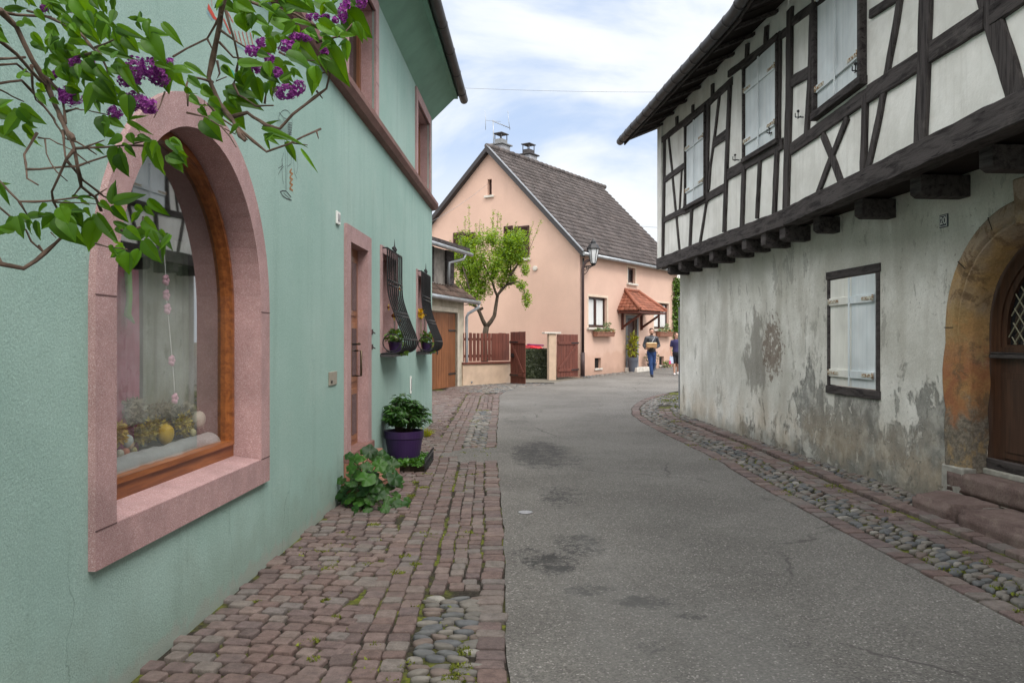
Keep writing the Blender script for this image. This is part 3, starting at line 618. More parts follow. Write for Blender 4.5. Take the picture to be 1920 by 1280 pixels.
# moss and weeds in the joints
V = []; F = []
def tuft(x, y, r, h, n):
    for _ in range(n):
        a = U(0, 6.28); d = r * math.sqrt(R()); px_, py_ = x + d*math.cos(a), y + d*math.sin(a)
        s_ = U(.004, .010); b = len(V); z0 = g(py_) + U(0.0, .01); zz = z0 + U(.3, 1)*h; ax = a + U(-1, 1)
        V.extend([(px_ - s_*math.cos(ax), py_ - s_*math.sin(ax), z0), (px_ + s_*math.cos(ax), py_ + s_*math.sin(ax), z0), (px_ + U(-.012, .012), py_ + U(-.012, .012), zz)]); F.append((b, b+1, b+2))
for (px_, py_, rr, k) in [(618,1068,.06,60),(602,1035,.05,60),(655,1010,.04,40),(770,930,.05,60),(775,905,.06,60),(800,890,.07,80),(795,915,.05,50),(780,1060,.04,40),(760,1045,.05,60),(745,1075,.05,60),(690,1060,.04,30),(480,1130,.03,30),(612,1128,.03,40),(630,1160,.03,40),(588,1205,.03,50),(590,1240,.035,60),(565,1210,.03,30),(865,1255,.06,140),(850,1275,.06,140),(872,1225,.04,50),(868,1218,.03,30),(1390,840,.10,90),(1500,880,.12,120),(1565,912,.10,110),(1582,922,.08,70),(1430,900,.08,60),(1470,922,.1,120),(1487,930,.07,60),(1538,940,.05,50),(1668,960,.05,60),(1270,790,.12,90),(1255,792,.15,90),(1245,770,.15,100),(1340,862,.08,50),(1295,835,.10,60),(1745,1052,.05,60),(1770,1070,.05,60),(1815,1038,.04,50),(1850,1056,.04,50),(1872,1105,.05,90),(1910,1118,.04,60),(1800,1075,.04,50),(1910,1150,.03,50),(640,1000,.03,30),(700,985,.06,70),(890,890,.05,30),(880,1000,.04,30),(1860,1120,.03,40),(850,760,.15,60),(905,770,.15,80),(890,790,.12,60),(830,790,.1,40)]:
    z_ = (py_ - 640) / FPX; Y = 1.55 / z_
    for _ in range(3): Y = (CAMZ - g(Y)) / z_
    tuft((px_-960)/FPX*Y, Y, rr, 0.02, int(k*(1.3 if px_ < 960 else .55)))
for _ in range(520):
    y = U(3.2, 15); x = U(xwl(y)+.1, xl(y)-.1)
    if mnoise.noise(Vector((x*1.1, y*1.1, 2))) > 0.12: tuft(x, y, .035, .016, 7)
for _ in range(900):     # grass at the far corner of the old house
    y = U(16.2, 20.2); x = U(3.5, 5.6); 
    if x > xr(y) + .25 and mnoise.noise(Vector((x*1.3, y*1.3, 5))) > -0.12: tuft(x, y, .08, .045, 9)
o = pyobj('moss_and_weeds', V, F, M['moss'], smooth=False); o['kind'] = 'stuff'
# small fixtures in the road
c = at(985, 961, 7.02); c.z = g(7) + .004
mb = MB(); mb.lathe(c, [(.062, 0), (.066, .006), (.058, .008), (.052, .006), (.0, .0065)][:4], 24)
tag(mb.build('valve_cover', simple('worn_iron_lid', (0.34, 0.34, 0.35), 0.2, 30, 0.5, 90, 0.4, metal=0.5), base=c), 'small round grey metal valve cover set in the asphalt near the left paving', 'valve cover')
# ------------------------------------------------------------------ green house on the left
GH = thing('house', (xwl(6), 6, 0), 'green stuccoed house with a big arched display window and pink stone surrounds', 'house')
UE = 14.245
aw = arch(4.31, 1.0, 0.68, 1.745, 1.06); 
AWo = arch(4.31, 1.07, 0.60, 1.745, 1.13); AWi = arch(4.31, 0.905, 0.765, 1.745, 0.955)
DRo = rect(7.62, 8.78, -0.05, 2.70); DRi = rect(7.80, 8.60, 0.44, 2.54)
G1 = rect(9.50, 10.46, 1.44, 2.62); G2 = rect(12.40, 13.36, 1.42, 2.60)
W2 = rect(7.72, 9.05, 4.12, 5.36); W3 = rect(12.36, 13.78, 4.12, 5.36)
mb = MB(); mb.fill(FL, rect(-6, UE, -0.2, 5.6), [aw, rect(7.70, 8.70, 0.3, 2.6), G1, G2, W2, W3], 0, depth=0.02)
P = FL.P
mb.face([P(UE, -0.2), P(UE, -0.2, -7), P(UE, 5.6, -7), P(UE, 5.6)]); mb.face([P(UE, 5.6), P(UE, 5.6, -7), P(UE, 9.6, -7)][:3])
mb.face([P(-6, -0.2), P(-6, -0.2, -7), P(-6, 5.6, -7), P(-6, 5.6)])
mb.build('wall', M['green'], GH)
mb = MB()      # inclined soffit and its closing board
mb.prism(Fr(P(-6.0, 0, 0), FL.n, 1), [(0, 5.56), (0.40, 5.95), (0.47, 5.95), (0.47, 6.02), (0, 6.02)], 0, -(UE + 6.0 + 0.02))
mb.build('soffit', M['green_soffit'], GH)
mb = MB()      # roof slab
mb.hexa([P(-6, 6.03, 0.52), P(UE+.12, 6.03, 0.52), P(UE+.12, 6.03, 0.3), P(-6, 6.03, 0.3), P(-6, 6.12, 0.52), P(UE+.12, 6.12, 0.52), P(UE+.12, 10.9, -5.2), P(-6, 10.9, -5.2)])
mb.build('roof', M['tile_dark'], GH)
mb = MB(); pts = [P(-6 + i*(UE+6.25)/24, 6.0, 0.56) for i in range(25)]; mb.tube(pts, 0.075, 12)
for i in range(0, 21): mb.tube([P(-6 + i, 6.0, 0.56), P(-5.975 + i, 6.0, 0.56)], 0.081, 12)
mb.build('gutter', M['dark_metal'], GH)
mb = MB()      # string course
segs = [(-6, 2.0), (2.003, 6.2), (6.203, 9.6), (9.603, UE+.05)]
for a, b in segs: mb.prism(Fr(P(a, 0, 0), FL.n, 1), [(-.01, 3.92), (0.07, 3.94), (0.11, 4.0), (0.11, 4.06), (-.01, 4.10)], 0, -(b - a))
mb.build('string_course', M['granite_dark'], GH)
def stone_frame(outer, inner, o=0.03, depth=0.2, name='stone_surround', m=None, parent=GH):
    mb = MB(); mb.fill(FL, outer, [inner], o, depth=depth, rim=o + .01); return mb.build(name, m or M['granite'], parent)
sw = stone_frame(AWo, AWi, 0.032, 0.19, 'window_surround')
jm = simple('joint_dark', (0.12, 0.07, 0.07), 0.1, 5, 0.9, 0, 0)
for (a, b) in (((3.24, 1.745), (3.405, 1.745)), ((5.215, 1.745), (5.38, 1.745)), ((3.24, .765), (3.405, .765)), ((5.215, .765), (5.38, .765)), ((4.31, 2.70), (4.31, 2.875))):
    mb = MB()
    if a[0] == b[0]: mb.box(FL, a[0]-.003, a[0]+.003, a[1], b[1], .03, .0335)
    else: mb.box(FL, a[0], b[0], a[1]-.003, a[1]+.003, .03, .0335)
    mb.build('stone_joint', jm, sw)
# sloping sill inside the surround
mb = MB(); mb.prism(Fr(P(3.41, 0, 0), FL.n, 1), [(-.19, .745), (.028, .745), (.028, .767), (-.19, .795)], 0, -(5.21-3.41)); mb.build('window_sill', M['granite'], sw)
FWo = arch(4.31, 0.905, 0.785, 1.745, 0.955); FWi = arch(4.31, 0.838, 0.90, 1.745, 0.888)
mb = MB(); mb.fill(FL, FWo, [FWi], -0.155, depth=0.06, rim=0.08); 
FW2 = arch(4.31, 0.868, 0.872, 1.745, 0.918); mb.fill(FL, FW2, [FWi], -0.135, depth=0.02, rim=0.02)
wf = mb.build('window_frame', M['varnish'], sw)
mb = MB(); mb.fill(FL, FWi, [], -0.185); mb.build('pane', M['glass'], wf)
# display niche behind the glass
mb = MB(); mb.box(FL, 3.35, 5.27, 0.84, 2.75, -1.25, -0.20)
bmf = [f for f in mb.bm.faces if abs(f.calc_center_median().dot(FL.n) - FL.P(0,0,-0.20).dot(FL.n)) < 1e-3]
bmesh.ops.delete(mb.bm, geom=bmf, context='FACES')
n = NT('display_niche_paint', 0.9, 0.1); n.col(n.mix(n.ramp(n.noise(1.2, 4), .3, .7), (0.07, 0.07, 0.06), (0.13, 0.135, 0.115)))
mb.build('display_niche', n.m, sw)
def cloth(fr, u0, u1, z0, z1, o, amp, waves, m, name, top=None, n=60, parent=None, seed=0):
    V = []; F = []
    for j in range(13):
        t = j/12
        for i in range(n+1):
            s_ = i/n; w_ = amp*math.sin(s_*waves*6.283 + .6*math.sin(t*3+seed)) + amp*.4*math.sin(s_*waves*2.3*6.283 + seed)
            V.append(fr.P(u0 + (u1-u0)*s_, z0 + (z1-z0)*t, o + w_))
    for j in range(12):
        for i in range(n): k = j*(n+1)+i; F.append((k, k+1, k+n+2, k+n+1))
    return pyobj(name, V, F, m, parent)
MC = Vector(P(4.3, .84, -.6))
def cloth_thing(*a, label, cat, **k):
    o = cloth(*a, **k); L0 = Vector(a[0].P((a[1]+a[2])/2, a[3], a[5])); o.data.transform(Matrix.Translation(-L0)); o.location = L0; return tag(o, label, cat)
cloth_thing(FL, FL.px(196, 640, -.38)[0], FL.px(258, 640, -.38)[0], .90, 1.95, -.38, .012, 4, flat('crimson_fabric', (0.30, 0.022, 0.095)), 'curtain', label='crimson pink curtain at the left of the arched display window', cat='curtain')
cloth_thing(FL, FL.px(266, 640, -.46)[0], FL.px(352, 640, -.46)[0], .90, 2.2, -.46, .014, 5, flat('pale_green_fabric', (0.155, 0.18, 0.13)), 'curtain', label='pale greenish drape hanging in the middle of the arched display window', cat='curtain')
mb = MB()      # green ribbon
rp = [P(*FL.px(x, y, -.34), -.34) for x, y in ((240, 510), (243, 560), (239, 590), (252, 606))]; mb.tube(rp, [.02, .016, .02, .004], 6)
tag(mb.build('ribbon', flat('lime_ribbon', (0.12, 0.32, 0.04)), base=rp[0]), 'lime green ribbon dangling in front of the crimson curtain', 'ribbon')
# white quilted cloth on the sill of the display
V = []; F = []
nU, nV = 50, 8
for j in range(nV+1):
    for i in range(nU+1):
        u = 3.46 + 1.62*i/nU; t = j/nV; a = math.pi*t
        r = .055 + .015*mnoise.noise(Vector((u*5, t*2, 0))) + .01*mnoise.noise(Vector((u*15, t*4, 3)))
        V.append(P(u, .90 + r*math.sin(a)*1.1, -.27 + r*1.3*math.cos(a)*-1))
for j in range(nV):
    for i in range(nU): k = j*(nU+1)+i; F.append((k, k+1, k+nU+2, k+nU+1))
tag(pyobj('padding_roll', V, F, flat('white_wadding', (0.36, 0.37, 0.36)), base=P(4.3, .9, -.27)), 'long roll of white wadding lying along the foot of the display window', 'wadding')
mb = MB(); mb.box(FL, 3.40, 5.2, .84, .93, -1.2, -.33)
tag(mb.build('display_shelf', flat('dark_shelf', (0.06, 0.07, 0.045)), base=P(4.3, .84, -.7)), 'low dark shelf carrying the Easter decorations behind the glass', 'shelf')
def egg(px_, py_, o, w, h, m, label, group=None):
    u, z = FL.px(px_, py_, o); mb = MB()
    prof = [(w*math.sin(t)*(1 - .12*math.cos(t)), -h*math.cos(t)) for t in [math.pi*i/12 for i in range(1, 12)]]
    c = P(u, z, o); mb.lathe(c, prof, 16); return tag(mb.build('easter_egg', m, base=c), label, 'egg', group)
egg(311, 814, -.34, .047, .062, flat('yellow_egg', (0.55, 0.36, 0.03), .45), 'large glossy yellow Easter egg in the middle of the window display')
egg(372, 787, -.36, .046, .060, flat('cream_egg', (0.58, 0.55, 0.45), .45), 'large cream Easter egg at the right end of the window display')
egg(239, 827, -.32, .030, .036, flat('speckled_egg', (0.42, 0.46, 0.44), .5), 'speckled bluish egg on top of the pile of small eggs')
for k, (x, y, c_, lb) in enumerate([(225, 851, (.36, .34, .27), 'greenish grey egg at the bottom left of the small egg pile'), (236, 848, (.45, .17, .10), 'small orange red egg at the front of the egg pile'), (244, 834, (.52, .36, .22), 'small peach egg just under the speckled egg'), (250, 846, (.30, .25, .10), 'small olive egg at the right of the egg pile'), (362, 811, (.46, .42, .22), 'small yellowish egg below the large cream egg'), (218, 862, (.22, .16, .13), 'small brown egg lowest at the left edge of the glass')]):
    egg(x, y, -.31, .020, .025, flat('egg_%d' % k, c_, .5), lb, 'small eggs piled at the left of the display')
def leafcloud(name, cs, m, base, n, ls, flat_=.5, sizes=None, aspect=.5):
    V = []; F = []
    for _ in range(n):
        c, r = random.choice(cs); d = Vector((random.gauss(0, 1), random.gauss(0, 1), random.gauss(0, 1))).normalized() * (R() ** .45)
        p = Vector(c) + Vector((d.x*r[0], d.y*r[1], d.z*r[2])); a = Vector((U(-1, 1), U(-1, 1), U(-.8, .9))).normalized(); b = a.cross(Vector((U(-1, 1), U(-1, 1), U(-1, 1)))).normalized()
        L_ = ls * U(.6, 1.3); k = len(V); nn = a.cross(b)
        V += [p, p + a*L_*.5 + b*L_*aspect*.5 + nn*L_*.08, p + a*L_, p + a*L_*.5 - b*L_*aspect*.5 + nn*L_*.08]; F.append((k, k+1, k+2, k+3))
    return pyobj(name, V, F, m, base=base, smooth=False)
def dc(x, y, o, rx, rz): u, z = FL.px(x, y, o); return (P(u, z, o), (rx*.7, rx, rz))
tag(leafcloud('dried_flowers', [dc(290, 800, -.42, .10, .055), dc(335, 785, -.45, .11, .065), dc(275, 812, -.36, .06, .05), dc(345, 800, -.38, .06, .05), dc(262, 815, -.35, .04, .04)], leafmat('dried_yellow', (0.26, 0.22, 0.04), (0.55, 0.46, 0.08), .2), P(4.2, .95, -.4), 2200, .03), 'yellow green dried flowers spread around the large yellow egg', 'dried flowers')
tag(leafcloud('dried_flowers', [dc(222, 812, -.33, .05, .06)], leafmat('dried_gold', (0.35, 0.24, 0.03), (0.60, 0.44, 0.06), .2), P(3.7, .95, -.4), 450, .03), 'small tuft of yellow dried flowers at the left edge of the glass', 'dried flowers')
tag(leafcloud('moss_nest', [dc(265, 790, -.55, .22, .05), dc(340, 805, -.5, .2, .03), dc(300, 775, -.44, .14, .07), dc(250, 770, -.34, .07, .07), dc(345, 770, -.45, .10, .05)], leafmat('dull_moss', (0.09, 0.10, 0.05), (0.28, 0.26, 0.18), .1), P(4.2, .95, -.6), 3200, .035), 'dull grey green moss and twigs filling the back of the display', 'moss')
u, z = FL.px(280, 762, -.5); mb = MB(); mb.ell(P(u, z+.01, -.5), .035, .045, .022); mb.ell(P(u+.01, z-.03, -.5), .02, .02, .03)
tag(mb.build('toy_toadstool', flat('orange_cap', (0.62, 0.20, 0.09)), base=P(u, z, -.5)), 'little orange ornament standing among the moss', 'ornament')
# garland of pink flowers
G = thing('flower_garland', P(4.42, 1.7, -.3), 'string of small pink paper flowers hanging down the display window', 'garland')
gp = [FL.px(x, y, -.30) for x, y in ((308, 470), (311, 525), (312, 555), (314, 580), (318, 620), (323, 675), (326, 710), (328, 748))]
mb = MB(); mb.tube([P(u, z, -.30) for u, z in gp], .0025, 5); mb.build('string', M['white'], G)
for (x, y) in ((311, 525), (312, 553), (314, 579), (322, 676), (328, 747)):
    u, z = FL.px(x, y, -.29); mb = MB()
    for k in range(5): a = k*1.2566; mb.ell(P(u + .02*math.cos(a), z + .02*math.sin(a), -.29), .014, .014, .014, 8, 5)
    mb.build('paper_flower', flat('pink_paper', (0.62, 0.30, 0.40)), G)
# entrance door
DO = stone_frame(rect(7.62, 8.78, 0.36, 2.70), rect(7.79, 8.61, 0.44, 2.54), 0.03, 0.13, 'door_surround')
mb = MB(); mb.box(FL, 7.60, 8.80, .37, .446, -.2, .06); mb.build('doorstep', M['granite_dark'], DO)
mb = MB(); mb.box(FL, 7.785, 8.615, .43, 2.545, -.14, -.09)
for (a, b) in ((.50, 1.05), (1.12, 1.75), (1.82, 2.45)): mb.box(FL, 7.86, 8.16, a, b, -.0899, -.078); mb.box(FL, 8.24, 8.54, a, b, -.0899, -.078)
dl = mb.build('door_leaf', M['varnish_v'], DO, bevel=.004)
mb = MB()
for (a, b) in ((.56, .99), (1.18, 1.69), (1.88, 2.39)): mb.box(FL, 7.90, 8.12, a, b, -.0779, -.075); mb.box(FL, 8.28, 8.50, a, b, -.0779, -.075)
mb.build('door_glass', M['glass_dark'], dl)
mb = MB(); mb.tube([P(8.47, 1.18, -.09), P(8.47, 1.18, -.02), P(8.47, 1.45, -.02), P(8.47, 1.45, -.09)], .012, 8); mb.tube([P(8.47, 1.52, -.09), P(8.47, 1.52, -.03), P(8.36, 1.53, -.02)], .01, 8); mb.build('door_handle', M['brass'], dl)
# front steps, mostly hidden by the plant
mb = MB(); mb.box(FL, 7.50, 8.70, -.02, .19, .0, .36); mb.box(FL, 7.60, 8.72, .19, .368, .0, .17)
tag(mb.build('front_steps', M['terracotta'], base=P(8.2, 0, .25), bevel=.008), 'low terracotta steps leading up to the green house door, behind the broad leaved plant', 'steps')
# upstairs windows
def up_window(rc, name='upper_window'):
    u0, u1, z0, z1 = rc[0][0], rc[1][0], rc[0][1], rc[2][1]
    s_ = stone_frame(rect(u0-.16, u1+.17, z0-.03, z1+.16), rect(u0, u1, z0, z1), .028, .20, name)
    for zz in (z0 + (z1-z0)*.34, z0 + (z1-z0)*.68): mb = MB(); mb.box(FL, u1+.002, u1+.17, zz-.003, zz+.003, .02, .0295); mb.build('stone_joint', jm, s_)
    mb = MB(); um = (u0+u1)/2
    for a, b in ((u0, um), (um, u1)): mb.fill(FL, rect(a+.004, b-.004, z0, z1), [rect(a+.08, b-.08, z0+.09, z1-.08)], -.15, depth=.05, rim=.06)
    f = mb.build('window_frame', M['varnish_v'], s_)
    mb = MB(); mb.box(FL, u0+.05, u1-.05, z0+.05, z1-.05, -.19, -.185); mb.build('pane', M['glass_dark'], f)
    mb = MB(); mb.box(FL, u0+.1, u0+.5, z0+.1, z1-.1, -.184, -.182); mb.build('net_curtain', M['curtain'], f)
up_window(W2); up_window(W3)
# grilled ground floor windows
def grille_window(rc, first):
    u0, u1, z0, z1 = rc[0][0], rc[1][0], rc[0][1], rc[2][1]
    s_ = stone_frame(rect(u0-.09, u1+.09, z0-.03, z1+.09), rect(u0, u1, z0, z1), .02, .22, 'grilled_window')
    mb = MB(); um = (u0+u1)/2
    for a, b in ((u0, um), (um, u1)): mb.fill(FL, rect(a+.003, b-.003, z0, z1), [rect(a+.06, b-.06, z0+.07, z1-.07)], -.17, depth=.04, rim=.05)
    f = mb.build('window_frame', M['varnish_v'], s_); mb = MB(); mb.box(FL, u0+.04, u1-.04, z0+.04, z1-.04, -.2, -.195); mb.build('pane', M['glass_dark'], f)
    prof = [(1.0, .075), (.97, .08), (.80, .08), (.66, .083), (.56, .095), (.46, .13), (.36, .175), (.26, .225), (.19, .262), (.13, .285), (.08, .285), (.035, .255), (.008, .20), (0, .13), (0, .05), (0, 0)]
    zb, zt = z0 - .035, z1 + .06; a0, a1 = u0 - .03, u1 + .03
    mb = MB(); nb = 8
    # smooth the side profile with a Catmull-Rom curve
    def cr(Pn, k=4):
        out_ = []
        for i in range(len(Pn)-1):
            p0, p1, p2, p3 = Pn[max(i-1, 0)], Pn[i], Pn[i+1], Pn[min(i+2, len(Pn)-1)]
            for j in range(k):
                t = j/k; out_.append(tuple(.5*((2*b) + (-a+c)*t + (2*a-5*b+4*c-d)*t*t + (-a+3*b-3*c+d)*t**3) for a, b, c, d in zip(p0, p1, p2, p3)))
        return out_ + [Pn[-1]]
    pr = cr(prof)
    for i in range(nb):
        u = a0 + (a1-a0)*i/(nb-1); mb.tube([P(u, zb + (zt-zb)*t, o) for t, o in pr], .0108, 6)
    for zz, oo in ((1.0, .075), (.70, .083), (.655, .085), (.40, .158), (.36, .176), (.13, .285), (.0, .12)):
        z_ = zb + (zt-zb)*zz; mb.tube([P(a0-.005, z_, oo), P(a1+.005, z_, oo)], .0105, 6)
    for u in (a0, a1):
        mb.tube([P(u, zt, .075), P(u, zt, -.01)], .009, 6); mb.tube([P(u, zb, .13), P(u, zb, -.01)], .009, 6)
        c_ = [(P(u, zb + .13 + .105*math.sin(t), .13 + .105*math.cos(t))) for t in [6.283*i/24 for i in range(25)]]; mb.tube(c_, .007, 6)
    # little knots between the bars
    for zz, oo in ((.68, .084), (.38, .167)):
        for i in range(nb-1):
            u = a0 + (a1-a0)*(i+.5)/(nb-1); z_ = zb + (zt-zb)*zz
            mb.tube([P(u-.055, z_, oo), P(u, z_+.02, oo), P(u+.055, z_, oo)], .005, 5)
    uc = (a0+a1)/2         # crest: finial and scrolls
    mb.tube([P(uc, zt, .075), P(uc, zt+.06, .075), P(uc, zt+.17, .075)], [.012, .009, .002], 6); mb.ell(P(uc, zt+.055, .075), .022, .022, .022, 8, 6)
    for sg in (-1, 1):
        mb.tube([P(uc + sg*(.03 + .055*t + .02*math.sin(t*6)), zt + .012 + .05*math.sin(t*3.1) + .012*t, .075) for t in [i/12 for i in range(25)]][:17], .008, 6)
        mb.ell(P(uc + sg*.10, zt+.045, .075), .017, .017, .017, 8, 6); mb.ell(P(uc+sg*.045, zt+.03, .075), .018, .018, .018, 8, 6)
    mb.build('window_grille', M['iron'], s_)
    mb = MB(); mb.box(FL, a0-.06, a1+.06, zb-.04, zb-.012, 0, .16); mb.build('window_sill', M['dark_metal'], s_)
    return zb
zb1 = grille_window(G1, True); zb2 = grille_window(G2, False)
# painted ornaments on the plaster
def strokes(name, lst, m, w=.004, o=.002, parent=GH):
    mb = MB()
    for ent in lst:
        pts, ww = ent if isinstance(ent, tuple) and isinstance(ent[0], list) else (ent, w)
        P3 = [FL.px(x, y) for x, y in pts]
        for (u0, z0), (u1, z1) in zip(P3, P3[1:]):
            d = Vector((u1-u0, z1-z0)); 
            if d.length < 1e-5: continue
            d.normalize(); q = Vector((-d.y, d.x)) * ww/2; e = d*ww*.3
            mb.face([P(u0-e.x+q.x, z0-e.y+q.y, o), P(u0-e.x-q.x, z0-e.y-q.y, o), P(u1+e.x-q.x, z1+e.y-q.y, o), P(u1+e.x+q.x, z1+e.y+q.y, o)])
    return mb.build(name, m, parent)
def z7(x, y): return (480 + x/5.82, 180 + y/5.82)
def z3(x, y): return (350 + x/4.923, y/4.923)
oval = [z7(315 + 78*math.cos(t) + 10*math.sin(t), 300 + 145*math.sin(t) - 20*math.cos(t)) for t in [6.283*i/28 for i in range(29)]]
bl = [oval, [z7(250, 180), z7(300, 240), z7(355, 260)]]
for k in range(9): bl.append([z7(255 + k*13, 250 + (k % 3)*12), z7(262 + k*13, 340), z7(300 + k*9, 440)])
for k in range(8): bl.append([z7(345, 300 + k*18), z7(388, 292 + k*18)])
bl += [[z7(305, 440), z7(318, 640), z7(322, 830), z7(318, 1030)], [z7(332, 440), z7(340, 640), z7(336, 830), z7(330, 1030)], [z7(300, 620), z7(280, 700), z7(290, 760), z7(240, 790)], [z7(300, 770), z7(262, 810), z7(240, 860)], [z7(285, 690), z7(280, 780), z7(288, 910), z7(300, 960)], [z7(345, 600), z7(385, 660), z7(380, 740), z7(345, 770)], [z7(400, 640), z7(412, 760), z7(420, 850), z7(446, 905)], [z7(440, 650), z7(455, 760), z7(440, 850)]]
foot = [z7(262, 1045), z7(290, 1035), z7(325, 1038), z7(360, 1080), z7(380, 1105)]; foot2 = [z7(262, 1045), z7(290, 1090), z7(330, 1120), z7(385, 1138)]; bl += [(foot, .008), (foot2, .008), [z7(300, 1060), z7(370, 1125)]]
strokes('bird_drawing', bl, flat('grey_line_paint', (0.07, 0.075, 0.08)), .0045)
strokes('brown_tail_drawing', [([z7(375 + 10*((-1)**k), 800 + k*30), z7(385 - 14*((-1)**k), 822 + k*30)], .016) for k in range(8)], flat('ochre_paint', (0.34, 0.17, 0.07)))
strokes('red_striped_drawing', [([z3(200, 70), z3(245, 150)], .035), ([z3(245, 150), z3(285, 200)], .02), ([z3(340, 180), z3(400, 310)], .016)] + [([z3(440 + k*36, 290 + k*4), z3(470 + k*37, 400 + k*14)], .010) for k in range(5)] + [([z3(380, 120), z3(425, 210)], .008)] + [([z3(225, 0), z3(232, 60)], .004)], flat('red_paint', (0.55, 0.075, 0.05)))
strokes('blue_wash_drawing', [([z3(185, 110), z3(240, 190)], .010), ([z3(440, 400), z3(540, 470)], .008), ([z3(330, 220), z3(370, 330)], .010)], flat('pale_blue_paint', (0.26, 0.42, 0.52)))
strokes('teal_striped_drawing', [[z3(505 + k*22, 790 + k*8), z3(560 + k*20, 860 + k*14), z3(620 + k*12, 930 + k*16)] for k in range(6)] + [[z3(370 + k*12, 610 + k*10), z3(440 + k*10, 720 + k*10)] for k in range(5)], flat('teal_paint', (0.05, 0.33, 0.27)), .006)
# fittings on the wall
def plate(name, x0, x1, y0, y1, m, label, cat, o=.015):
    (a, za), (b, zb_) = FL.px(x0, y0), FL.px(x1, y1); mb = MB(); mb.box(FL, a, b, zb_, za, 0, o)
    return tag(mb.build(name, m, base=P((a+b)/2, (za+zb_)/2, 0), bevel=.003), label, cat)
hp = thing('house_number_plate', P(7.35, 2.7, 0), 'small white enamel house number plate above and left of the green house door', 'sign')
u, z = FL.px(632, 409); mb = MB(); mb.box(FL, u-.06, u+.06, z-.06, z+.06, 0, .02); mb.build('plate', M['white'], hp, bevel=.004)
mb = MB()
mb.box(FL, u-.035, u-.022, z-.035, z+.035, .02, .022); mb.box(FL, u-.035, u-.01, z-.035, z-.024, .02, .022); mb.box(FL, u+.005, u+.014, z-.035, z+.035, .02, .022); mb.box(FL, u+.03, u+.039, z-.035, z+.035, .02, .022)
mb.build('numeral', M['blueplate'], hp)
dp = thing('doorbell_plate', P(7.17, 1.2, 0), 'square taupe metal doorbell plate left of the green house door', 'doorbell')
u, z = FL.px(623, 709); mb = MB(); mb.box(FL, u-.14, u+.13, z-.062, z+.062, 0, .012); mb.build('plate', M['plate'], dp, bevel=.003)
mb = MB(); mb.tube([P(u-.07, z-.03, .012), P(u-.07, z-.03, .02)], .014, 12); mb.build('button', M['iron'], dp)
th = thing('wall_thermometer', P(11.75, .9, 0), 'slim white thermometer strip on the green wall behind the purple pot', 'thermometer')
u, z = FL.px(769, 720); mb = MB(); mb.box(FL, u-.045, u+.045, z-.14, z+.12, 0, .018); mb.build('plate', M['white'], th, bevel=.006); mb = MB(); mb.tube([P(u, z-.10, .02), P(u, z+.08, .02)], .005, 6); mb.build('tube', M['grey'], th)
for k, (x, y, lb) in enumerate(((697, 622, 'rusty iron shutter catch stub right of the door, upper one'), (697, 650, 'rusty iron shutter catch stub right of the door, lower one'))):
    u, z = FL.px(x, y); mb = MB(); mb.box(FL, u-.03, u+.02, z-.03, z+.03, 0, .014); mb.tube([P(u, z, .01), P(u+.01, z-.02, .04)], .008, 6)
    tag(mb.build('wall_hook', M['brown_pipe'], base=P(u, z, 0), bevel=.003), lb, 'hook')
# ------------------------------------------------------------------ old half-timbered house on the right
OH = thing('house', (xwr(8), 8, 0), 'old half-timbered house with dark beams, jettied upper floor and flaking grey white plaster', 'house')
UFAR = FR.px(1275, 700)[0]
su0, su1, sz0, sz1 = FR.px(1547, 600)[0], 0, 0, 0
swl = FR.px(1552, 620)[0]; swr = FR.px(1650, 620)[0]          # shuttered window, far and near edge along the wall
swz0, swz1 = .93, 2.40
uc, zs = 6.33, 1.66
A_out = lambda r, n=28: arch(uc, r, .36, zs, r, n)
mb = MB(); mb.fill(FR, rect(-6, UFAR, -.2, 3.12), [rect(swr, swl, swz0, swz1), arch(uc, 1.0, -.1, zs, 1.0)], 0, depth=.08)
Q = FR.P
mb.face([Q(UFAR, -.2), Q(UFAR, -.2, -8), Q(UFAR, 3.12, -8), Q(UFAR, 3.12)])
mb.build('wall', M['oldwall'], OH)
# ---- upper storey
UA1 = FA.px(1236, 300)[0]; UK = FA.px(1479, 300)[0]; UKB = FB.px(1479, 300)[0]
ZB0, ZB1, ZT = 3.05, 3.25, 6.02
mb = MB(); mb.fill(FA, rect(UK, UA1, ZB0+.05, ZT+.1), [], 0); mb.fill(FB, rect(-6, UKB, ZB0+.05, ZT+.1), [], 0)
mb.build('infill', M['infill'], OH)
mb = MB(); PA = FA.P; PB = FB.P
mb.face([PA(UA1, ZB0), PA(UA1, ZB0, -8), PA(UA1, ZT+.1, -8), PA(UA1, ZT+2.1, -5), PA(UA1, ZT)])
mb.build('end_wall', M['infill'], OH)
mb = MB(); mb.box(FA, UA1-.26, UA1+.025, ZB0-.02, ZT+.05, 0, .035); mb.build('corner_board', M['infill'], OH, bevel=.004)
zoomA = lambda x, y: (1220 + x/3.46, 150 + y/3.46)
zoomB = lambda x, y: (1360 + x/2.783, y/2.783)
zoomC = lambda x, y: (1500 + x/3.047, y/3.047)
zoomD = lambda x, y: (1680 + x/3.046, y/3.046)
def beam(name, zf, pts, w, o0=-.05, o1=.032, fr=None, ext=0.03, wob_=.008):
    pp = [zf(*p) for p in pts]; w *= .9
    fr = fr or (FA if sum(p[0] for p in pp)/len(pp) < 1479 else FB)
    q = [fr.px(*p) for p in pp]
    return beam_uz(name, fr, q, w, o0, o1, ext, wob_)
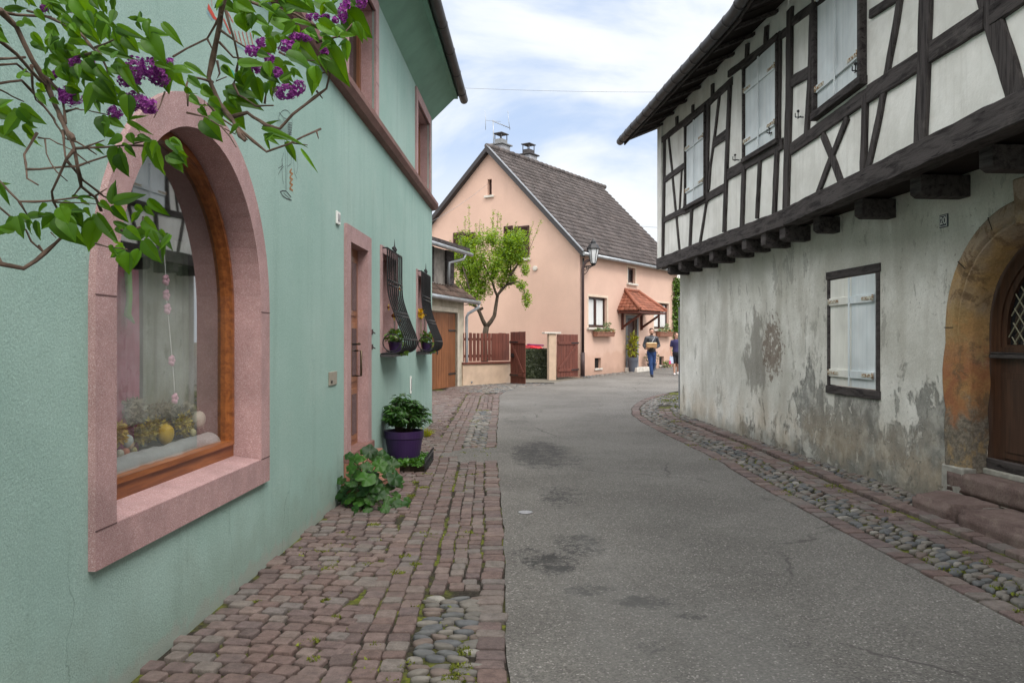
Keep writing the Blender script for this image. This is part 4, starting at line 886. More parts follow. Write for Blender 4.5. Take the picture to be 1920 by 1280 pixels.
def beam_uz(name, fr, q, w, o0=-.05, o1=.032, ext=.03, wob_=.008, m=None, parent=None):
    q = [Vector(p) for p in q]; d0 = (q[0]-q[1]).normalized()*ext; d1 = (q[-1]-q[-2]).normalized()*ext; q[0] += d0; q[-1] += d1
    # resample
    L_ = [0]
    for a, b in zip(q, q[1:]): L_.append(L_[-1] + (b-a).length)
    n = max(2, int(L_[-1]/.13)); rs = []; sd_ = U(0, 90)
    for i in range(n+1):
        t = L_[-1]*i/n; k = 0
        while k < len(L_)-2 and t > L_[k+1]: k += 1
        f = (t-L_[k])/max(1e-6, L_[k+1]-L_[k]); rs.append(q[k].lerp(q[k+1], f))
    mb = MB(); rings = []
    for i, p in enumerate(rs):
        t = (rs[min(i+1, n)] - rs[max(i-1, 0)]).normalized(); nn = Vector((-t.y, t.x))
        wa = w/2 + wob_*mnoise.noise(Vector((i*.6, sd_, 0))); wb = w/2 + wob_*mnoise.noise(Vector((i*.6, sd_, 9))); oo = o1 + .004*mnoise.noise(Vector((i*.5, sd_, 4)))
        ch = .008
        rings.append([mb.v(fr.P(p.x + nn.x*a, p.y + nn.y*a, o)) for a, o in ((-wb, o0), (-wb, oo-ch), (-wb+ch, oo), (wa-ch, oo), (wa, oo-ch), (wa, o0))])
    for a, b in zip(rings, rings[1:]):
        for k in range(6): mb.bm.faces.new([a[k], a[(k+1) % 6], b[(k+1) % 6], b[k]])
    mb.bm.faces.new(rings[0]); mb.bm.faces.new(rings[-1][::-1])
    return mb.build(name, m or (M['timber_v'] if name in ('post', 'brace') else M['timber']), parent or OH)
O1, O2, O3 = .036, .031, .026      # posts proudest, rails next, braces least
# sill beams and plates in world measure
beam_uz('sill_beam', FA, [(UK-.02, (ZB0+ZB1)/2), (UA1-.03, (ZB0+ZB1)/2 - .01)], ZB1-ZB0+.02, -.12, .07, 0, .012)
beam_uz('sill_beam', FB, [(1.0, (ZB0+ZB1)/2), (UKB+.02, (ZB0+ZB1)/2)], ZB1-ZB0+.02, -.12, .07, 0, .012)
def rail(zf, a, b, w, **k): return beam('rail', zf, [a, b], w, o1=O2, **k)
def post(zf, pts, w, **k): return beam('post', zf, pts, w, o1=O1, **k)
def brace(zf, pts, w, **k): return beam('brace', zf, pts, w, o1=O3, **k)
post(zoomA, [(95, 385), (92, 700), (84, 1175)], .13)
rail(zoomA, (95, 648), (238, 545), .13); rail(zoomA, (84, 912), (222, 845), .13); rail(zoomA, (222, 850), (480, 700), .15)
rail(zoomA, (510, 622), (612, 560), .15); rail(zoomA, (80, 388), (380, 148), .13); rail(zoomA, (380, 148), (530, 10), .14)
brace(zoomA, [(122, 390), (140, 560), (165, 830), (192, 1110)], .09); brace(zoomA, [(205, 590), (200, 700), (192, 830)], .07)
brace(zoomA, [(452, 92), (425, 330), (392, 560), (382, 700)], .09); rail(zoomA, (418, 408), (505, 345), .17)
brace(zoomA, [(372, 760), (350, 900), (326, 1050)], .09); post(zoomA, [(272, 850), (260, 1092)], .11)
post(zoomA, [(382, 150), (374, 500), (372, 780)], .13); post(zoomA, [(240, 300), (226, 820)], .09)
post(zoomA, [(522, 15), (505, 400), (485, 975)], .13); post(zoomA, [(612, 575), (600, 950)], .13)
post(zoomA, [(176, 250), (176, 300)], .13); post(zoomA, [(280, 175), (280, 215)], .10); post(zoomA, [(408, 40), (408, 100)], .12)
# window 2 and its neighbours
rail(zoomB, (25, 905), (300, 752), .17); post(zoomB, [(110, 370), (102, 860)], .08); post(zoomB, [(186, 850), (172, 1130)], .09)
post(zoomB, [(276, 790), (262, 1120)], .12); post(zoomB, [(290, 180), (283, 750)], .10); post(zoomB, [(122, 240), (118, 310)], .12); post(zoomB, [(222, 150), (218, 230)], .12)
rail(zoomB, (25, 385), (332, 160), .12, fr=FA); post(zoomB, [(345, 60), (340, 500), (322, 1130)], .22, fr=FB)
post(zoomB, [(462, 40), (452, 400), (432, 700)], .13); rail(zoomB, (360, 425), (450, 372), .16, fr=FB); rail(zoomB, (355, 115), (557, -35), .12, fr=FB)
rail(zoomC, (-40, 850), (405, 535), .17, fr=FB); rail(zoomC, (405, 535), (700, 345), .20, fr=FB)
brace(zoomC, [(585, -40), (555, 150), (500, 440), (455, 700), (395, 960)], .12); rail(zoomC, (420, 75), (570, -20), .10)
post(zoomC, [(383, 560), (372, 980)], .12); brace(zoomC, [(140, 780), (190, 900), (240, 1040)], .12); brace(zoomC, [(275, 680), (190, 890), (108, 1105)], .11)
post(zoomD, [(185, -60), (170, 400), (152, 830)], .21); rail(zoomD, (220, 290), (505, 110), .20); 
brace(zoomD, [(515, -60), (560, 110), (640, 350), (700, 560)], .22); rail(zoomD, (570, 80), (760, -50), .17)
post(zoomD, [(960, -200), (1000, 350)], .2); rail(zoomD, (700, -20), (1000, -200), .15)
# jetty joists and the boards above them
mb = MB(); mb.face([Q(-6, 3.07), Q(UFAR+.02, 3.07), PA(UA1-.05, 3.062), PA(UK, 3.062), PB(-6, 3.062)]); mb.build('jetty_boards', M['soffit'], OH)
for (x, y) in ((1253, 505), (1276, 500), (1304, 487), (1334, 476), (1368, 455), (1397, 450), (1433, 438), (1468, 432), (1530, 406), (1610, 372), (1716, 328), (1850, 260)):
    fr = FA if x < 1479 else FB; rc_ = .03 if fr is FA else -.12; u = fr.px(x, y, rc_)[0]; pf = fr.P(u, 0, rc_ + U(-.01, .02))
    ub = (pf - FR.O).dot(FR.u); o_f = (pf - FR.O).dot(FR.n); w = .085 + U(-.008, .012)
    if x == 1253: ub = UA1*.9995 if False else ub
    mb = MB(); fr2 = Fr(Q(ub, 0, 0), FR.n, 1)
    zt_, zb_ = 3.045, 2.85 + U(-.01, .015)
    mb.prism(fr2, [(-.05, zb_), (o_f - .05, zb_), (o_f, zb_ + .035), (o_f, zt_), (-.05, zt_)], -w, w)
    mb.build('joist', M['timber'], OH, bevel=.006)
# ---- roof: rafters, boards, slab, gutter
EO = .63; EZ = 5.74
def EA(u, o=0, z=0): return FA.P(u, EZ + z, EO + o)
def EB(u, o=0, z=0): return FB.P(u, EZ + z, EO + o)
UAR = UA1 + .40
slope = .42
mb = MB()
for fr, a, b in ((FA, UK+.02, UAR), (FB, -6, UKB+.02)):
    p = fr.P
    mb.hexa([p(a, EZ, EO), p(b, EZ, EO), p(b, EZ + (EO+5)*slope, -5), p(a, EZ+(EO+5)*slope, -5), p(a, EZ+.05, EO), p(b, EZ+.05, EO), p(b, EZ+.05+(EO+5)*slope, -5), p(a, EZ+.05+(EO+5)*slope, -5)])
mb.build('roof_boards', M['soffit'], OH)
mb = MB()
for fr, a, b in ((FA, UK+.02, UAR+.02), (FB, -6, UKB+.02)):
    p = fr.P
    mb.hexa([p(a, EZ+.053, EO+.05), p(b, EZ+.053, EO+.05), p(b, EZ+.053+(EO+5.05)*slope, -5), p(a, EZ+.053+(EO+5.05)*slope, -5), p(a, EZ+.13, EO+.05), p(b, EZ+.13, EO+.05), p(b, EZ+.13+(EO+5.05)*slope, -5), p(a, EZ+.13+(EO+5.05)*slope, -5)])
mb.build('roof', M['tile_dark'], OH)
for fr, us in ((FA, [UK + .35 + .78*i for i in range(9)]), (FB, [UKB - .35 - .8*i for i in range(11)])):
    for u in us:
        if fr is FA and u > UAR: continue
        p = fr.P; w = .045; d = .05; mb = MB()
        mb.hexa([p(u-w, EZ-d, EO-.05), p(u+w, EZ-d, EO-.05), p(u+w, EZ-d+(EO+.35)*slope, -.4), p(u-w, EZ-d+(EO+.35)*slope, -.4), p(u-w, EZ-.004, EO-.05), p(u+w, EZ-.004, EO-.05), p(u+w, EZ-.004+(EO+.35)*slope, -.4), p(u-w, EZ-.004+(EO+.35)*slope, -.4)])
        mb.build('rafter', M['timber'], OH)
path = [EA(UAR+.04, .09, .02)] + [EA(UK + (UAR-UK)*(1-i/7), .09, .02 + .008*math.sin(i*2)) for i in range(1, 7)] + [(EA(UK, .09, .02)+EB(UKB, .09, .02))/2] + [EB(UKB - i*1.2, .09, .02+.006*math.sin(i)) for i in range(1, 11)]
mb = MB(); mb.tube(path, .078, 12)
for a, b in zip(path, path[1:]):
    for t in (.25, .75): c_ = a.lerp(b, t); d_ = (b-a).normalized()*.02; mb.tube([c_-d_, c_+d_], .084, 12)
mb.build('gutter', M['dark_metal'], OH)
# fascia
mb = MB()
for fr, a, b in ((FA, UK, UAR), (FB, -6, UKB)): mb.box(fr, a, b, EZ-.06, EZ+.05, EO-.01, EO+.015)
mb.build('fascia', M['timber'], OH)
# ---- shuttered windows
def shutter_leaf(fr, u0, u1, z0, z1, o, m, parent, battens, hinge_u, hz=None):
    mb = MB(); n = max(2, round(abs(u1-u0)/.16)); w = (u1-u0)/n
    for i in range(n): mb.box(fr, u0 + w*i + .0015, u0 + w*(i+1) - .0015, z0, z1, o, o + .022)
    lf = mb.build('shutter', m, parent, bevel=.003)
    for z in battens: mb = MB(); mb.box(fr, min(u0, u1)+.005, max(u0, u1)-.005, z-.045, z+.045, o+.0225, o+.045); mb.build('batten', m, lf, bevel=.004)
    for z in battens:
        mb = MB()
        a, b = sorted((hinge_u, hinge_u + (.24 if hinge_u < (u0+u1)/2 else -.24)*min(1, abs(u1-u0)/.4)))
        mb.box(fr, a, b, z-.019, z+.019, o+.0455, o+.051)
        mb.tube([fr.P(hinge_u, z-.035, o+.05), fr.P(hinge_u, z+.035, o+.05)], .012, 8)
        for k in range(3): c_ = a + (b-a)*(.2+.3*k); mb.ell(fr.P(c_, z, o+.051), .009, .009, .009, 6, 4)
        mb.build('hinge', M['hinge'], lf)
    return lf
def shutter_window(fr, u0, u1, z0, z1, m0, m1, bat, o=.0, fw=.07, name='shuttered_window', sill=True, fo=.05):
    mb = MB()
    mb.box(fr, u0-fw, u0, z0-.0, z1+.0, o-.06, o+fo); mb.box(fr, u1, u1+fw, z0, z1, o-.06, o+fo)
    mb.box(fr, u0-fw-.015, u1+fw+.015, z1, z1+fw+.02, o-.06, o+fo+.008); mb.box(fr, u0-fw-.015, u1+fw+.015, z0-fw-.02, z0, o-.06, o+fo+.012)
    f = mb.build(name, M['timber'], OH, bevel=.006); um = (u0+u1)/2
    shutter_leaf(fr, um+.004, u1-.008, z0+.012, z1-.012, o-.005, m0, f, bat, u1-.012)     # far leaf (left in view)
    shutter_leaf(fr, u0+.008, um-.004, z0+.012, z1-.012, o+.002, m1, f, bat, u0+.012)
    mb = MB(); mb.box(fr, um-.016, um+.016, z0+.02, z1-.02, o+.0265 if False else o+.046, o+.058); mb.build('cover_strip', M['shutter'], f, bevel=.003)
    return f
shutter_window(FR, swr+.07, swl-.07, swz0+.08, swz1-.09, M['shutter_w'], M['shutter'], (1.17, 2.03), o=-.012, fw=.075, fo=.022)
def from_px(fr, x0, x1, zf): a = fr.px(*zf(x0, 500))[0]; b = fr.px(*zf(x1, 500))[0]; return min(a, b), max(a, b)
a, b = from_px(FA, 240, 362, zoomA); zt = FA.px(*zoomA(300, 250))[1]; zb = FA.px(*zoomA(300, 785))[1]
shutter_window(FA, a, b, zb, zt, M['shutter'], M['shutter'], (zb+.27, zt-.42), o=.01, fw=.05)
a, b = from_px(FA, 112, 280, zoomB); zt = FA.px(*zoomB(195, 285))[1]; zb = FA.px(*zoomB(190, 778))[1]
shutter_window(FA, a, b, zb, zt, M['shutter'], M['shutter'], (zb+.23, zt-.33), o=.01, fw=.05)
a, b = from_px(FB, 112, 365, zoomC); zb = FB.px(*zoomC(230, 548))[1]
shutter_window(FB, a, b, zb, zb+1.62, M['shutter'], M['shutter'], (zb+.25, zb+1.30), o=.012, fw=.07, fo=.06)
# shutter catches
for fr, zf, x, y in ((FA, zoomA, 575, 520), (FA, zoomB, 255, 695), (FB, zoomB, 408, 612), (FB, zoomC, 355, 405)):
    u, z = fr.px(*zf(x, y)); mb = MB(); p = fr.P
    mb.tube([p(u, z, -.01), p(u, z, .10)], .007, 6); mb.tube([p(u, z, .10), p(u, z+.05, .10)], .006, 6); mb.tube([p(u+.04, z, .05), p(u+.04, z+.07, .05)], .006, 6); mb.tube([p(u-.04, z, .05), p(u+.06, z, .05)], .007, 6)
    mb.ell(p(u+.04, z+.085, .05), .018, .018, .018, 8, 6); mb.build('shutter_catch', M['iron'], OH)
# ---- arched doorway
def arcpts(r, n=30, a0=0, a1=math.pi): return [(uc + r*math.cos(a0 + (a1-a0)*i/n), zs + r*math.sin(a0 + (a1-a0)*i/n)) for i in range(n+1)]
prof = [(1.065, -.02), (1.065, .022), (1.05, .03), (.925, .03), (.915, .0), (.895, .0), (.89, .018), (.868, .018), (.858, -.02), (.84, -.03), (.81, -.09), (.80, -.22)]
V = []; F = []; 
stations = [('j', t) for t in range(13)] + [('a', i) for i in range(1, 31)] + [('j2', t) for t in range(12, -1, -1)]
sub = []
for (r0, o0), (r1, o1) in zip(prof, prof[1:]):
    L_ = math.hypot(r1-r0, o1-o0); k = max(1, int(L_/.03))
    for i in range(k): sub.append((r0 + (r1-r0)*i/k, o0 + (o1-o0)*i/k))
sub.append(prof[-1]); NS = len(sub)
def erode(u, z, r, o):
    low = max(0, min(1, (1.58 - z)/.12)) if z < zs else 0
    nz = mnoise.noise(Vector((u*3, z*3, r*3 + o*3))); nz2 = mnoise.noise(Vector((u*9, z*9, r*7 + o*5)))
    d = .004*nz2 + .003*nz
    if low: d += low*(.035*nz + .014*nz2)
    return d, low
edge_n = []
for kind, i in stations:
    for k, (r, o) in enumerate(sub):
        if kind == 'a': th = math.pi*i/30; u, z = uc + r*math.cos(th), zs + r*math.sin(th); ru, rz = math.cos(th), math.sin(th)
        else:
            sg = 1 if kind == 'j' else -1; z = .17 + (zs-.17)*i/12; u = uc + sg*r; ru, rz = sg, 0
        d, low = erode(u, z, r, o)
        rr_ = 0
        if low:   # eroded jamb: mouldings worn to a rough chamfer, outer edge ragged
            oo = .018 if r > .90 else .018 - (.90 - r)*.6
            if o <= -.10: oo = o
            o = o + (oo - o)*low*.85
            if k < 4: rr_ = low*(.05*mnoise.noise(Vector((z*4, 1, 0))) + .03*mnoise.noise(Vector((z*13, 5, 0))))
        V.append(Q(u + ru*(d*.8 + rr_), z + rz*d*.8, o + d))
for j in range(len(stations)-1):
    for k in range(NS-1): a = j*NS+k; F.append((a, a+1, a+NS+1, a+NS))
ar = pyobj('door_arch', V, F, M['arch'], OH)
mb = MB()      # keystone and voussoir joints
mb.prism(FR, [(uc-.10, zs+.84), (uc+.10, zs+.84), (uc+.135, zs+1.22), (uc-.135, zs+1.22)], -.05, .065); mb.build('keystone', M['arch'], ar, bevel=.015)
for t in (.02, .62, 1.12, math.pi-.02, math.pi-.62, math.pi-1.12):
    c_, s_ = math.cos(t), math.sin(t); e = .004; mb = MB()
    mb.prism(FR, [(uc + .935*c_ - e*s_, zs + .935*s_ + e*c_), (uc + 1.065*c_ - e*s_, zs + 1.065*s_ + e*c_), (uc + 1.065*c_ + e*s_, zs + 1.065*s_ - e*c_), (uc + .935*c_ + e*s_, zs + .935*s_ - e*c_)], .0, .0325); mb.build('stone_joint', M['dark'], ar)
for a_ in (uc+.79, uc-1.11): mb = MB(); mb.box(FR, a_, a_+.32, .10, .40, -.1, .035); mb.build('base_block', M['mortar'], ar, bevel=.012)
# door
di, do = -.28, -.21
dr = arch(uc, .83, .40, zs, .83); hole = [(uc-.62, 1.64), (uc-.09, 1.64)] ; 
def half_lattice(sg):
    pts = [(uc + sg*.06, 1.52), (uc + sg*.60, 1.52)]; pts += [(uc + sg*.60*math.cos(t), zs + .60*math.sin(t)) for t in [i*1.47/12 for i in range(13)]]
    return pts if sg > 0 else pts
mb = MB(); mb.fill(FR, dr, [arch(uc, .66, 1.50, zs, .66)], di+.05, depth=.06, rim=.05)
dd_ = mb.build('door', M['door_old'], OH)
mb = MB(); mb.fill(FR, arch(uc, .66, 1.5, zs, .66), [half_lattice(1), half_lattice(-1)], di+.035, depth=.04)
mb.box(FR, uc-.045, uc+.045, .42, 1.52, di+.05, di+.075)
for sg in (-1, 1):
    a, b = sorted((uc+sg*.10, uc+sg*.62)); mb.box(FR, a, b, .52, 1.28, di+.05, di+.062); mb.box(FR, a+.05, b-.05, .58, 1.22, di+.062, di+.072)
mb.build('door_panels', M['door_old'], dd_, bevel=.004)
mb = MB(); mb.box(FR, uc-.75, uc+.75, 1.40, 1.435, di+.05, di+.10); mb.box(FR, uc-.75, uc+.75, 1.435, 1.455, di+.05, di+.085); mb.build('door_rail', M['timber'], dd_, bevel=.006)
mb = MB(); mb.box(FR, uc-.80, uc+.80, .40, .50, di+.05, di+.09); mb.build('weather_board', M['timber'], dd_, bevel=.01)
mb = MB(); mb.fill(FR, arch(uc, .65, 1.5, zs, .65), [], di+.0); mb.build('door_glass', M['glass_dark'], dd_)
mb = MB()
for sg in (-1, 1):
    for k in range(-9, 16):
        for s2 in (-1, 1):
            seg = []
            for i in range(41):
                t = -1 + i*.05; uu = uc + k*.115 + t; zz = 1.9 + s2*t*1.25; du = (uu-uc)*sg
                if .06 < du < .60 and zz > 1.52 and (zz < zs or math.hypot(uu-uc, zz-zs) < .60): seg.append(Q(uu, zz, di+.02))
            if len(seg) > 1: mb.tube(seg, .0065, 5, cap=False)
mb.build('lattice', flat('lead_came', (0.30, 0.28, 0.20), .5, metal=.3), dd_)
# number plaque 20
np_ = thing('house_number_plate', Q(7.0, 2.6, 0), 'dark enamel house number plate reading 20 beside the stone arch', 'sign')
u0, z1 = FR.px(1762, 401); u1, z0 = FR.px(1780, 428); uu, zz = (u0+u1)/2, (z0+z1)/2
mb = MB(); mb.box(FR, uu-.062, uu+.062, zz-.062, zz+.062, 0, .012); pl = mb.build('plate', M['blueplate'], np_, bevel=.003)
mb = MB()
for a in (-.052, .048): mb.box(FR, uu+a, uu+a+.004, zz-.052, zz+.052, .012, .0135)
for a in (-.052, .048): mb.box(FR, uu-.048, uu+.048, zz+a, zz+a+.004, .012, .0135)
mb.build('border', M['white'], np_)
tx = bpy.data.curves.new('numeral', 'FONT'); tx.body = '20'; tx.size = .098; tx.align_x = 'CENTER'; tx.align_y = 'CENTER'; tx.extrude = .001; tx.space_character = 1.0
to = bpy.data.objects.new('numeral', tx); C.objects.link(to)
dg = bpy.context.evaluated_depsgraph_get(); me = bpy.data.meshes.new_from_object(to.evaluated_get(dg)); bpy.data.objects.remove(to)
xa = -FR.u; ya = Vector((0, 0, 1)); za = FR.n
me.transform(Matrix.Translation(Q(uu, zz, .0145)) @ Matrix(((xa.x, ya.x, za.x, 0), (xa.y, ya.y, za.y, 0), (xa.z, ya.z, za.z, 0), (0, 0, 0, 1))))
meshobj('numeral', me, M['white'], np_)
for k, (x, y) in enumerate(((1833, 360), (1763, 365), (1545, 395))):
    pass
# steps: rough sandstone blocks
def rough_block(name, c8, m, label, sub_=5, amp=.012, rr=.03, seed=1):
    bm = bmesh.new(); v = [bm.verts.new(p) for p in c8]
    for i in ((3,2,1,0),(4,5,6,7),(0,1,5,4),(1,2,6,5),(2,3,7,6),(3,0,4,7)): bm.faces.new([v[k] for k in i])
    bmesh.ops.bevel(bm, geom=list(bm.edges), offset=rr, segments=2, affect='EDGES')
    for _ in range(sub_): 
        es = [e for e in bm.edges if e.calc_length() > .05]
        if not es: break
        bmesh.ops.subdivide_edges(bm, edges=es, cuts=1, use_grid_fill=True)
    bmesh.ops.triangulate(bm, faces=[f for f in bm.faces if len(f.verts) > 4]); bm.normal_update()
    for q in bm.verts:
        d = amp*mnoise.noise(q.co*5 + Vector((seed, 0, 0))) + amp*.5*mnoise.noise(q.co*16 + Vector((seed, 3, 0)))
        if q.normal.z > .8: d *= .35
        q.co += q.normal*d
    me = bpy.data.meshes.new(name); bm.to_mesh(me); bm.free()
    me.polygons.foreach_set('use_smooth', [True]*len(me.polygons))
    b = sum((Vector(p) for p in c8), Vector())/8; b.z = 0
    o = meshobj(name, me, m, None, None, b); return tag(o, label, 'stone step')
def blk(u0, u1, o0, o1, z0, z1, skew=0): return [Q(u0, z0, o0), Q(u1, z0, o0), Q(u1-skew, z0, o1), Q(u0+skew*.3, z0, o1), Q(u0, z1, o0), Q(u1, z1, o0), Q(u1-skew, z1, o1), Q(u0+skew*.3, z1, o1)]
rough_block('stone_step', blk(6.62, 7.38, -.02, .46, -.08, .165, .14), M['step'], 'smaller reddish sandstone block at the far end of the lower door step', amp=.02, rr=.035, seed=1)
rough_block('stone_step', blk(4.6, 6.58, -.02, .50, -.08, .165, .05), M['step'], 'long reddish sandstone block of the lower step, in front of the arched door', amp=.016, rr=.04, seed=5)
rough_block('stone_step', blk(4.9, 7.36, -.35, .035, .16, .355, 0), M['step'], 'straight upper door step of red sandstone directly under the arched door', amp=.005, rr=.012, seed=8)
mb = MB(); mb.box(FR, 4.6, 7.3, -.01, .14, .0, .173); mb.box(FR, uc-.82, uc+.82, .35, .405, -.36, -.16); mb.build('mortar_bed', M['mortar'], OH, bevel=.01)
# ------------------------------------------------------------------ peach house
PH = thing('house', (PC[0], PC[1], g(28.9)), 'peach rendered house with steep dark tiled roof and tall gable at the bend', 'house')
SR, ZR, ZE = 4.09, 9.12, 4.95
GW = 8.3; FWd = 9.35
zL = lambda s: ZE + (ZR-ZE)*s/SR if s < SR else ZR - (s-SR)*(ZR-ZE)/SR*.88
TF = lambda x, y, o=0: FF.px(x, y, o); TG = lambda x, y, o=0: FG.px(x, y, o)
def wrect(fr, x0, x1, y0, y1):
    xm, ym = (x0+x1)/2, (y0+y1)/2; a = fr.px(x0, ym)[0]; b = fr.px(x1, ym)[0]; return min(a, b), max(a, b), fr.px(xm, y1)[1], fr.px(xm, y0)[1]
Wn1 = wrect(FF, 1103, 1138, 557, 614); Wn2 = wrect(FF, 1226, 1254, 568, 617); Wsm = wrect(FF, 1177, 1191, 502, 531)
Dr = wrect(FF, 1176, 1194, 597, 695); V1 = wrect(FF, 1115, 1127, 671, 690); V2 = wrect(FF, 1236, 1245, 668, 684)
holes = [rect(*r) for r in (Wn1, Wn2, Wsm, Dr, V1, V2)]
gs = wrect(FG, 914, 922, 336, 366)
mb = MB(); mb.fill(FF, rect(0, FWd, -.3, ZE+.1), holes, 0, depth=.16)
mb.fill(FG, [(0, -.3), (GW, -.3), (GW, zL(GW)), (SR, ZR), (0, ZE)], [rect(*gs)], 0, depth=.2)
p = FF.P; mb.face([p(FWd, -.3), p(FWd, -.3, -GW), p(FWd, zL(GW), -GW), p(FWd, ZR, -SR), p(FWd, ZE)])
mb.build('wall', M['pink'], PH)
def tile_roof(name, O, ud, sdv, width, length, tw, ex, m, parent, wave=.025, lip=.02, shape=None, n=6):
    """courses of separate waved tiles; ud along eaves, sdv up the slope"""
    ud = ud.normalized(); sdv = sdv.normalized(); nn = ud.cross(sdv).normalized()
    if nn.z < 0: nn = -nn
    V = []; F = []; rows = int(math.ceil(length/ex))
    for r in range(rows):
        s0 = r*ex; s1 = min(length, s0 + ex*1.08)
        lo_, hi_ = (0, width) if not shape else shape(s0 + ex*.5)
        k0, k1 = int(math.floor(lo_/tw)), int(math.ceil(hi_/tw))
        for k in range(k0, k1):
            a, b = max(lo_, k*tw), min(hi_, (k+1)*tw)
            if b - a < tw*.15: continue
            jz = U(-.003, .004); bidx = len(V)
            for i in range(n+1):
                t = i/n; x = a + (b-a)*t; ph = (x - k*tw)/tw
                w_ = wave*(1 - math.cos(ph*6.283))*.5 + (wave*.25 if ph > .8 else 0)
                P0 = O + ud*x + sdv*s0 + nn*(w_ + lip + jz); P1 = O + ud*x + sdv*s1 + nn*(w_*.9 + .002)
                V += [P0 - nn*lip*1.4, P0, P1]
            for i in range(n):
                q = bidx + i*3; F += [(q, q+3, q+4, q+1), (q+1, q+4, q+5, q+2)]
    return pyobj(name, V, F, m, parent)
pitch = (FF.n*-1*SR + Vector((0, 0, ZR-ZE))).normalized(); Ls = math.hypot(SR, ZR-ZE)
ov = .32; eO = FF.P(-.22, ZE, 0) - pitch*ov + Vector((0, 0, .12))
rf = tile_roof('roof', eO, FF.u, pitch, FWd+.45, Ls+ov, .215, .27, M['tile_dark'], PH, .04, .034)
gdir = FG.u
mb = MB()
p2 = (FF.n*-1*(GW-SR) + Vector((0, 0, zL(GW)-ZR))).normalized()
top0, top1 = FF.P(-.22, ZR+.12, -SR), FF.P(FWd+.23, ZR+.12, -SR); e0_, e1_ = FF.P(-.22, ZR+.12, -SR) + p2*((GW-SR)*1.25+.1), FF.P(FWd+.23, ZR+.12, -SR) + p2*((GW-SR)*1.25+.1)
dn = Vector((0, 0, -.10))
mb.hexa([top0+dn, top1+dn, e1_+dn, e0_+dn, top0, top1, e1_, e0_])
f0, f1 = FF.P(-.20, ZE, 0) - pitch*ov, FF.P(FWd+.21, ZE, 0) - pitch*ov
mb.hexa([f0+Vector((0,0,0)), f1, top1+dn*1.2, top0+dn*1.2, f0+Vector((0,0,.10)), f1+Vector((0,0,.10)), top1+Vector((0,0,-.02)), top0+Vector((0,0,-.02))])
mb.build('roof_deck', M['tile_dark'], rf)
mb = MB()      # verge boards and the light flashing edge
for sgn, (A, B) in enumerate((((-.32*.7, ZE-.34*.72), (SR, ZR)), ((SR, ZR), (GW+.25, zL(GW+.25))))):
    a, b = Vector(A), Vector(B); d = (b-a).normalized(); nq = Vector((-d.y, d.x))*(.19)
    mb.prism(FG, [(a.x, a.y-.06), (b.x, b.y-.06), (b.x, b.y+.15), (a.x, a.y+.15)], .0, .24)
mb.build('verge_board', flat('slate_verge', (0.045, 0.042, 0.045), .6), rf)
mb = MB(); a, b = Vector((-.25, ZE-.10)), Vector((SR-.02, ZR+.165))
mb.prism(FG, [(a.x, a.y+.0), (b.x, b.y+.0), (b.x, b.y+.045), (a.x, a.y+.045)], .16, .255); mb.build('verge_flashing', flat('pale_zinc', (0.26, 0.275, 0.30), .5, metal=.2), rf)
mb = MB()
for i in range(27):
    u = -.22 + i*(FWd+.4)/26; pts = [FF.P(u, ZR+.16, -SR), FF.P(u+.40, ZR+.185, -SR)]; mb.tube(pts, [.10, .12], 10)
mb.build('ridge_tiles', M['tile_dark'], rf)
def fpath(px_list, fr=FF, o=0): return [fr.P(*fr.px(x, y, o), o) for x, y in px_list]
mb = MB(); mb.tube([f0 + Vector((0,0,.03)) + FF.n*.05, f1 + Vector((0,0,.03)) + FF.n*.05], .065, 10); mb.build('gutter', M['zinc'], PH)
# chimneys
for t, sc in ((1.15, 1), (3.25, .95)):
    c_ = FF.P(t, 0, -SR-.25); zz = ZR - .25
    mb = MB(); fr = Fr((c_.x, c_.y), FF.u, 1)
    mb.box(fr, -.30, .30, zz, zz+.72, -.26, .26); ch = mb.build('chimney', M['chimney'], rf, bevel=.01)
    mb = MB(); mb.box(fr, -.38, .38, zz+.72, zz+.78, -.34, .34); mb.box(fr, -.22, .22, zz+.78, zz+.98, -.18, .18); mb.build('chimney_top', M['grey'] if t < 2 else M['dark_metal'], ch, bevel=.012)
    mb = MB()
    for a in (-.2, .2):
        for b in (-.16, .16): mb.tube([fr.P(a, zz+.97, b), fr.P(a, zz+1.2, b)], .02, 6)
    mb.box(fr, -.26, .26, zz+1.19, zz+1.225, -.22, .22); mb.box(fr, -.12, .12, zz+1.225, zz+1.255, -.1, .1); mb.build('chimney_cowl', M['dark_metal'], ch)
# aerial
a0 = FG.P(SR-.10, ZR+.1, -.15); mb = MB(); mb.tube([a0, a0 + Vector((-.03, 0, 1.15))], .018, 6)
at_ = a0 + Vector((-.03, 0, 1.1)); bx = Vector((.75, .2, -.25)).normalized(); el = Vector((.15, -.1, 1)).normalized()
mb.tube([at_ - bx*.05, at_ + bx*.75], .014, 6)
for k in range(7): c_ = at_ + bx*(.12 + .09*k); mb.tube([c_ - el.cross(bx)*.16, c_ + el.cross(bx)*.16], .006, 5); 
for sx_ in (-.30, .62):
    c_ = at_ + Vector((sx_, .05, .05))
    mb.tube([c_ + Vector((-.03, 0, .38)), c_, c_ + Vector((.05 if sx_ > 0 else -.0, 0, -.38))], .010, 5)
mb.tube([at_ + Vector((-.30, .05, .05)), at_ + Vector((.3, .05, .0))], .008, 5)
tag(mb.build('television_aerial', M['zinc'], base=a0), 'thin television aerial standing on the gable end of the peach house roof', 'aerial')
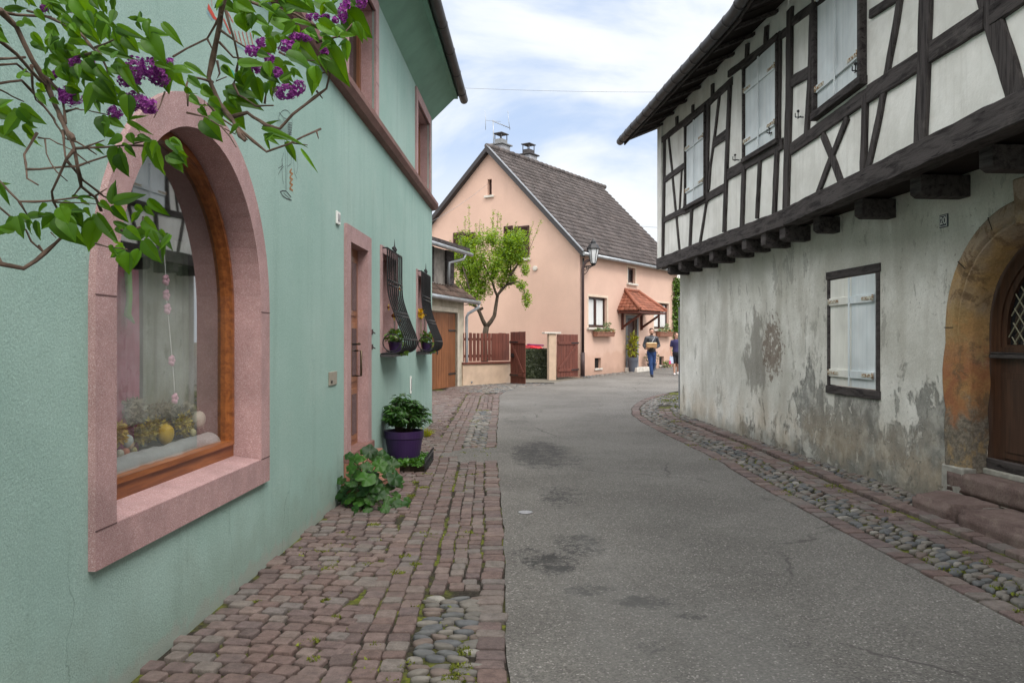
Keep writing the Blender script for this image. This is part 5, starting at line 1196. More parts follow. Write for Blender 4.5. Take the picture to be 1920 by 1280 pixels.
# openings on the front
def frame_window(fr, r, leaves, m, parent=PH, o=-.10, name='window', sill=True, curtain=True, border=True):
    u0, u1, z0, z1 = r; mb = MB(); w = (u1-u0)/leaves
    for i in range(leaves):
        a, b = u0+w*i, u0+w*(i+1); mb.fill(fr, rect(a+.003, b-.003, z0, z1), [rect(a+.07, b-.07, z0+.09, z1-.07)], o, depth=.04, rim=.04)
    f = mb.build(name, m, parent)
    mb = MB(); mb.box(fr, u0+.03, u1-.03, z0+.03, z1-.03, o-.05, o-.045); mb.build('pane', M['glass_dark'], f)
    if curtain:
        mb = MB()
        for i in range(leaves):
            a, b = u0+w*i, u0+w*(i+1); mb.box(fr, a+.09, b-.09, z0+.11, z1-.1, o-.044, o-.040)
        mb.build('net_curtain', M['curtain'], f)
    if sill: mb = MB(); mb.box(fr, u0-.12, u1+.12, z0-.09, z0-.004, -.1, .10); mb.build('window_sill', M['sill_w'], f, bevel=.008)
    if border:
        mb = MB(); mb.fill(fr, rect(u0-.09, u1+.09, z0, z1+.09), [rect(u0, u1, z0+.001, z1)], .012, depth=.012, rim=.012); mb.build('window_surround', flat('pale_surround', (0.62, 0.50, 0.40), .9), f)
    return f
frame_window(FF, Wn1, 2, M['dark_frame']); frame_window(FF, Wn2, 2, M['dark_frame']); frame_window(FF, Wsm, 1, M['dark_frame'], curtain=False)
mb = MB(); u0, u1, z0, z1 = Dr
mb.box(FF, u0, u1, z0, z1, -.16, -.12); mb.box(FF, u0+.1, u1-.1, z0+.15, z0+.9, -.12, -.105); mb.box(FF, u0+.1, u1-.1, z0+1.0, z1-.15, -.12, -.105)
dd2 = mb.build('front_door', M['dark_frame'], PH, bevel=.004)
mb = MB(); mb.fill(FF, rect(u0-.14, u1+.14, z0, z1+.13), [rect(u0, u1, z0+.001, z1)], .02, depth=.15, rim=.02); mb.build('door_surround', M['grey'], dd2)
mb = MB(); mb.tube([FF.P(u0+.12, z0+1.0, -.1), FF.P(u0+.12, z0+1.0, -.06), FF.P(u0+.22, z0+1.0, -.06)], .012, 6); mb.build('door_handle', M['brass'], dd2)
for r in (V1, V2):
    mb = MB(); mb.box(FF, r[0], r[1], r[2], r[3], -.16, -.12); v_ = mb.build('cellar_vent', M['dark'], PH)
    mb = MB(); mb.box(FF, r[0]-.05, r[1]+.05, r[2]-.07, r[2]-.002, -.05, .05); mb.build('vent_sill', M['sill_w'], v_, bevel=.005)
    mb = MB(); [mb.tube([FF.P(r[0]+(r[1]-r[0])*t, r[2], -.08), FF.P(r[0]+(r[1]-r[0])*t, r[3], -.08)], .008, 5) for t in (.25, .5, .75)]; mb.build('vent_bars', M['iron'], v_)
mb = MB(); zf = FF.px(1180, 697)[1]; u0s, u1s = FF.px(1178, 690)[0], FF.px(1212, 690)[0]; zg = g(33)
mb.box(FF, Dr[0]-.25, Dr[1]+.5, zg-.1, zg+.16, 0, .55); tag(mb.build('door_step', M['sill_w'], base=FF.P(Dr[0], zg, .3), bevel=.012), 'pale stone doorstep under the red tiled porch of the peach house', 'step')
# porch canopy
cd = 1.0; cu0, cu1 = FF.px(1157, 585, 0)[0], FF.px(1250, 585, cd)[0]; cz0 = 2.78; cz1 = 3.62
CP = bpy.data.objects.new('porch_roof', None); C.objects.link(CP); CP.parent = PH
def canopy():
    P_ = FF.P; A = P_(cu0, cz0, cd); B = P_(cu1, cz0, cd); hip = .72
    up = (FF.n*-cd + Vector((0, 0, cz1-cz0))).normalized(); Lc = math.hypot(cd, cz1-cz0); Wc = cu1-cu0
    t1 = tile_roof('porch_tiles', A, FF.u, up, Wc, Lc, .18, .17, M['tile_red'], PH, .025, .02, shape=lambda s: (hip*s/Lc, Wc - hip*s/Lc))
    # hipped ends
    for sg, c0 in ((1, A), (-1, B)):
        back = P_(cu0 if sg > 0 else cu1, cz0, 0); ap = P_(cu0+hip if sg > 0 else cu1-hip, cz1, 0)
        ud = (back - c0); wd = ud.length; upv = FF.u*sg*hip + Vector((0, 0, cz1-cz0)); Lh = upv.length
        tile_roof('porch_hip_tiles', c0, ud, upv, wd, Lh, .18, .17, M['tile_red'], t1, .025, .02, shape=lambda s: (wd*s/Lh, wd))
    mb = MB(); mb.tube([A + Vector((0,0,.06)), P_(cu0+hip, cz1+.06, 0)], .07, 8); mb.tube([B + Vector((0,0,.06)), P_(cu1-hip, cz1+.06, 0)], .07, 8); mb.tube([P_(cu0+hip, cz1+.05, .02), P_(cu1-hip, cz1+.05, .02)], .06, 8); mb.build('porch_ridge', M['tile_red'], t1)
    mb = MB(); mb.prism(FF, [(cu0+.03, cz0-.10), (cu1-.03, cz0-.10), (cu1-.03, cz0-.02), (cu0+.03, cz0-.02)], .01, cd-.04)
    mb.build('porch_deck', M['fence'], t1)
    for u in (cu0+.42, cu1-.42):
        mb = MB(); mb.box(FF, u-.05, u+.05, cz0-.75, cz0-.1, 0, .09); mb.tube([P_(u, cz0-.65, .05), P_(u, cz0-.14, .85)], .05, 6); mb.build('porch_bracket', M['fence'], t1)
canopy(); bpy.data.objects.remove(CP)
# gable details
def gshutter(x0, x1, y0, y1, o, parent, n_=0):
    u0, u1, z0, z1 = wrect(FG, x0, x1, y0, y1); mb = MB(); mb.box(FG, u0, u0+.05, z0, z1, o, o+.04); mb.box(FG, u1-.05, u1, z0, z1, o, o+.04); mb.box(FG, u0, u1, z0, z0+.07, o, o+.04); mb.box(FG, u0, u1, z1-.07, z1, o, o+.04)
    k = int((z1-z0)/.07)
    for i in range(k): z = z0+.07 + (z1-z0-.14)*i/k; mb.hexa([FG.P(u0+.05, z, o), FG.P(u1-.05, z, o), FG.P(u1-.05, z, o+.012), FG.P(u0+.05, z, o+.012), FG.P(u0+.05, z+.05, o+.02), FG.P(u1-.05, z+.05, o+.02), FG.P(u1-.05, z+.05, o+.03), FG.P(u0+.05, z+.05, o+.03)])
    return mb.build('shutter', M['shutter_d'], parent)
for (x0, x1, y0, y1, ls) in ((945, 993, 424, 488, ((946, 962), (966, 993))), (850, 893, 436, 496, ((851, 870), (872, 892)))):
    u0, u1, z0, z1 = wrect(FG, x0+3, x1-4, y0+4, y1-4); mb = MB(); mb.box(FG, u0, u1, z0, z1, -.05, .01); w_ = mb.build('gable_window', M['dark'], PH)
    for a, b in ls: gshutter(a, b, y0, y1-3, .02, w_)
    mb = MB(); mb.box(FG, u0-.15, u1+.15, z0-.12, z0-.02, 0, .10); mb.build('window_sill', M['sill_w'], w_, bevel=.008)
u0, u1, z0, z1 = gs; mb = MB(); mb.box(FG, u0, u1, z0, z1, -.19, -.15); w_ = mb.build('vent_slot', M['shutter_d'], PH); mb = MB(); mb.box(FG, u0-.12, u1+.12, z0-.1, z0-.01, -.05, .09); mb.build('vent_sill', M['sill_w'], w_, bevel=.006)
u, z = TG(1004, 503); mb = MB(); mb.tube([FG.P(u, z, 0), FG.P(u, z, .05)], .10, 16); mb.tube([FG.P(u, z, .05), FG.P(u, z, .07)], .07, 16); mb.build('vent_cap', M['sill_w'], PH)
# ------------------------------------------------------------------ wall lamp on its standard
SL = thing('street_lamp', FF.P(.08, g(28.9), .12), 'old style street lantern on a dark standard against the corner of the peach house', 'street lamp')
P_ = FF.P; mb = MB(); zb = g(28.9) - .05
mb.tube([P_(.05, zb, .10), P_(.05, zb+.95, .10)], .075, 10); mb.tube([P_(.05, zb+.95, .10), P_(.05, 4.2, .10), P_(.07, 4.36, .12), P_(.14, 4.5, .2), P_(.28, 4.58, .35), P_(.40, 4.6, .5)], .055, 10); mb.build('pole', M['brown_pipe'], SL)
lu, lo_ = .27, .42; L0 = P_(lu, 0, lo_)
mb = MB(); mb.tube([P_(.05, 4.05, .12), P_(.05, 4.62, .12)], .035, 6)
armd = (P_(lu, 0, lo_) - P_(.05, 0, .12)); 
mb.tube([P_(.05, 4.3, .12), P_(lu, 4.34, lo_)], .026, 6)
for k in range(3):
    c_ = P_(.05, 4.18, .12) + armd*(.22 + .22*k); c_.z = 4.22 + k*.03; r_ = .085 - k*.018; ax_ = armd.normalized()
    mb.tube([c_ + ax_*r_*math.cos(t)*(1-t*.08) + Vector((0, 0, r_*math.sin(t)*(1-t*.08))) for t in [i*.45 for i in range(18)]], .012, 5)
mb.tube([P_(.05, 3.98, .12), P_(.05, 4.0, .12) + armd*.3 + Vector((0,0,.08)), P_(.05, 4.28, .12) + armd*.62], .014, 5)
mb.build('bracket', M['iron'], SL)
mb = MB(); zl = 4.40
mb.lathe((L0.x, L0.y, 0), [(.05, zl-.06), (.10, zl), (.11, zl+.02), (.10, zl+.03)], 4, smooth=False); mb.lathe((L0.x, L0.y, 0), [(.235, zl+.54), (.25, zl+.57), (.16, zl+.72), (.10, zl+.76), (.10, zl+.82), (.05, zl+.86), (.02, zl+.93)], 6, smooth=False)
for k in range(6): a = k*math.pi/3; mb.tube([Vector((L0.x + .10*math.cos(a), L0.y + .10*math.sin(a), zl+.02)), Vector((L0.x + .215*math.cos(a), L0.y + .215*math.sin(a), zl+.55))], .012, 5)
mb.build('lantern', M['iron'], SL)
mb = MB(); mb.lathe((L0.x, L0.y, 0), [(.092, zl+.03), (.20, zl+.54)], 6, smooth=False); mb.build('lantern_glass', flat('frosted_lamp_glass', (0.62, 0.64, 0.66), .25), SL)
# ------------------------------------------------------------------ garden wall, fence, gates
A0 = Vector((-1.52, 24.25)); A1 = Vector((-.02, 25.65)); FW_ = Fr((A0.x, A0.y), (A1.x-A0.x, A1.y-A0.y), 1); LW = (A1-A0).length; zg = g(24.5)
mb = MB(); mb.box(FW_, 0, LW, zg-.1, .84, -.22, 0); gw = tag(mb.build('garden_wall', M['garden_wall'], base=FW_.P(LW/2, zg, 0), bevel=.01), 'low pale peach garden wall carrying the red brown board fence', 'wall')
mb = MB(); mb.box(FW_, -.02, LW+.03, .84, .90, -.26, .05); mb.build('wall_cap', M['fence'], gw, bevel=.008)
FN = thing('board_fence', FW_.P(LW/2, .9, -.1), 'red brown upright board fence standing on the low garden wall', 'fence')
nb = 13; 
for i in range(nb):
    a = LW*i/nb; w = LW/nb; gap = .045 if i < 8 else .008; mb = MB(); mb.box(FW_, a+gap/2, a+w-gap/2, .93, 1.82 + U(-.01, .01), -.115, -.09); mb.build('board', M['fence'], FN, bevel=.004)
mb = MB(); [mb.box(FW_, 0, LW, z_, z_+.08, -.155, -.117) for z_ in (1.05, 1.58)]; mb.build('rail', M['fence'], FN)
def gate(fr, u0, u1, z0, z1, label, flip=False, latch=True):
    t = thing('garden_gate', fr.P((u0+u1)/2, z0, 0), label, 'gate'); n_ = 7
    for i in range(n_):
        a = u0 + (u1-u0)*i/n_; w = (u1-u0)/n_; mb = MB(); mb.box(fr, a+.004, a+w-.004, z0, z1+U(-.005, .005), 0, .025); mb.build('board', M['fence'], t, bevel=.004)
    mb = MB(); h = z1-z0
    for z_ in (z0+.16*h, z0+.80*h): mb.box(fr, u0+.02, u1-.02, z_-.05, z_+.05, .026, .06)
    a, b = (u0+.1, u1-.1) if flip else (u1-.1, u0+.1)
    d = Vector((b-a, .54*h)); dn_ = Vector((-d.y, d.x)).normalized()*.05
    mb.prism(fr, [(a+dn_.x, z0+.2*h+dn_.y), (a-dn_.x, z0+.2*h-dn_.y), (b-dn_.x, z0+.76*h-dn_.y), (b+dn_.x, z0+.76*h+dn_.y)], .026, .055); mb.build('brace', M['fence'], t, bevel=.004)
    mb = MB()
    for z_ in (z0+.16*h, z0+.80*h): mb.box(fr, u0 if not flip else u1-.5, u0+.5 if not flip else u1, z_-.02, z_+.02, .061, .068)
    if latch: mb.box(fr, u0+.08, u0+.22, z0+.50*h, z0+.58*h, .03, .05); mb.tube([fr.P(u0+.14, z0+.54*h, .05), fr.P(u0+.14, z0+.54*h, .10), fr.P(u0+.30, z0+.54*h, .10)], .014, 6)
    mb.build('ironwork', M['iron'], t); return t
gA = at(958, 722, 25.3); gB = at(985, 716, 24.6)
gateL = Fr((gA.x, gA.y), (gB.x-gA.x, gB.y-gA.y), 1); wl = math.hypot(gB.x-gA.x, gB.y-gA.y)
gate(gateL, 0, .86, g(25)+.03, 1.86, 'open red brown garden gate leaf with latch at the end of the board fence', latch=True)
mb = MB(); mb.box(gateL, .0, .13, g(25)-.1, 1.84, -.16, -.02); tag(mb.build('gate_post', M['fence'], base=gateL.P(.06, g(25), -.1), bevel=.006), 'square red brown gate post behind the open gate leaf', 'post')
pp = at(1036, 709, 27.6); FP = Fr((pp.x, pp.y), (0.5, 0.86), 1); FPf = Fr((pp.x, pp.y), (1, .2), 1)
mb = MB(); mb.box(FPf, -.13, .13, .1, 1.82, -.28, .0); gp_ = tag(mb.build('gate_pillar', M['garden_wall'], base=FPf.P(0, .2, -.1), bevel=.01), 'pale rendered gate pillar beside the second garden gate', 'pillar')
mb = MB(); mb.box(FPf, -.30, .30, 1.82, 1.88, -.34, .06); mb.build('pillar_cap', M['sill_w'], gp_, bevel=.01)
G2f = Fr((pp.x+.14, pp.y+.02), (2.42-pp.x-.14, 28.72-pp.y), 1); gl = math.hypot(2.42-pp.x-.14, 28.72-pp.y)
gate(G2f, .02, gl-.04, g(28)+.05, 1.80, 'closed red brown garden gate between the pillar and the corner of the peach house', flip=True, latch=False)
# hedge and the bright thing behind it
hA, hB = at(985, 700, 28.2), at(1030, 700, 28.6)
V = []; F = []
for _ in range(5200):
    t = R(); f = random.choice((0, 0, 1)); x = hA.x - .25 + (hB.x-hA.x+.45)*t; y = hA.y + (U(-.03, .05) if f == 0 else U(0, .5)) ; z = g(28) + (U(0, 1.02) if f == 0 else 1.0 + U(-.04, .05)); s_ = U(.02, .045)
    a = Vector((U(-1, 1), U(-.6, .2), U(-1, 1))).normalized(); b = a.cross(Vector((U(-.4, .4), -1, U(-.4, .4)))).normalized(); pt = Vector((x, y, z)); k = len(V)
    V += [pt - a*s_, pt + b*s_*.5, pt + a*s_, pt - b*s_*.5]; F.append((k, k+1, k+2, k+3))
for (a, b) in (((hA.x-.25, hA.y+.05), (hB.x+.2, hA.y+.5)),):
    k = len(V); z0, z1 = g(28)-.05, g(28)+.98
    V += [(a[0], a[1], z0), (b[0], a[1], z0), (b[0], b[1], z0), (a[0], b[1], z0), (a[0], a[1], z1), (b[0], a[1], z1), (b[0], b[1], z1), (a[0], b[1], z1)]; F += [(k, k+1, k+5, k+4), (k+1, k+2, k+6, k+5), (k+4, k+5, k+6, k+7), (k, k+4, k+7, k+3)]
tag(pyobj('hedge', V, F, M['hedge_leaf'], base=((hA.x+hB.x)/2, 28.4, g(28)), smooth=False), 'small clipped dark hedge behind the gap between the garden gates', 'hedge')
sl_ = thing('garden_slide', at(998, 690, 29.4), 'bright red and orange plastic play slide showing above the hedge', 'slide')
c_ = at(998, 655, 29.4); mb = MB(); frs = Fr((c_.x, c_.y), (1, .3), 1)
mb.hexa([frs.P(-.28, .95, 0), frs.P(.30, .95, 0), frs.P(.30, .95, .6), frs.P(-.28, .95, .6), frs.P(-.28, 1.42, 0), frs.P(.30, 1.40, 0), frs.P(.34, 1.22, .6), frs.P(-.28, 1.40, .6)]); mb.build('slide_body', flat('red_plastic', (0.58, 0.03, 0.05), .4), sl_, bevel=.02)
mb = MB(); mb.box(frs, .10, .36, 1.0, 1.16, .61, .64); mb.build('slide_trim', flat('orange_plastic', (0.70, 0.22, 0.03), .4), sl_, bevel=.01)
mb = MB(); mb.tube([frs.P(-.30, 1.44, .3), frs.P(.35, 1.40, .3)], .03, 8); mb.build('slide_rail', flat('purple_plastic_rail', (0.20, 0.03, 0.12), .4), sl_)
for sx_ in (-.2, .25):
    mb = MB(); mb.box(frs, sx_-.03, sx_+.03, g(29), .96, .1, .16); mb.build('leg', flat('red_leg', (0.5, 0.03, 0.05), .4), sl_)
# sunken drain pit at the kerb
mb = MB(); c_ = at(1012, 721, 25.4); mb.prism(Fr((c_.x, c_.y, g(25.4)), (1, 0), 1), [(-.46, .006), (.46, .006), (.46, .014), (-.46, .014)], -.28, .22); tag(mb.build('drain_opening', M['dark'], base=(c_.x, c_.y, g(25.4))), 'dark drain opening in the ground in front of the garden gates', 'drain')
# ------------------------------------------------------------------ garage
GA = thing('garage', (-1.8, 23.4, g(23)), 'small old garage with orange brown plank doors and a brown tiled lean-to roof', 'garage')
gO = Vector((-2.25, 22.1)); FGa = Fr((gO.x, gO.y), (.306, .952), 1)      # u runs away from the camera
uE = 2.45
du0, du1, dz1 = -1.0, 1.90, 2.42; g0 = g(23)
mb = MB(); mb.fill(FGa, rect(-2.5, uE, g0-.3, 2.86), [rect(du0, du1, g0-.2, dz1)], 0, depth=.12)
p = FGa.P; mb.face([p(uE, g0-.3), p(uE, g0-.3, -3.5), p(uE, 2.86, -3.5), p(uE, 2.86)]); mb.face([p(-2.5, g0-.3), p(-2.5, g0-.3, -3.5), p(-2.5, 2.86, -3.5), p(-2.5, 2.86)])
mb.build('wall', simple('old_cream_render', (0.42, 0.37, 0.29), 0.25, 2.5, 0.95, 40, 0.4, 0.01), GA)
for (a, b) in ((du0, du0+(du1-du0)/2-.006), (du0+(du1-du0)/2+.006, du1)):
    mb = MB(); n_ = 8
    for i in range(n_): w = (b-a)/n_; mb.box(FGa, a+w*i+.002, a+w*(i+1)-.002, g0+.02, dz1-.02, -.10, -.065)
    d_ = mb.build('plank_door', M['garage'], GA, bevel=.003)
    mb = MB()
    for z_ in (g0+.42, g0+1.72): hinge = (b-.55, b) if b == du1 else (a, a+.55); mb.box(FGa, hinge[0], hinge[1], z_-.025, z_+.025, -.064, -.052)
    mb.build('strap_hinge', M['iron'], d_)
mb = MB(); mb.box(FGa, du0+(du1-du0)/2+.03, du0+(du1-du0)/2+.10, g0+1.02, g0+1.12, -.064, -.05); mb.build('lock', M['iron'], d_)
mb = MB(); mb.box(FGa, du0-.02, du1+.02, dz1, dz1+.14, -.11, .012); mb.box(FGa, du1+.0, du1+.14, g0, dz1, -.11, .02); mb.build('lintel', simple('lintel_render', (0.50, 0.45, 0.37), .15), GA, bevel=.006)
gup = (FGa.n*-1 + Vector((0, 0, .95))).normalized()
tile_roof('roof', FGa.P(-2.6, 2.84, .28), FGa.u, gup, uE+2.6+.35, 2.6, .2, .24, M['tile_old'], GA, .035, .025, shape=lambda s: (0, uE+2.95-s*.95))
mb = MB(); q0 = FGa.P(-2.6, 2.80, .26); q1 = FGa.P(uE+.35, 2.80, .26); mb.hexa([q0, q1, q1+gup*2.6-FGa.u*2.6, q0+gup*2.6, q0+Vector((0,0,.05)), q1+Vector((0,0,.05)), q1+gup*2.6-FGa.u*2.6+Vector((0,0,.05)), q0+gup*2.6+Vector((0,0,.05))]); mb.build('roof_deck', M['timber'], GA)
mb = MB(); mb.tube([FGa.P(-2.6, 2.80, .36), FGa.P(uE+.42, 2.76, .36)], .065, 10)
mb.build('gutter', M['zinc'], GA)
mb = MB(); mb.tube([FGa.P(uE+.36, 2.72, .36), FGa.P(uE+.36, 2.62, .36), FGa.P(uE+.12, 2.42, .10), FGa.P(uE+.08, 2.30, .06), FGa.P(uE+.08, .42, .06), FGa.P(uE+.10, .32, .09), FGa.P(uE+.16, .26, .22)], .045, 10); mb.build('downpipe', M['zinc'], GA)
# dormer above the garage: dark timber box with its own little roof, gutter and pipe
DM = (-2.6, 1.62); dO = -.06
mb = MB(); mb.box(FGa, DM[0], DM[1], 2.95, 4.25, dO-2.2, dO); dm = mb.build('dormer', simple('dormer_grey_boards', (0.22, 0.20, 0.18), .3, 4), GA)
mb = MB()
mb.box(FGa, DM[1]-.55, DM[1]+.03, 3.25, 4.25, dO-.02, dO+.06); mb.box(FGa, DM[1]-1.6, DM[1]-1.45, 3.25, 4.25, dO, dO+.05); mb.build('dormer_post', M['timber'], dm)
mb = MB(); a_, b_ = FGa.P(DM[0]-.1, 4.28, dO+.45), FGa.P(DM[1]+.35, 4.28, dO+.45); up_ = (FGa.n*-1 + Vector((0, 0, .28))).normalized()*2.8; mb.hexa([a_, b_, b_+up_, a_+up_, a_+Vector((0,0,.1)), b_+Vector((0,0,.1)), b_+up_+Vector((0,0,.1)), a_+up_+Vector((0,0,.1))]); mb.build('dormer_roof', M['timber'], dm)
mb = MB(); mb.tube([FGa.P(DM[0]-.1, 4.2, dO+.5), FGa.P(DM[1]+.36, 4.18, dO+.5)], .06, 10); mb.tube([FGa.P(DM[1]-.2, 4.15, dO+.5), FGa.P(DM[1]-.2, 4.0, dO+.45), FGa.P(DM[1]-.62, 3.86, dO+.16), FGa.P(DM[1]-.62, 3.22, dO+.14)], .05, 10); mb.build('dormer_gutter', M['zinc'], dm)
# grey pipe end of the gutter seen under the eave near the green house
# ------------------------------------------------------------------ far things
fh = thing('house', (13, 52, g(40)), 'distant pale house, its dark roof edge just visible right of the peach house roof', 'house')
frh = Fr((9.3, 50, g(40)-.7), (.97, -.15), 1); mb = MB(); mb.prism(frh, [(0, 0), (9, 0), (9, 7.3), (4.5, 11.1), (0, 7.3)], -7, 0); mb.build('wall', M['white'], fh)
mb = MB(); mb.prism(frh, [(-.5, 7.4), (4.5, 11.4), (9.5, 7.4), (9.5, 7.7), (4.5, 11.8), (-.5, 7.7)], -7.3, .4); mb.build('roof', M['tile_dark'], fh)
bh = thing('house', (-16, 60, g(40)), 'distant house of which only a sliver of dark roof shows left of the peach gable', 'house')
frh = Fr((-12.6, 60, g(40)), (1, .1), 1); mb = MB(); mb.box(frh, 0, 8, 0, 8.4, -7, 0); mb.build('wall', M['garden_wall'], bh)
mb = MB(); mb.prism(frh, [(-.4, 8.2), (8.4, 8.2), (8.4, 8.4), (6.5, 10.6), (1.5, 10.6), (-.4, 8.4)], -7.3, .4); mb.build('roof', M['tile_dark'], bh)
c_ = at(1272, 640, 17.2); mb = MB(); frp = Fr((c_.x+.02, 17.2), (1, 0), 1); mb.box(frp, 0, .10, g(17)-.05, 2.27, -.1, 0); mb.box(frp, -.01, .11, 2.27, 2.30, -.11, .01)
tag(mb.build('metal_post', M['grey'], base=(c_.x, 17.2, g(17)), bevel=.006), 'slim grey metal post just past the corner of the old house', 'post')
# overhead cables
def cable(name, a, b, sag, r, label):
    pts = [a.lerp(b, i/24) - Vector((0, 0, sag*4*(i/24)*(1-i/24))) for i in range(25)]; mb = MB(); mb.tube(pts, r, 5); tag(mb.build(name, M['grey'], base=a), label, 'cable')
cable('overhead_cable', at(862, 165, 14.3), at(1236, 173, 14.3), .02, .0028, 'thin overhead cable crossing the sky between the green house and the old house')
cable('overhead_cable', FG.P(*FG.px(914, 345, .03), .03), at(760, 440, 20), .12, .005, 'thin cable running down from the peach gable towards the green house')
cable('overhead_cable', at(1200, 424, 40), at(1330, 420, 30), .1, .009, 'short length of thin cable in the sky beside the upper corner of the old house')
# ------------------------------------------------------------------ plants and pots
class LV:                                        # collects many small leaf faces into one foliage mesh
    def __init__(s): s.V = []; s.F = []
    def leaf(s, p, d, w, up=None, fold=.12, bend=.2):        # diamond-ish leaf of 4 faces
        p = Vector(p); d = Vector(d); up = Vector(up) if up else Vector((U(-1, 1), U(-1, 1), 1)); sd_ = d.cross(up)
        if sd_.length < 1e-6: sd_ = d.orthogonal()
        sd_.normalize(); nn = sd_.cross(d).normalized(); L_ = d.length; k = len(s.V)
        s.V += [p, p + d*.35 + sd_*w*.5 + nn*L_*fold*.5, p + d*.38, p + d*.35 - sd_*w*.5 + nn*L_*fold*.5, p + d*.7 + sd_*w*.38 - nn*L_*bend*.2, p + d*.72 - nn*L_*bend*.3, p + d*.7 - sd_*w*.38 - nn*L_*bend*.2, p + d - nn*L_*bend]
        s.F += [(k, k+1, k+2), (k, k+2, k+3), (k+1, k+4, k+5, k+2), (k+2, k+5, k+6, k+3), (k+4, k+7, k+5), (k+5, k+7, k+6)]
    def cordate(s, p, d, w, nrm, bend=.25, cup=.15):
        p = Vector(p); d = Vector(d); nrm = Vector(nrm); sd_ = d.cross(nrm).normalized(); nn = sd_.cross(d).normalized(); L_ = d.length; k = len(s.V)
        prof = [(-.035, .17), (.04, .36), (.18, .49), (.36, .50), (.54, .41), (.72, .26), (.88, .10)]
        sg0 = 1 if nn.dot(nrm) > 0 else -1; nn = nn*sg0; tw = U(-.12, .12)
        mid = [p] + [p + d*t - nn*L_*bend*t*t for t in (.02, .18, .36, .54, .72, .88)] + [p + d - nn*L_*bend]
        for sg in (1, -1):          # two halves with a crease along the midrib
            k = len(s.V); s.V += mid
            for i, (t, ww) in enumerate(prof):
                s.V.append(p + d*t + sd_*sg*w*ww*.5 - nn*L_*bend*t*t*.9 + nn*w*(cup*ww*.9 + sg*tw*ww*.5 + .03*math.sin(i*2.1)))
            for i, (t, ww) in enumerate(prof): s.V.append(p + d*t + sd_*sg*w*ww - nn*L_*bend*t*t + nn*w*(cup*ww*1.1 + sg*tw*ww + .05*math.sin(i*2.3+p.x*50)))
            q, e = k+8, k+15
            fs = [(k, q, q+1, k+1)] + [(k+i, q+i, q+i+1, k+i+1) for i in range(1, 6)] + [(k+6, q+6, k+7)] + [(q+i, e+i, e+i+1, q+i+1) for i in range(6)] + [(q+6, e+6, k+7)]
            s.F += fs if sg > 0 else [f[::-1] for f in fs]
    def round_leaf(s, p, r, nrm, spin=0, lobes=6):
        p = Vector(p); nrm = Vector(nrm).normalized(); a = nrm.orthogonal().normalized(); b = nrm.cross(a); k = len(s.V); n = 24; s.V.append(p - nrm*r*.12)
        for ring, rr in enumerate((.5, 1.0)):
            for i in range(n):
                t = spin + i/n*6.283; notch = abs((i/n) - .0); lob = 1 + (.10*math.cos(t*lobes) if ring else .03*math.cos(t*lobes)); lob *= (.35 if i == 0 else (.8 if i in (1, n-1) else 1)) if ring else 1
                s.V.append(p + (a*math.cos(t) + b*math.sin(t))*r*rr*lob + nrm*r*((.06*math.cos(t*lobes) + .05*mnoise.noise(Vector((t, p.x*9, p.z*9)))) - (.16 if ring else 0)))
        for i in range(n): j = (i+1) % n; s.F += [(k, k+1+i, k+1+j), (k+1+i, k+1+n+i, k+1+n+j, k+1+j)]
    def blade(s, p, d, w):
        p = Vector(p); d = Vector(d); sd_ = d.cross(Vector((0, 0, 1)) + Vector((U(-.3, .3), U(-.3, .3), 0))).normalized(); k = len(s.V)
        s.V += [p - sd_*w*.4, p + sd_*w*.4, p + d*.5 + sd_*w*.5 + Vector((0, 0, d.length*.06)), p + d*.5 - sd_*w*.5 + Vector((0, 0, d.length*.06)), p + d - Vector((0, 0, d.length*.15))]
        s.F += [(k, k+1, k+2, k+3), (k+3, k+2, k+4)]
    def build(s, name, m, parent=None, base=None, smooth=True, label=None): return pyobj(name, s.V, s.F, m, parent, label, smooth, base)
def pot(name, c, r0, r1, h, m, parent, rim=.12, n=28):
    x, y, z = c; mb = MB(); mb.lathe((x, y, z), [(r0, 0), (r0 + (r1-r0)*(1-rim*1.6), h*(1-rim*2.2)), (r1*.985, h*(1-rim*2.2)+.004), (r1, h*(1-rim*2)), (r1*1.02, h), (r1*.95, h), (r1*.92, h*.9), (.01, h*.9)], max(n, 36), smooth=False)
    return mb.build(name, m, parent)
# purple pot with a leafy peony-like shrub
px0, py0, pz0 = -1.322, 9.6, .105
PP = thing('potted_shrub', (px0, py0, pz0), 'bushy dark green shrub in a big purple plastic pot against the green wall', 'potted plant')
pt_ = pot('pot', (px0, py0, pz0), .185, .238, .36, M['purple'], PP)
mb = MB(); mb.lathe((px0, py0, pz0+.325), [(.2, 0), (.01, .01)], 16); mb.build('soil', M['soil'], pt_)
lv = LV(); mb = MB()
for k in range(64):
    a = U(0, 6.283); rr = math.sqrt(R()); tip = Vector((px0 + rr*.30*math.cos(a), py0 + rr*.30*math.sin(a), pz0 + .36 + .46*(1-rr*rr*.62)*U(.7, 1)))
    if tip.x < -1.55: tip.x = -1.55 + U(0, .05)
    base = Vector((px0 + .08*rr*math.cos(a), py0 + .08*rr*math.sin(a), pz0+.32)); mid = base.lerp(tip, .5) + Vector((0, 0, .05)); mb.tube([base, mid, tip], [.005, .004, .002], 5)
    for q in range(11):
        t = .35 + .65*q/10; c_ = base.lerp(mid, t*2) if t < .5 else mid.lerp(tip, t*2-1); b = U(0, 6.283); out_ = Vector((math.cos(b), math.sin(b), U(-.35, .55))) + Vector((math.cos(a), math.sin(a), 0))*rr*.7
        if c_.x < -1.50: out_.x = abs(out_.x)
        for tw in (-.5, 0, .5):
            o2 = Matrix.Rotation(tw, 3, 'Z') @ out_; lv.leaf(c_, o2.normalized()*U(.07, .12), .027, bend=.3)
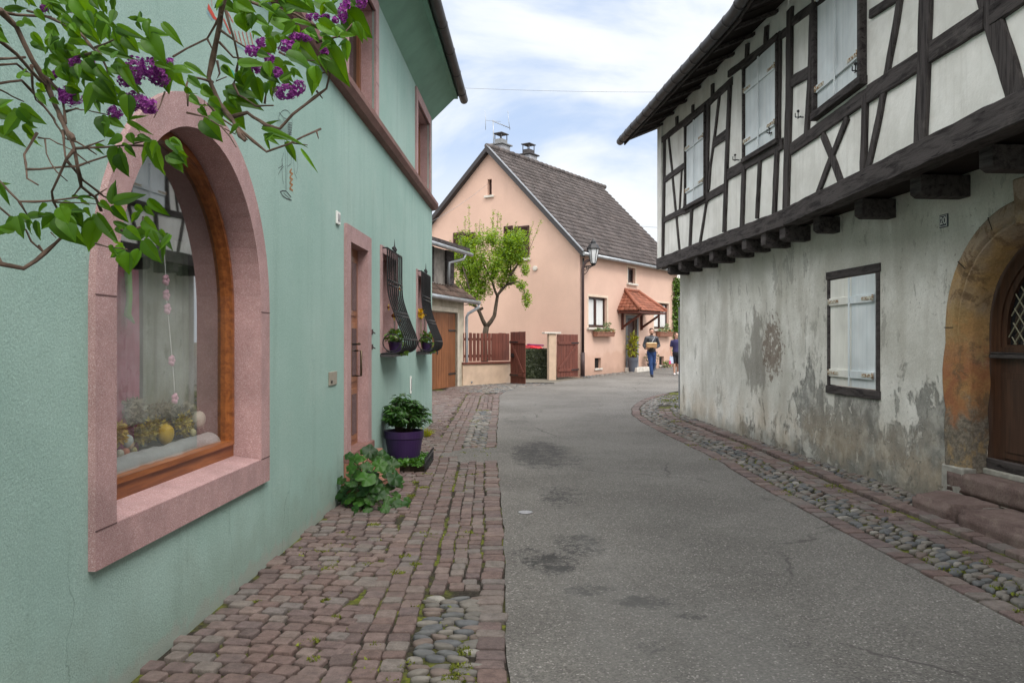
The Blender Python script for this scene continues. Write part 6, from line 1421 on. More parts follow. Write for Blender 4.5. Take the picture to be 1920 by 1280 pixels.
mb.build('stems', M['bark'], PP); lv.build('foliage', M['bush_leaf'], PP)
# low bed with ground cover and little black edging fence
PL = thing('planter_bed', (px0+.02, 9.45, g(9.4)), 'low bed of bright green ground cover with black wire edging under the purple pot', 'planter')
mb = MB(); mb.box(FX, -1.55, -1.02, g(9.4)-.01, g(9.4)+.075, -9.92, -9.12); mb.build('tray', M['soil'], PL)
lv = LV()
for _ in range(1500):
    x, y = U(-1.58, -1.03), U(9.05, 9.9); 
    if (x-px0)**2 + (y-py0)**2 < .03: continue
    z = g(9.4) + .07 + U(0, .05); lv.leaf((x, y, z), Vector((U(-1, 1), U(-1, 1), U(0, .9))).normalized()*U(.03, .055), .03)
lv.build('ground_cover', M['ground_leaf'], PL)
mb = MB()
for (x0, y0, x1, y1) in ((-1.0, 9.02, -1.0, 9.95), (-1.60, 9.02, -1.56, 9.02)):
    n = 8 if x0 == x1 else 2
    for i in range(n+1):
        t = i/n; x, y = x0 + (x1-x0)*t, y0 + (y1-y0)*t; mb.tube([(x, y, g(9)), (x, y, g(9)+.17)], .005, 5); mb.ell((x, y, g(9)+.178), .010, .010, .012, 6, 4)
    for z in (.05, .14): mb.tube([(x0, y0, g(9)+z), (x1, y1, g(9)+z)], .004, 5)
    for i in range(n):
        t = (i+.5)/n; x, y = x0 + (x1-x0)*t, y0 + (y1-y0)*t; mb.tube([Vector((x, y + .03*math.cos(a), g(9)+.095+.035*math.sin(a))) for a in [6.283*q/12 for q in range(13)]], .0035, 5)
mb.build('edging', M['iron'], PL)
# broad leaved plant by the door steps
MP = thing('hollyhock_plant', (-1.35, 7.3, g(7.3)), 'leafy hollyhock with broad dark green leaves growing at the foot of the green wall', 'plant')
lv = LV(); mb = MB(); root = Vector((-1.40, 7.32, g(7.3)))
zl = [(275,770,55,-.2),(400,705,60,.0),(505,745,55,.1),(475,815,58,-.1),(245,845,48,-.2),(370,920,78,-.35),(440,985,55,-.3),(255,955,48,-.2),(340,1010,60,-.3),(165,1035,62,-.1),(125,935,38,0),(470,1045,55,-.3),(545,1100,42,-.3),(600,915,68,0),(580,820,58,.1),(655,1130,62,-.1),(270,1180,44,-.3),(420,895,50,-.1),(560,985,42,0),(90,1070,42,0),(480,1222,22,-.3),(315,1105,50,-.3),(400,1095,50,-.3),(520,1160,42,-.35),(230,740,36,-.1),(330,760,44,-.1),(300,880,50,-.2),(530,880,48,0),(640,960,40,.1),(700,1100,34,0),(380,830,50,-.15),(200,1000,42,-.1),(440,750,46,.1),(200,1100,44,-.2),(610,1060,40,0),(350,700,36,.1),(140,1000,36,.1),(260,1070,44,-.1),(380,1170,40,-.3),(590,1160,36,-.2)]
for (x, y, r, dy) in zl:
    Y = 7.35 + dy + U(-.05, .05); c_ = at(600 + x/4.265, 680 + y/4.265, Y); c_.x = max(c_.x, -1.84 + .0272*Y + .04)
    zmin = g(Y) + .03; c_.z = max(c_.z, zmin)
    nr = Vector((U(-.5, .6) + (c_.x-root.x)*.8, -.75 + U(-.3, .3), U(.4, 1.1)))
    lv.round_leaf(c_, r/4.265/FPX*Y*1.06, nr, U(0, 6), 5)
    md = root.lerp(c_, .55) + Vector((U(-.04, .04), U(-.02, .05), .08)); mb.tube([root + Vector((U(-.05, .05), U(-.03, .03), 0)), md, c_], [.006, .005, .003], 5)
for _ in range(30):
    a = U(0, 6.28); d = U(.05, .33); c_ = root + Vector((d*abs(math.cos(a))*1.0 - .1, d*.6*math.sin(a), U(.05, .42-d*.5))); c_.x = max(c_.x, -1.60)
    lv.round_leaf(c_, U(.035, .07), (U(-.6, .6), U(-.9, .1), U(.4, 1)), U(0, 6), 5); mb.tube([root, c_], [.004, .003], 4)
lv.build('foliage', M['mallow_leaf'], MP); mb.build('stems', flat('green_stem', (0.10, 0.14, 0.04)), MP)
# weeds at the green wall corner
lv = LV()
for _ in range(60): lv.blade((-1.42 + U(-.03, .12), 12.4 + U(-.15, .15), g(12.4)), (U(-.08, .25), U(-.2, .1), U(.08, .2)), .012)
tag(lv.build('weed', M['yellow_leaf'], base=(-1.4, 12.4, g(12.4))), 'little tuft of yellowish weeds sprouting at the wall foot beyond the purple pot', 'weed')
# pots standing inside the two window grilles
def grille_pot(u, zb, fl, label, fcol, seed, extra=None):
    c_ = FL.P(u, zb, .12); t = thing('flower_pot', c_, label, 'flower pot'); pot('pot', (c_.x, c_.y, c_.z), .065, .088, .15, M['purple'], t, n=20)
    lv = LV(); mb = MB()
    for _ in range(150):
        a = U(0, 6.28); r_ = .13*math.sqrt(R()); p_ = c_ + Vector((r_*math.cos(a)*.8, r_*math.sin(a)*1.2, .13 + U(0, .2)*(1-r_*3))); p_.x = min(max(p_.x, c_.x-.16), c_.x+.10)
        lv.leaf(p_, Vector((U(-1, 1), U(-1, 1), U(-.4, 1))).normalized()*U(.04, .07), .035)
    for _ in range(70): p_ = c_ + Vector((U(.02, .12), U(-.02, .32), U(-.02, .14))); lv.leaf(p_, Vector((U(-.5, 1), U(-1, 1), U(-1, .4))).normalized()*U(.03, .05), .03)
    lv.build('foliage', M['mid_leaf'], t)
    fv = LV()
    for (du, dz, do, r_) in fl:
        q = FL.P(u+du, zb+dz, do)
        for k in range(16): a = k*.3927; d = FL.u*math.cos(a) + Vector((0, 0, math.sin(a))) + FL.n*.25; fv.leaf(q, d*r_, r_*.45, up=FL.n, bend=.05)
        mb.ell(q + FL.n*.004, r_*.38, r_*.38, r_*.38, 8, 6)
    fv.build('petals', fcol, t); mb.build('flower_centre', flat('flower_centre_%d' % seed, (0.12, 0.03, 0.012)), t)
grille_pot(9.78, zb1+.002, [(-.1, .46, .11, .07), (-.17, .56, .06, .045), (.28, .82, .12, .035), (0, .38, .17, .05)], 'purple pot of yellow and brown pansies standing in the nearer bulging window grille', M['yellow_fl'], 1)
grille_pot(12.66, zb2+.002, [(.05, .30, .16, .05), (.12, .24, .2, .04), (-.05, .26, .14, .04)], 'purple pot of red and yellow flowers standing in the farther bulging window grille', M['red_fl'], 2)
u, z = FL.px(789, 588, .06); q = FL.P(u, z, .06)
lv = LV()
for k in range(60): d = Vector((U(-.3, .3), U(-1, 1), U(-1, 1))).normalized(); lv.leaf(q + d*.02, d*.075, .04)
mb = None
t = thing('flower', q, 'tall yellow bloom rising at the left side of the farther window grille', 'flower'); lv.build('petals', M['yellow_fl'], t)
mb = MB(); mb.tube([q, FL.P(u, zb2, .07)], .005, 5); mb.build('stem', flat('bloom_stem', (0.08, 0.14, 0.03)), t)
# flower boxes at the peach house
def flower_box(x0, x1, y0, y1, fr, label, seed):
    u0, u1, z0, z1 = wrect(fr, x0, x1, y0, y1); h = z1-z0; t = thing('flower_box', fr.P((u0+u1)/2, z0, .15), label, 'flower box', 'flower boxes under the front windows of the peach house')
    mb = MB(); mb.hexa([fr.P(u0+.02, z0, .05), fr.P(u1-.02, z0, .05), fr.P(u1-.02, z0, .22), fr.P(u0+.02, z0, .22), fr.P(u0, z1, .03), fr.P(u1, z1, .03), fr.P(u1, z1, .26), fr.P(u0, z1, .26)]); mb.box(fr, u0-.01, u1+.01, z1-.03, z1+.005, .02, .27); mb.build('box', M['terracotta'], t, bevel=.008)
    lv = LV()
    for _ in range(300): lv.leaf(fr.P(U(u0, u1), z1 + U(-.02, .10), U(.05, .26)), Vector((U(-1, 1), U(-1, 1), U(-.3, 1))).normalized()*U(.06, .11), .05)
    for _ in range(70): lv.leaf(fr.P(U(u0+(u1-u0)*.5, u0+(u1-u0)*.8), z1 + U(.05, .34), U(.08, .2)), Vector((U(-1, 1), U(-1, 1), U(0, 1))).normalized()*U(.07, .12), .05)
    lv.build('foliage', leafmat('box_foliage_%d' % seed, (0.12, 0.18, 0.08), (0.24, 0.30, 0.17), .2), t)
    fv = LV()
    for _ in range(46): fv.leaf(fr.P(U(u0, u1), z1 + U(.0, .10), U(.14, .28)), Vector((U(-1, 1), -1, U(-.3, 1))).normalized()*U(.04, .06), .05)
    fv.build('blossom', leafmat('box_blossom_%d' % seed, (0.45, 0.07, 0.03), (0.65, 0.45, 0.10), .2), t)
flower_box(1110, 1143, 622, 631, FF, 'terracotta flower box with grey green plants under the window left of the porch', 1)
flower_box(1229, 1253, 622, 631, FF, 'terracotta flower box with yellow flowers under the window right of the porch', 2)
def bush(name, c, rx, rz, n, ls, m, label, cat='plant', potspec=None):
    t = thing(name, c, label, cat); c = Vector(c); z0 = c.z
    if potspec: r0, r1, h, pm = potspec; pot('pot', tuple(c), r0, r1, h, pm, t, n=18); z0 = c.z + h
    lv = LV(); mb = MB()
    for _ in range(n):
        d = Vector((random.gauss(0, 1), random.gauss(0, 1), random.gauss(0, 1))).normalized()*(R()**.4); p_ = Vector((c.x + d.x*rx, c.y + d.y*rx, z0 + rz + d.z*rz)); lv.leaf(p_, (d + Vector((U(-.6, .6), U(-.6, .6), U(-.2, .6)))).normalized()*ls*U(.7, 1.3), ls*.45)
    for k in range(5): mb.tube([(c.x, c.y, z0-.03), (c.x + U(-.6, .6)*rx, c.y + U(-.6, .6)*rx, z0 + rz*1.2)], .008, 5)
    lv.build('foliage', m, t); mb.build('stems', M['bark'], t); return t
def on_ground(x, y):
    Y = 30.0
    for _ in range(8): Y = (CAMZ - g(Y))*FPX/(y-640)
    p_ = at(x, y, Y); p_.z = g(Y); return p_
q = FF.P(FF.px(1180, 690)[0]-.35, 0, .32); q.z = g(q.y)
bush('potted_plant', q, .17, .50, 160, .16, M['yellow_leaf'], 'tall slate blue pot with yellow green leaves left of the peach house door', 'potted plant', (.16, .22, .60, M['greypot']))
q = FF.P(FF.px(1206, 690)[0], 0, .40); q.z = g(q.y)
bush('potted_plant', q, .30, .26, 420, .07, M['bush_leaf'], 'round dark green shrub in a pot right of the peach house door', 'potted plant', (.15, .2, .30, M['greypot']))
q = FF.P(FF.px(1241, 688)[0], 0, .25); q.z = g(q.y)
bush('small_plant', q, .17, .16, 160, .08, M['mid_leaf'], 'small bright green plant at the wall foot below the right cellar vent')
q = FF.P(FF.px(1258, 686)[0], 0, .2); q.z = g(q.y); bush('small_plant', q, .12, .10, 60, .07, flat('dry_leaf', (0.25, 0.10, 0.05)), 'little reddish brown plant at the far right foot of the peach house wall')
q = at(1264, 640, 36.5); q.z = g(36.5)
# tall climber at the end of the peach house
CL = thing('climbing_shrub', q, 'tall leafy green shrub at the far right corner of the peach house', 'shrub'); lv = LV(); mb = MB()
for (x, y, rx, rz, n) in ((1262, 600, .5, 1.0, 900), (1268, 560, .65, .7, 900), (1266, 535, .5, .4, 500), (1290, 590, 1.0, 1.6, 1200), (1264, 640, .45, .9, 500)):
    c_ = at(x, y, 36.5)
    for _ in range(n): d = Vector((random.gauss(0, 1), random.gauss(0, 1), random.gauss(0, 1))).normalized()*(R()**.35); p_ = c_ + Vector((d.x*rx, d.y*.5, d.z*rz)); lv.leaf(p_, Vector((U(-1, 1), U(-1, 1), U(-1, 1))).normalized()*U(.10, .17), .09)
lv.build('foliage', M['mid_leaf'], CL)
for k in range(5): mb.tube([q + Vector((U(-.2, .2), 0, 0)), q + Vector((U(-.3, .5), U(-.2, .2), 2)), q + Vector((U(-.4, .9), U(-.3, .3), 3.8))], [.04, .03, .01], 6)
mb.build('stems', M['bark'], CL)
# ------------------------------------------------------------------ spring tree behind the fence
TY = 27.2; tb = at(909, 640, TY); tb.z = g(TY)
TR = thing('tree', tb, 'small crooked tree with fresh yellow green spring leaves behind the board fence', 'tree')
mb = MB(); jag = lambda: Vector((0, U(-.25, .25), 0))
def limb(pts, r0, r1, dy=0, n=7):
    P3 = [at(x, y, TY + dy*i/(len(pts)-1)) for i, (x, y) in enumerate(pts)]; k = len(P3); mb.tube(P3, [r0 + (r1-r0)*i/(k-1) for i in range(k)], n); return P3
mb.tube([tb - Vector((0, 0, .1)), at(908, 640, TY), at(910, 624, TY), at(912, 612, TY)], [.13, .11, .10, .10], 10)
limb([(912, 613), (905, 600), (899, 585), (892, 575), (885, 560), (878, 535), (868, 500)], .078, .022, -.5)
limb([(897, 582), (906, 577)], .06, .045)
limb([(912, 613), (921, 602), (927, 592), (930, 572), (933, 553), (941, 543), (950, 534), (956, 518), (958, 495), (955, 465)], .082, .02, .4)
limb([(933, 556), (928, 545), (922, 525), (908, 500), (900, 470)], .05, .015, -.6); limb([(950, 534), (962, 530), (972, 528), (982, 540), (986, 560)], .045, .012, -.4)
limb([(956, 518), (968, 500), (980, 480), (990, 455)], .04, .01, .5); limb([(885, 560), (870, 545), (856, 520)], .04, .01, -.3); limb([(892, 575), (880, 570), (870, 572)], .04, .01, .2)
lv = LV()
def tleaf(p_, s_): lv.leaf(p_, Vector((U(-1, 1), U(-1, 1), U(-.5, 1))).normalized()*s_, s_*.55)
clus = [(880, 520, 32, 38, 900), (868, 490, 26, 30, 550), (862, 545, 18, 22, 260), (895, 490, 28, 40, 800), (905, 530, 28, 30, 650), (890, 555, 22, 20, 360), (925, 500, 26, 34, 650), (935, 475, 22, 30, 450), (955, 470, 28, 30, 800), (968, 450, 26, 22, 650), (950, 500, 20, 26, 420), (975, 480, 20, 22, 350), (878, 455, 24, 22, 420), (905, 450, 20, 18, 320), (925, 445, 16, 20, 240), (985, 505, 10, 14, 110), (978, 535, 12, 10, 110), (987, 560, 10, 20, 170), (848, 480, 10, 14, 110), (942, 530, 16, 14, 160), (960, 525, 14, 10, 120)]
for (x, y, rx, ry, n) in clus:
    Yc = TY + U(-.5, .5); c_ = at(x, y, Yc); s_ = Yc/FPX
    ax_ = [Vector((U(-1, 1)*rx*s_, U(-.5, .5), U(-.3, 1)*ry*s_)) for _ in range(7)]
    for a in ax_: mb.tube([c_ - Vector((0, 0, ry*s_*.7)), c_ + a], [.012, .004], 4, cap=False)
    for _ in range(int(n*2.6)):
        if R() < .35: a = random.choice(ax_); t = R(); p_ = c_ - Vector((0, 0, ry*s_*.7))*(1-t) + a*t + Vector((U(-.08, .08), U(-.08, .08), U(-.08, .08)))
        else: d = Vector((random.gauss(0, 1), random.gauss(0, 1), random.gauss(0, 1))).normalized()*(R()**.5); p_ = c_ + Vector((d.x*rx*s_, d.y*.55, d.z*ry*s_))
        if mnoise.noise(p_*2.6) < -.38: continue
        tleaf(p_, U(.05, .095))
for (x0, y0, x1, y1) in ((880, 450, 879, 384), (868, 470, 858, 425), (893, 455, 893, 418), (905, 450, 906, 420), (922, 445, 926, 392), (930, 450, 921, 410), (940, 455, 938, 402), (950, 445, 952, 418), (965, 440, 968, 415), (985, 460, 1001, 415), (992, 470, 1016, 410), (990, 445, 998, 430), (862, 440, 868, 432), (915, 440, 912, 425), (975, 440, 984, 432), (850, 500, 846, 452), (855, 455, 852, 436), (872, 440, 872, 405), (898, 440, 900, 412), (932, 430, 934, 395)):
    Yc = TY + U(-.4, .4); a, b = at(x0, y0, Yc), at(x1, y1, Yc); mb.tube([a, b], [.012, .004], 4, cap=False)
    for k in range(int(50*(b-a).length)+12): t = R(); tleaf(a.lerp(b, t) + Vector((U(-.06, .06), U(-.06, .06), 0))*(1.2-t*.6), U(.04, .075))
mb.build('trunk', M['bark'], TR); lv.build('crown', M['tree_leaf'], TR, smooth=False)
# ------------------------------------------------------------------ lilac reaching in from the left
LB = thing('lilac_bush', (-2.1+.75, 1.15, g(1)), 'lilac bush with purple blossom reaching in over the arched window from the upper left', 'shrub')
Z2 = lambda x, y: (x/4.923, y/4.923); Z3 = lambda x, y: (350 + x/4.923, y/4.923); Z4 = lambda x, y: (x/4.74, 250 + y/4.74); Z1 = lambda x, y: (x/2.461, y/2.461)
def dep(x, y, j=0): return 1.78 + .25*mnoise.noise(Vector((x*.006, y*.006, 0))) + .12*(x/700) + j
mb = MB()
def br(zf, pts, r0, r1=None, j=0):
    P3 = []
    pp = [zf(*p) for p in pts]
    for i, (x, y) in enumerate(pp): P3.append(at(x, y, dep(x, y, j)))
    # subdivide with a little wander
    Q_ = []
    for a, b in zip(P3, P3[1:]):
        n = max(1, int((b-a).length/.03))
        for i in range(n): t = i/n; q = a.lerp(b, t); q += Vector((mnoise.noise(q*30), mnoise.noise(q*30 + Vector((5, 0, 0))), mnoise.noise(q*30 + Vector((0, 7, 0)))))*.0028*(1 if i else .3); Q_.append(q)
    Q_.append(P3[-1]); n = len(Q_); r1 = r1 or r0*.6
    mb.tube(Q_, [(r0 + (r1-r0)*i/(n-1))*(1.0 + (.35 if i % 4 == 0 else 0) + .15*mnoise.noise(Vector((i*.7, r0*900, 0)))) for i in range(n)], 7); return Q_
tr = mb
# stem outside the picture that the boughs grow from
def stem(P3, r0, r1):
    out_ = []
    for i in range(len(P3)-1):
        p0, p1, p2, p3 = P3[max(i-1, 0)], P3[i], P3[i+1], P3[min(i+2, len(P3)-1)]
        for j in range(10): t = j/10; out_.append((p1*2 + (p2-p0)*t + (p0*2-p1*5+p2*4-p3)*t*t + (-p0+p1*3-p2*3+p3)*t**3)*.5)
    out_.append(P3[-1]); n = len(out_)
    out_ = [q + Vector((mnoise.noise(q*6), mnoise.noise(q*6+Vector((9, 0, 0))), 0))*.018*(0 < i < n-1) for i, q in enumerate(out_)]
    mb.tube(out_, [(r0 + (r1-r0)*i/(n-1))*(1 + .18*mnoise.noise(Vector((i*.8, r0*99, 0)))) for i in range(n)], 9)
r_top = at(-40, 40, dep(0, 0)); stem([Vector((-1.36, 1.15, g(1)-.05)), Vector((-1.31, 1.16, .8)), Vector((-1.30, 1.3, 1.6)), Vector((-1.34, 1.5, 2.2)), at(-60, 20, dep(0, 0))], .030, .009)
stem([Vector((-1.34, 1.5, 2.2)), Vector((-1.1, 1.7, 2.65)), at(300, -120, dep(300, -50)), at(418, -10, dep(418, 0))], .017, .0068)
stem([Vector((-1.30, 1.3, 1.5)), Vector((-1.28, 1.45, 1.68)), at(-50, 470, dep(0, 480)), at(0, 494, dep(0, 490))], .011, .006)
br(Z2, [(-300, 100), (0, 100), (150, 250), (300, 560), (420, 750), (500, 950), (600, 1180), (680, 1290)], .0066, .005)
br(Z2, [(-200, 60), (0, 110), (150, 140), (480, 160)], .005, .003, .03); br(Z2, [(-200, 300), (0, 380), (150, 500), (280, 650), (430, 800)], .005, .003, -.03)
br(Z2, [(-150, 540), (0, 545), (230, 530)], .0036, .0025, .02); br(Z2, [(-150, 610), (0, 600), (150, 590), (300, 700)], .0032, .002, .04); br(Z2, [(-150, 790), (0, 770), (200, 745), (330, 880), (500, 1100), (600, 1280)], .0032, .0022, .03)
br(Z2, [(290, 600), (300, 800), (330, 920), (420, 1000)], .003); br(Z2, [(640, 560), (500, 520), (450, 440)], .0028); br(Z2, [(510, 570), (640, 555), (880, 470), (740, 310), (500, 180), (250, 100)], .0034, .003, .02)
br(Z2, [(880, 440), (1050, 370)], .0024); br(Z2, [(900, 450), (980, 620), (1040, 820)], .0026); br(Z2, [(430, 720), (570, 870), (610, 1140)], .0034, .0024); br(Z2, [(610, 1030), (720, 1000)], .0028); br(Z2, [(-100, 790), (0, 830), (220, 940)], .0022); br(Z2, [(470, 740), (600, 670)], .003)
br(Z2, [(700, 1000), (900, 1040), (1100, 1080)], .0016); br(Z2, [(1520, 850), (1480, 980), (1420, 1090)], .0016)
br(Z3, [(340, -30), (300, 250), (270, 400), (200, 720), (300, 950), (420, 1100), (490, 1250), (540, 1300)], .0074, .0034)
br(Z3, [(320, 130), (190, 360), (0, 450), (-125, 525)], .003, .002); br(Z3, [(190, 360), (250, 480)], .0022); br(Z3, [(300, 390), (430, 530), (520, 540)], .0026); br(Z3, [(360, 100), (440, 370), (480, 560), (450, 740), (430, 780)], .003, .002)
br(Z3, [(310, 280), (450, 380), (620, 490)], .0026); br(Z3, [(280, 560), (305, 680), (270, 750), (370, 710)], .0026); br(Z3, [(430, 770), (480, 880), (640, 980), (800, 975)], .0026, .0018)
br(Z3, [(420, 1080), (560, 1040), (740, 1160), (860, 1190), (980, 1050), (1290, 820), (1330, 650), (1330, 540)], .0046, .0024); br(Z3, [(1200, 840), (1255, 910)], .002); br(Z3, [(1230, 680), (1330, 660)], .0018)
br(Z3, [(240, 760), (30, 710), (0, 780), (10, 980)], .003); br(Z3, [(200, 960), (330, 1100), (480, 1200), (560, 1290)], .0028); br(Z3, [(0, 1040), (180, 1080), (330, 1180), (450, 1240)], .002); br(Z3, [(720, 960), (740, 800)], .0022); br(Z3, [(490, 60), (620, 160), (740, 250)], .0022); br(Z3, [(850, 480), (1000, 560), (1180, 560)], .0022); br(Z3, [(1200, 390), (1440, 330), (1530, 220)], .003)
br(Z3, [(340, -60), (700, 60), (1000, 130), (1300, 300)], .004, .003, .05)
br(Z1, [(1040, 520), (1110, 600), (1230, 700), (1330, 665), (1400, 630), (1480, 595)], .0042, .002); br(Z1, [(1460, 605), (1470, 640)], .0016); br(Z1, [(1020, 580), (1060, 630), (1090, 680)], .002); br(Z1, [(1350, 660), (1420, 670)], .0016)
br(Z4, [(600, 0), (660, 130), (690, 300), (720, 470), (850, 570), (900, 690)], .0046, .003); br(Z4, [(560, -20), (580, 200), (590, 230)], .0032); br(Z4, [(660, 150), (590, 230), (530, 370), (460, 520), (470, 600), (530, 710)], .0036, .002)
br(Z4, [(340, 40), (440, 50), (650, 150)], .0018); br(Z4, [(600, 50), (760, 120), (860, 190)], .0024); br(Z4, [(670, 135), (1100, 110), (1280, 110)], .0026, .002); br(Z4, [(760, 120), (930, 60)], .0018); br(Z4, [(1180, 95), (1290, 70)], .0016)
br(Z4, [(330, 0), (270, 100), (215, 190), (235, 310), (240, 400), (340, 460)], .0030, .0018); br(Z4, [(235, 320), (680, 295), (960, 200)], .0026, .002); br(Z4, [(400, 60), (410, 180), (500, 340), (600, 425)], .0018, .0012)
br(Z4, [(590, 240), (740, 420), (920, 560), (985, 585)], .0028, .002); br(Z4, [(-60, 380), (0, 430), (170, 605), (450, 600), (820, 550)], .0026, .002); br(Z4, [(480, 610), (870, 630)], .0018); br(Z4, [(170, 605), (240, 720)], .0026); br(Z4, [(-60, 590), (0, 660), (230, 860), (280, 960), (390, 1060)], .0024, .0018)
br(Z4, [(-60, 1150), (0, 1160), (210, 1200), (400, 1060), (580, 890)], .006, .0034); br(Z4, [(720, 470), (650, 560)], .002); br(Z4, [(850, 980), (980, 1015), (1130, 1030)], .002); br(Z4, [(1080, 860), (1120, 880), (1270, 820), (1270, 740)], .0028, .002); br(Z4, [(640, 150), (800, 275)], .0016); br(Z4, [(450, 880), (500, 930)], .0012); br(Z4, [(345, 995), (395, 1060)], .002); br(Z4, [(840, 560), (950, 490)], .002)
mb.build('branches', M['twig'], LB)
lv = LV()
def lf(zf, x0, y0, x1, y1, w=None, sc=4.9, tone=0):
    a, b = zf(x0, y0), zf(x1, y1); L_ = math.hypot(b[0]-a[0], b[1]-a[1]); w = (w/sc if w else L_*U(.52, .72))
    Y0 = dep(*a) + U(-.10, .06); tilt = U(-.012, .03); A = at(a[0], a[1], Y0); B = at(b[0], b[1], Y0 + tilt)
    d = (B - A)*U(.95, 1.08); wm = w/FPX*Y0; nr = Vector((U(-.45, .45), -1, U(-.1, .6))); lv.cordate(A, d, wm*U(1.0, 1.2), nr, U(.02, .42), U(.15, .75))
Lz2 = [(1060,-20,1040,150,90),(930,-20,955,130,60),(1290,190,1165,150,50),(1270,200,1400,185,60),(1500,215,1700,425,75),(1400,320,1525,280,80),(1380,200,1350,345,100),(1310,400,1530,540,180),(1350,350,1530,560,170),(1080,240,1330,365,80),(1065,280,1130,420,90),(1070,330,1180,530,120),(1150,330,1290,495,120),(930,460,1240,545,70),(900,130,1080,255,60),(700,-30,890,260,170),(560,-30,880,120,150),(400,0,640,140,80),(720,150,900,400,150),(980,220,880,400,130),(60,90,250,70,70),(-40,320,70,385,80),(-30,260,30,300,40),(470,430,700,570,130),(500,440,450,220,120),(190,985,440,1160,130),(-30,1020,190,1110,120),(180,1060,20,1270,130),(220,1150,330,1290,70),(880,760,1070,980,210),(880,780,770,1060,120),(885,930,925,1040,50),(1150,600,1210,810,100),(1180,880,1175,1115,130),(1510,590,1550,865,180),(1600,640,1700,800,110),(1430,590,1610,625,60),(1020,620,1130,690,90),(950,1080,960,1275,140),(1000,1090,1120,1160,80),(1180,1120,1400,1235,50),(1270,1265,1420,1285,50),(1640,640,1723,600,60),(560,600,700,780,150),(480,500,640,640,120),(700,600,560,750,120),(740,640,900,760,130),(780,560,900,700,120),(600,430,760,520,100),(420,240,560,330,100),(640,260,760,360,100),(560,160,720,240,90),(300,380,430,470,90),(380,780,560,830,80),(620,780,760,860,100),(900,620,1010,760,100),(940,720,1080,900,110),(1030,820,1150,900,80),(640,380,840,420,90),(840,520,1000,560,80),(330,90,420,200,70),(480,30,560,170,90),(640,-20,760,60,90),(300,300,400,420,70),(1060,560,1180,610,60),(1120,600,1260,850,90),(1240,800,1330,860,50),(400,640,500,720,70),(760,240,860,340,80),(240,-20,330,60,60),(350,860,420,960,60),(800,100,960,210,110),(30,1160,110,1280,90)]
Lz3 = [(340,0,250,95,60),(300,10,480,100,110),(470,20,650,120,120),(480,-30,560,60,120),(560,-20,700,30,60),(600,130,440,240,120),(520,120,560,310,180),(600,300,710,330,40),(750,250,750,340,95),(790,340,900,290,80),(690,50,850,120,70),(780,140,1010,300,160),(870,0,1190,120,110),(1080,-20,1190,120,90),(1180,10,1440,120,120),(1280,50,1400,150,80),(1480,-20,1590,80,90),(1480,110,1705,370,200),(1540,230,1695,380,90),(1220,210,1440,330,130),(980,195,1220,235,50),(730,350,1030,370,80),(740,360,820,500,110),(1020,390,1215,590,130),(660,500,810,450,100),(480,590,745,590,90),(770,560,960,720,130),(890,590,1010,610,50),(1220,520,1310,660,50),(1310,440,1465,770,190),(1470,380,1480,570,80),(920,510,1220,630,150),(1180,630,1160,860,145),(280,530,445,590,70),(330,610,440,720,70),(490,650,640,800,150),(360,830,690,1000,150),(640,720,700,975,120),(820,740,730,920,110),(880,740,1045,865,65),(-20,590,195,700,65),(20,720,140,810,80),(150,820,260,910,90),(20,890,130,965,80),(205,920,330,1000,90),(330,970,560,1195,190),(220,1060,350,1150,100),(150,1110,320,1290,150),(700,1185,920,1270,55),(715,1250,980,1275,50),(120,1000,185,1075,60),(860,60,720,190,90),(1000,230,860,340,110),(1100,280,1230,370,90),(1260,350,1400,460,90),(1330,400,1200,480,80),(640,180,760,230,70),(700,640,830,740,110),(570,640,470,720,100),(940,340,1060,380,60),(1420,330,1560,330,60),(1180,330,1050,280,80),(740,760,840,860,80),(1060,480,930,540,80),(900,120,1030,60,70),(1400,-10,1280,60,80),(960,640,1090,720,60),(1380,240,1500,300,70),(480,1160,380,1240,70),(0,800,60,900,60),(380,900,470,1010,70)]
Lz4 = [(-20,440,90,645,55),(130,870,-20,830,90),(160,740,200,950,110),(120,770,60,880,80),(250,740,440,700,70),(330,780,325,975,75),(270,780,240,900,80),(500,740,355,850,125),(530,655,740,700,110),(530,660,615,810,130),(540,730,710,1005,220),(620,700,760,830,120),(790,660,810,750,85),(860,790,765,1055,150),(860,720,1080,1015,95),(890,610,1000,690,60),(1010,640,1140,800,100),(1015,610,1285,530,110),(1320,590,1505,745,75),(1290,650,1360,740,60),(1240,720,1140,790,70),(1010,790,1200,845,45),(1280,770,1400,880,110),(1350,870,1400,1015,70),(1280,950,1415,1155,130),(1500,900,1410,1150,90),(1410,870,1540,1045,70),(1290,900,1110,900,100),(960,880,1020,930,45),(1110,1030,960,1080,110),(1000,990,1060,1110,90),(1150,1060,1135,1270,170),(1240,1040,1130,1250,90),(1380,90,1395,375,170),(1400,100,1225,270,130),(1500,60,1640,210,120),(1510,190,1625,335,110),(1600,150,1650,280,70),(1090,40,940,100,110),(1050,130,1000,345,110),(1070,190,1115,395,130),(1120,200,1010,250,80),(1150,0,1185,100,80),(1110,120,1225,205,65),(1190,70,1360,40,50),(850,110,945,105,35),(-20,-20,190,70,110),(260,-20,325,140,70),(700,575,860,560,40),(910,-20,1070,25,70),(420,640,300,720,60),(120,800,230,860,100),(-20,860,60,890,60),(640,560,760,590,35),(1120,840,1260,960,110),(1200,640,1280,700,60),(1040,830,1100,900,60),(1300,830,1250,900,60),(640,690,780,680,60),(560,740,480,800,80)]
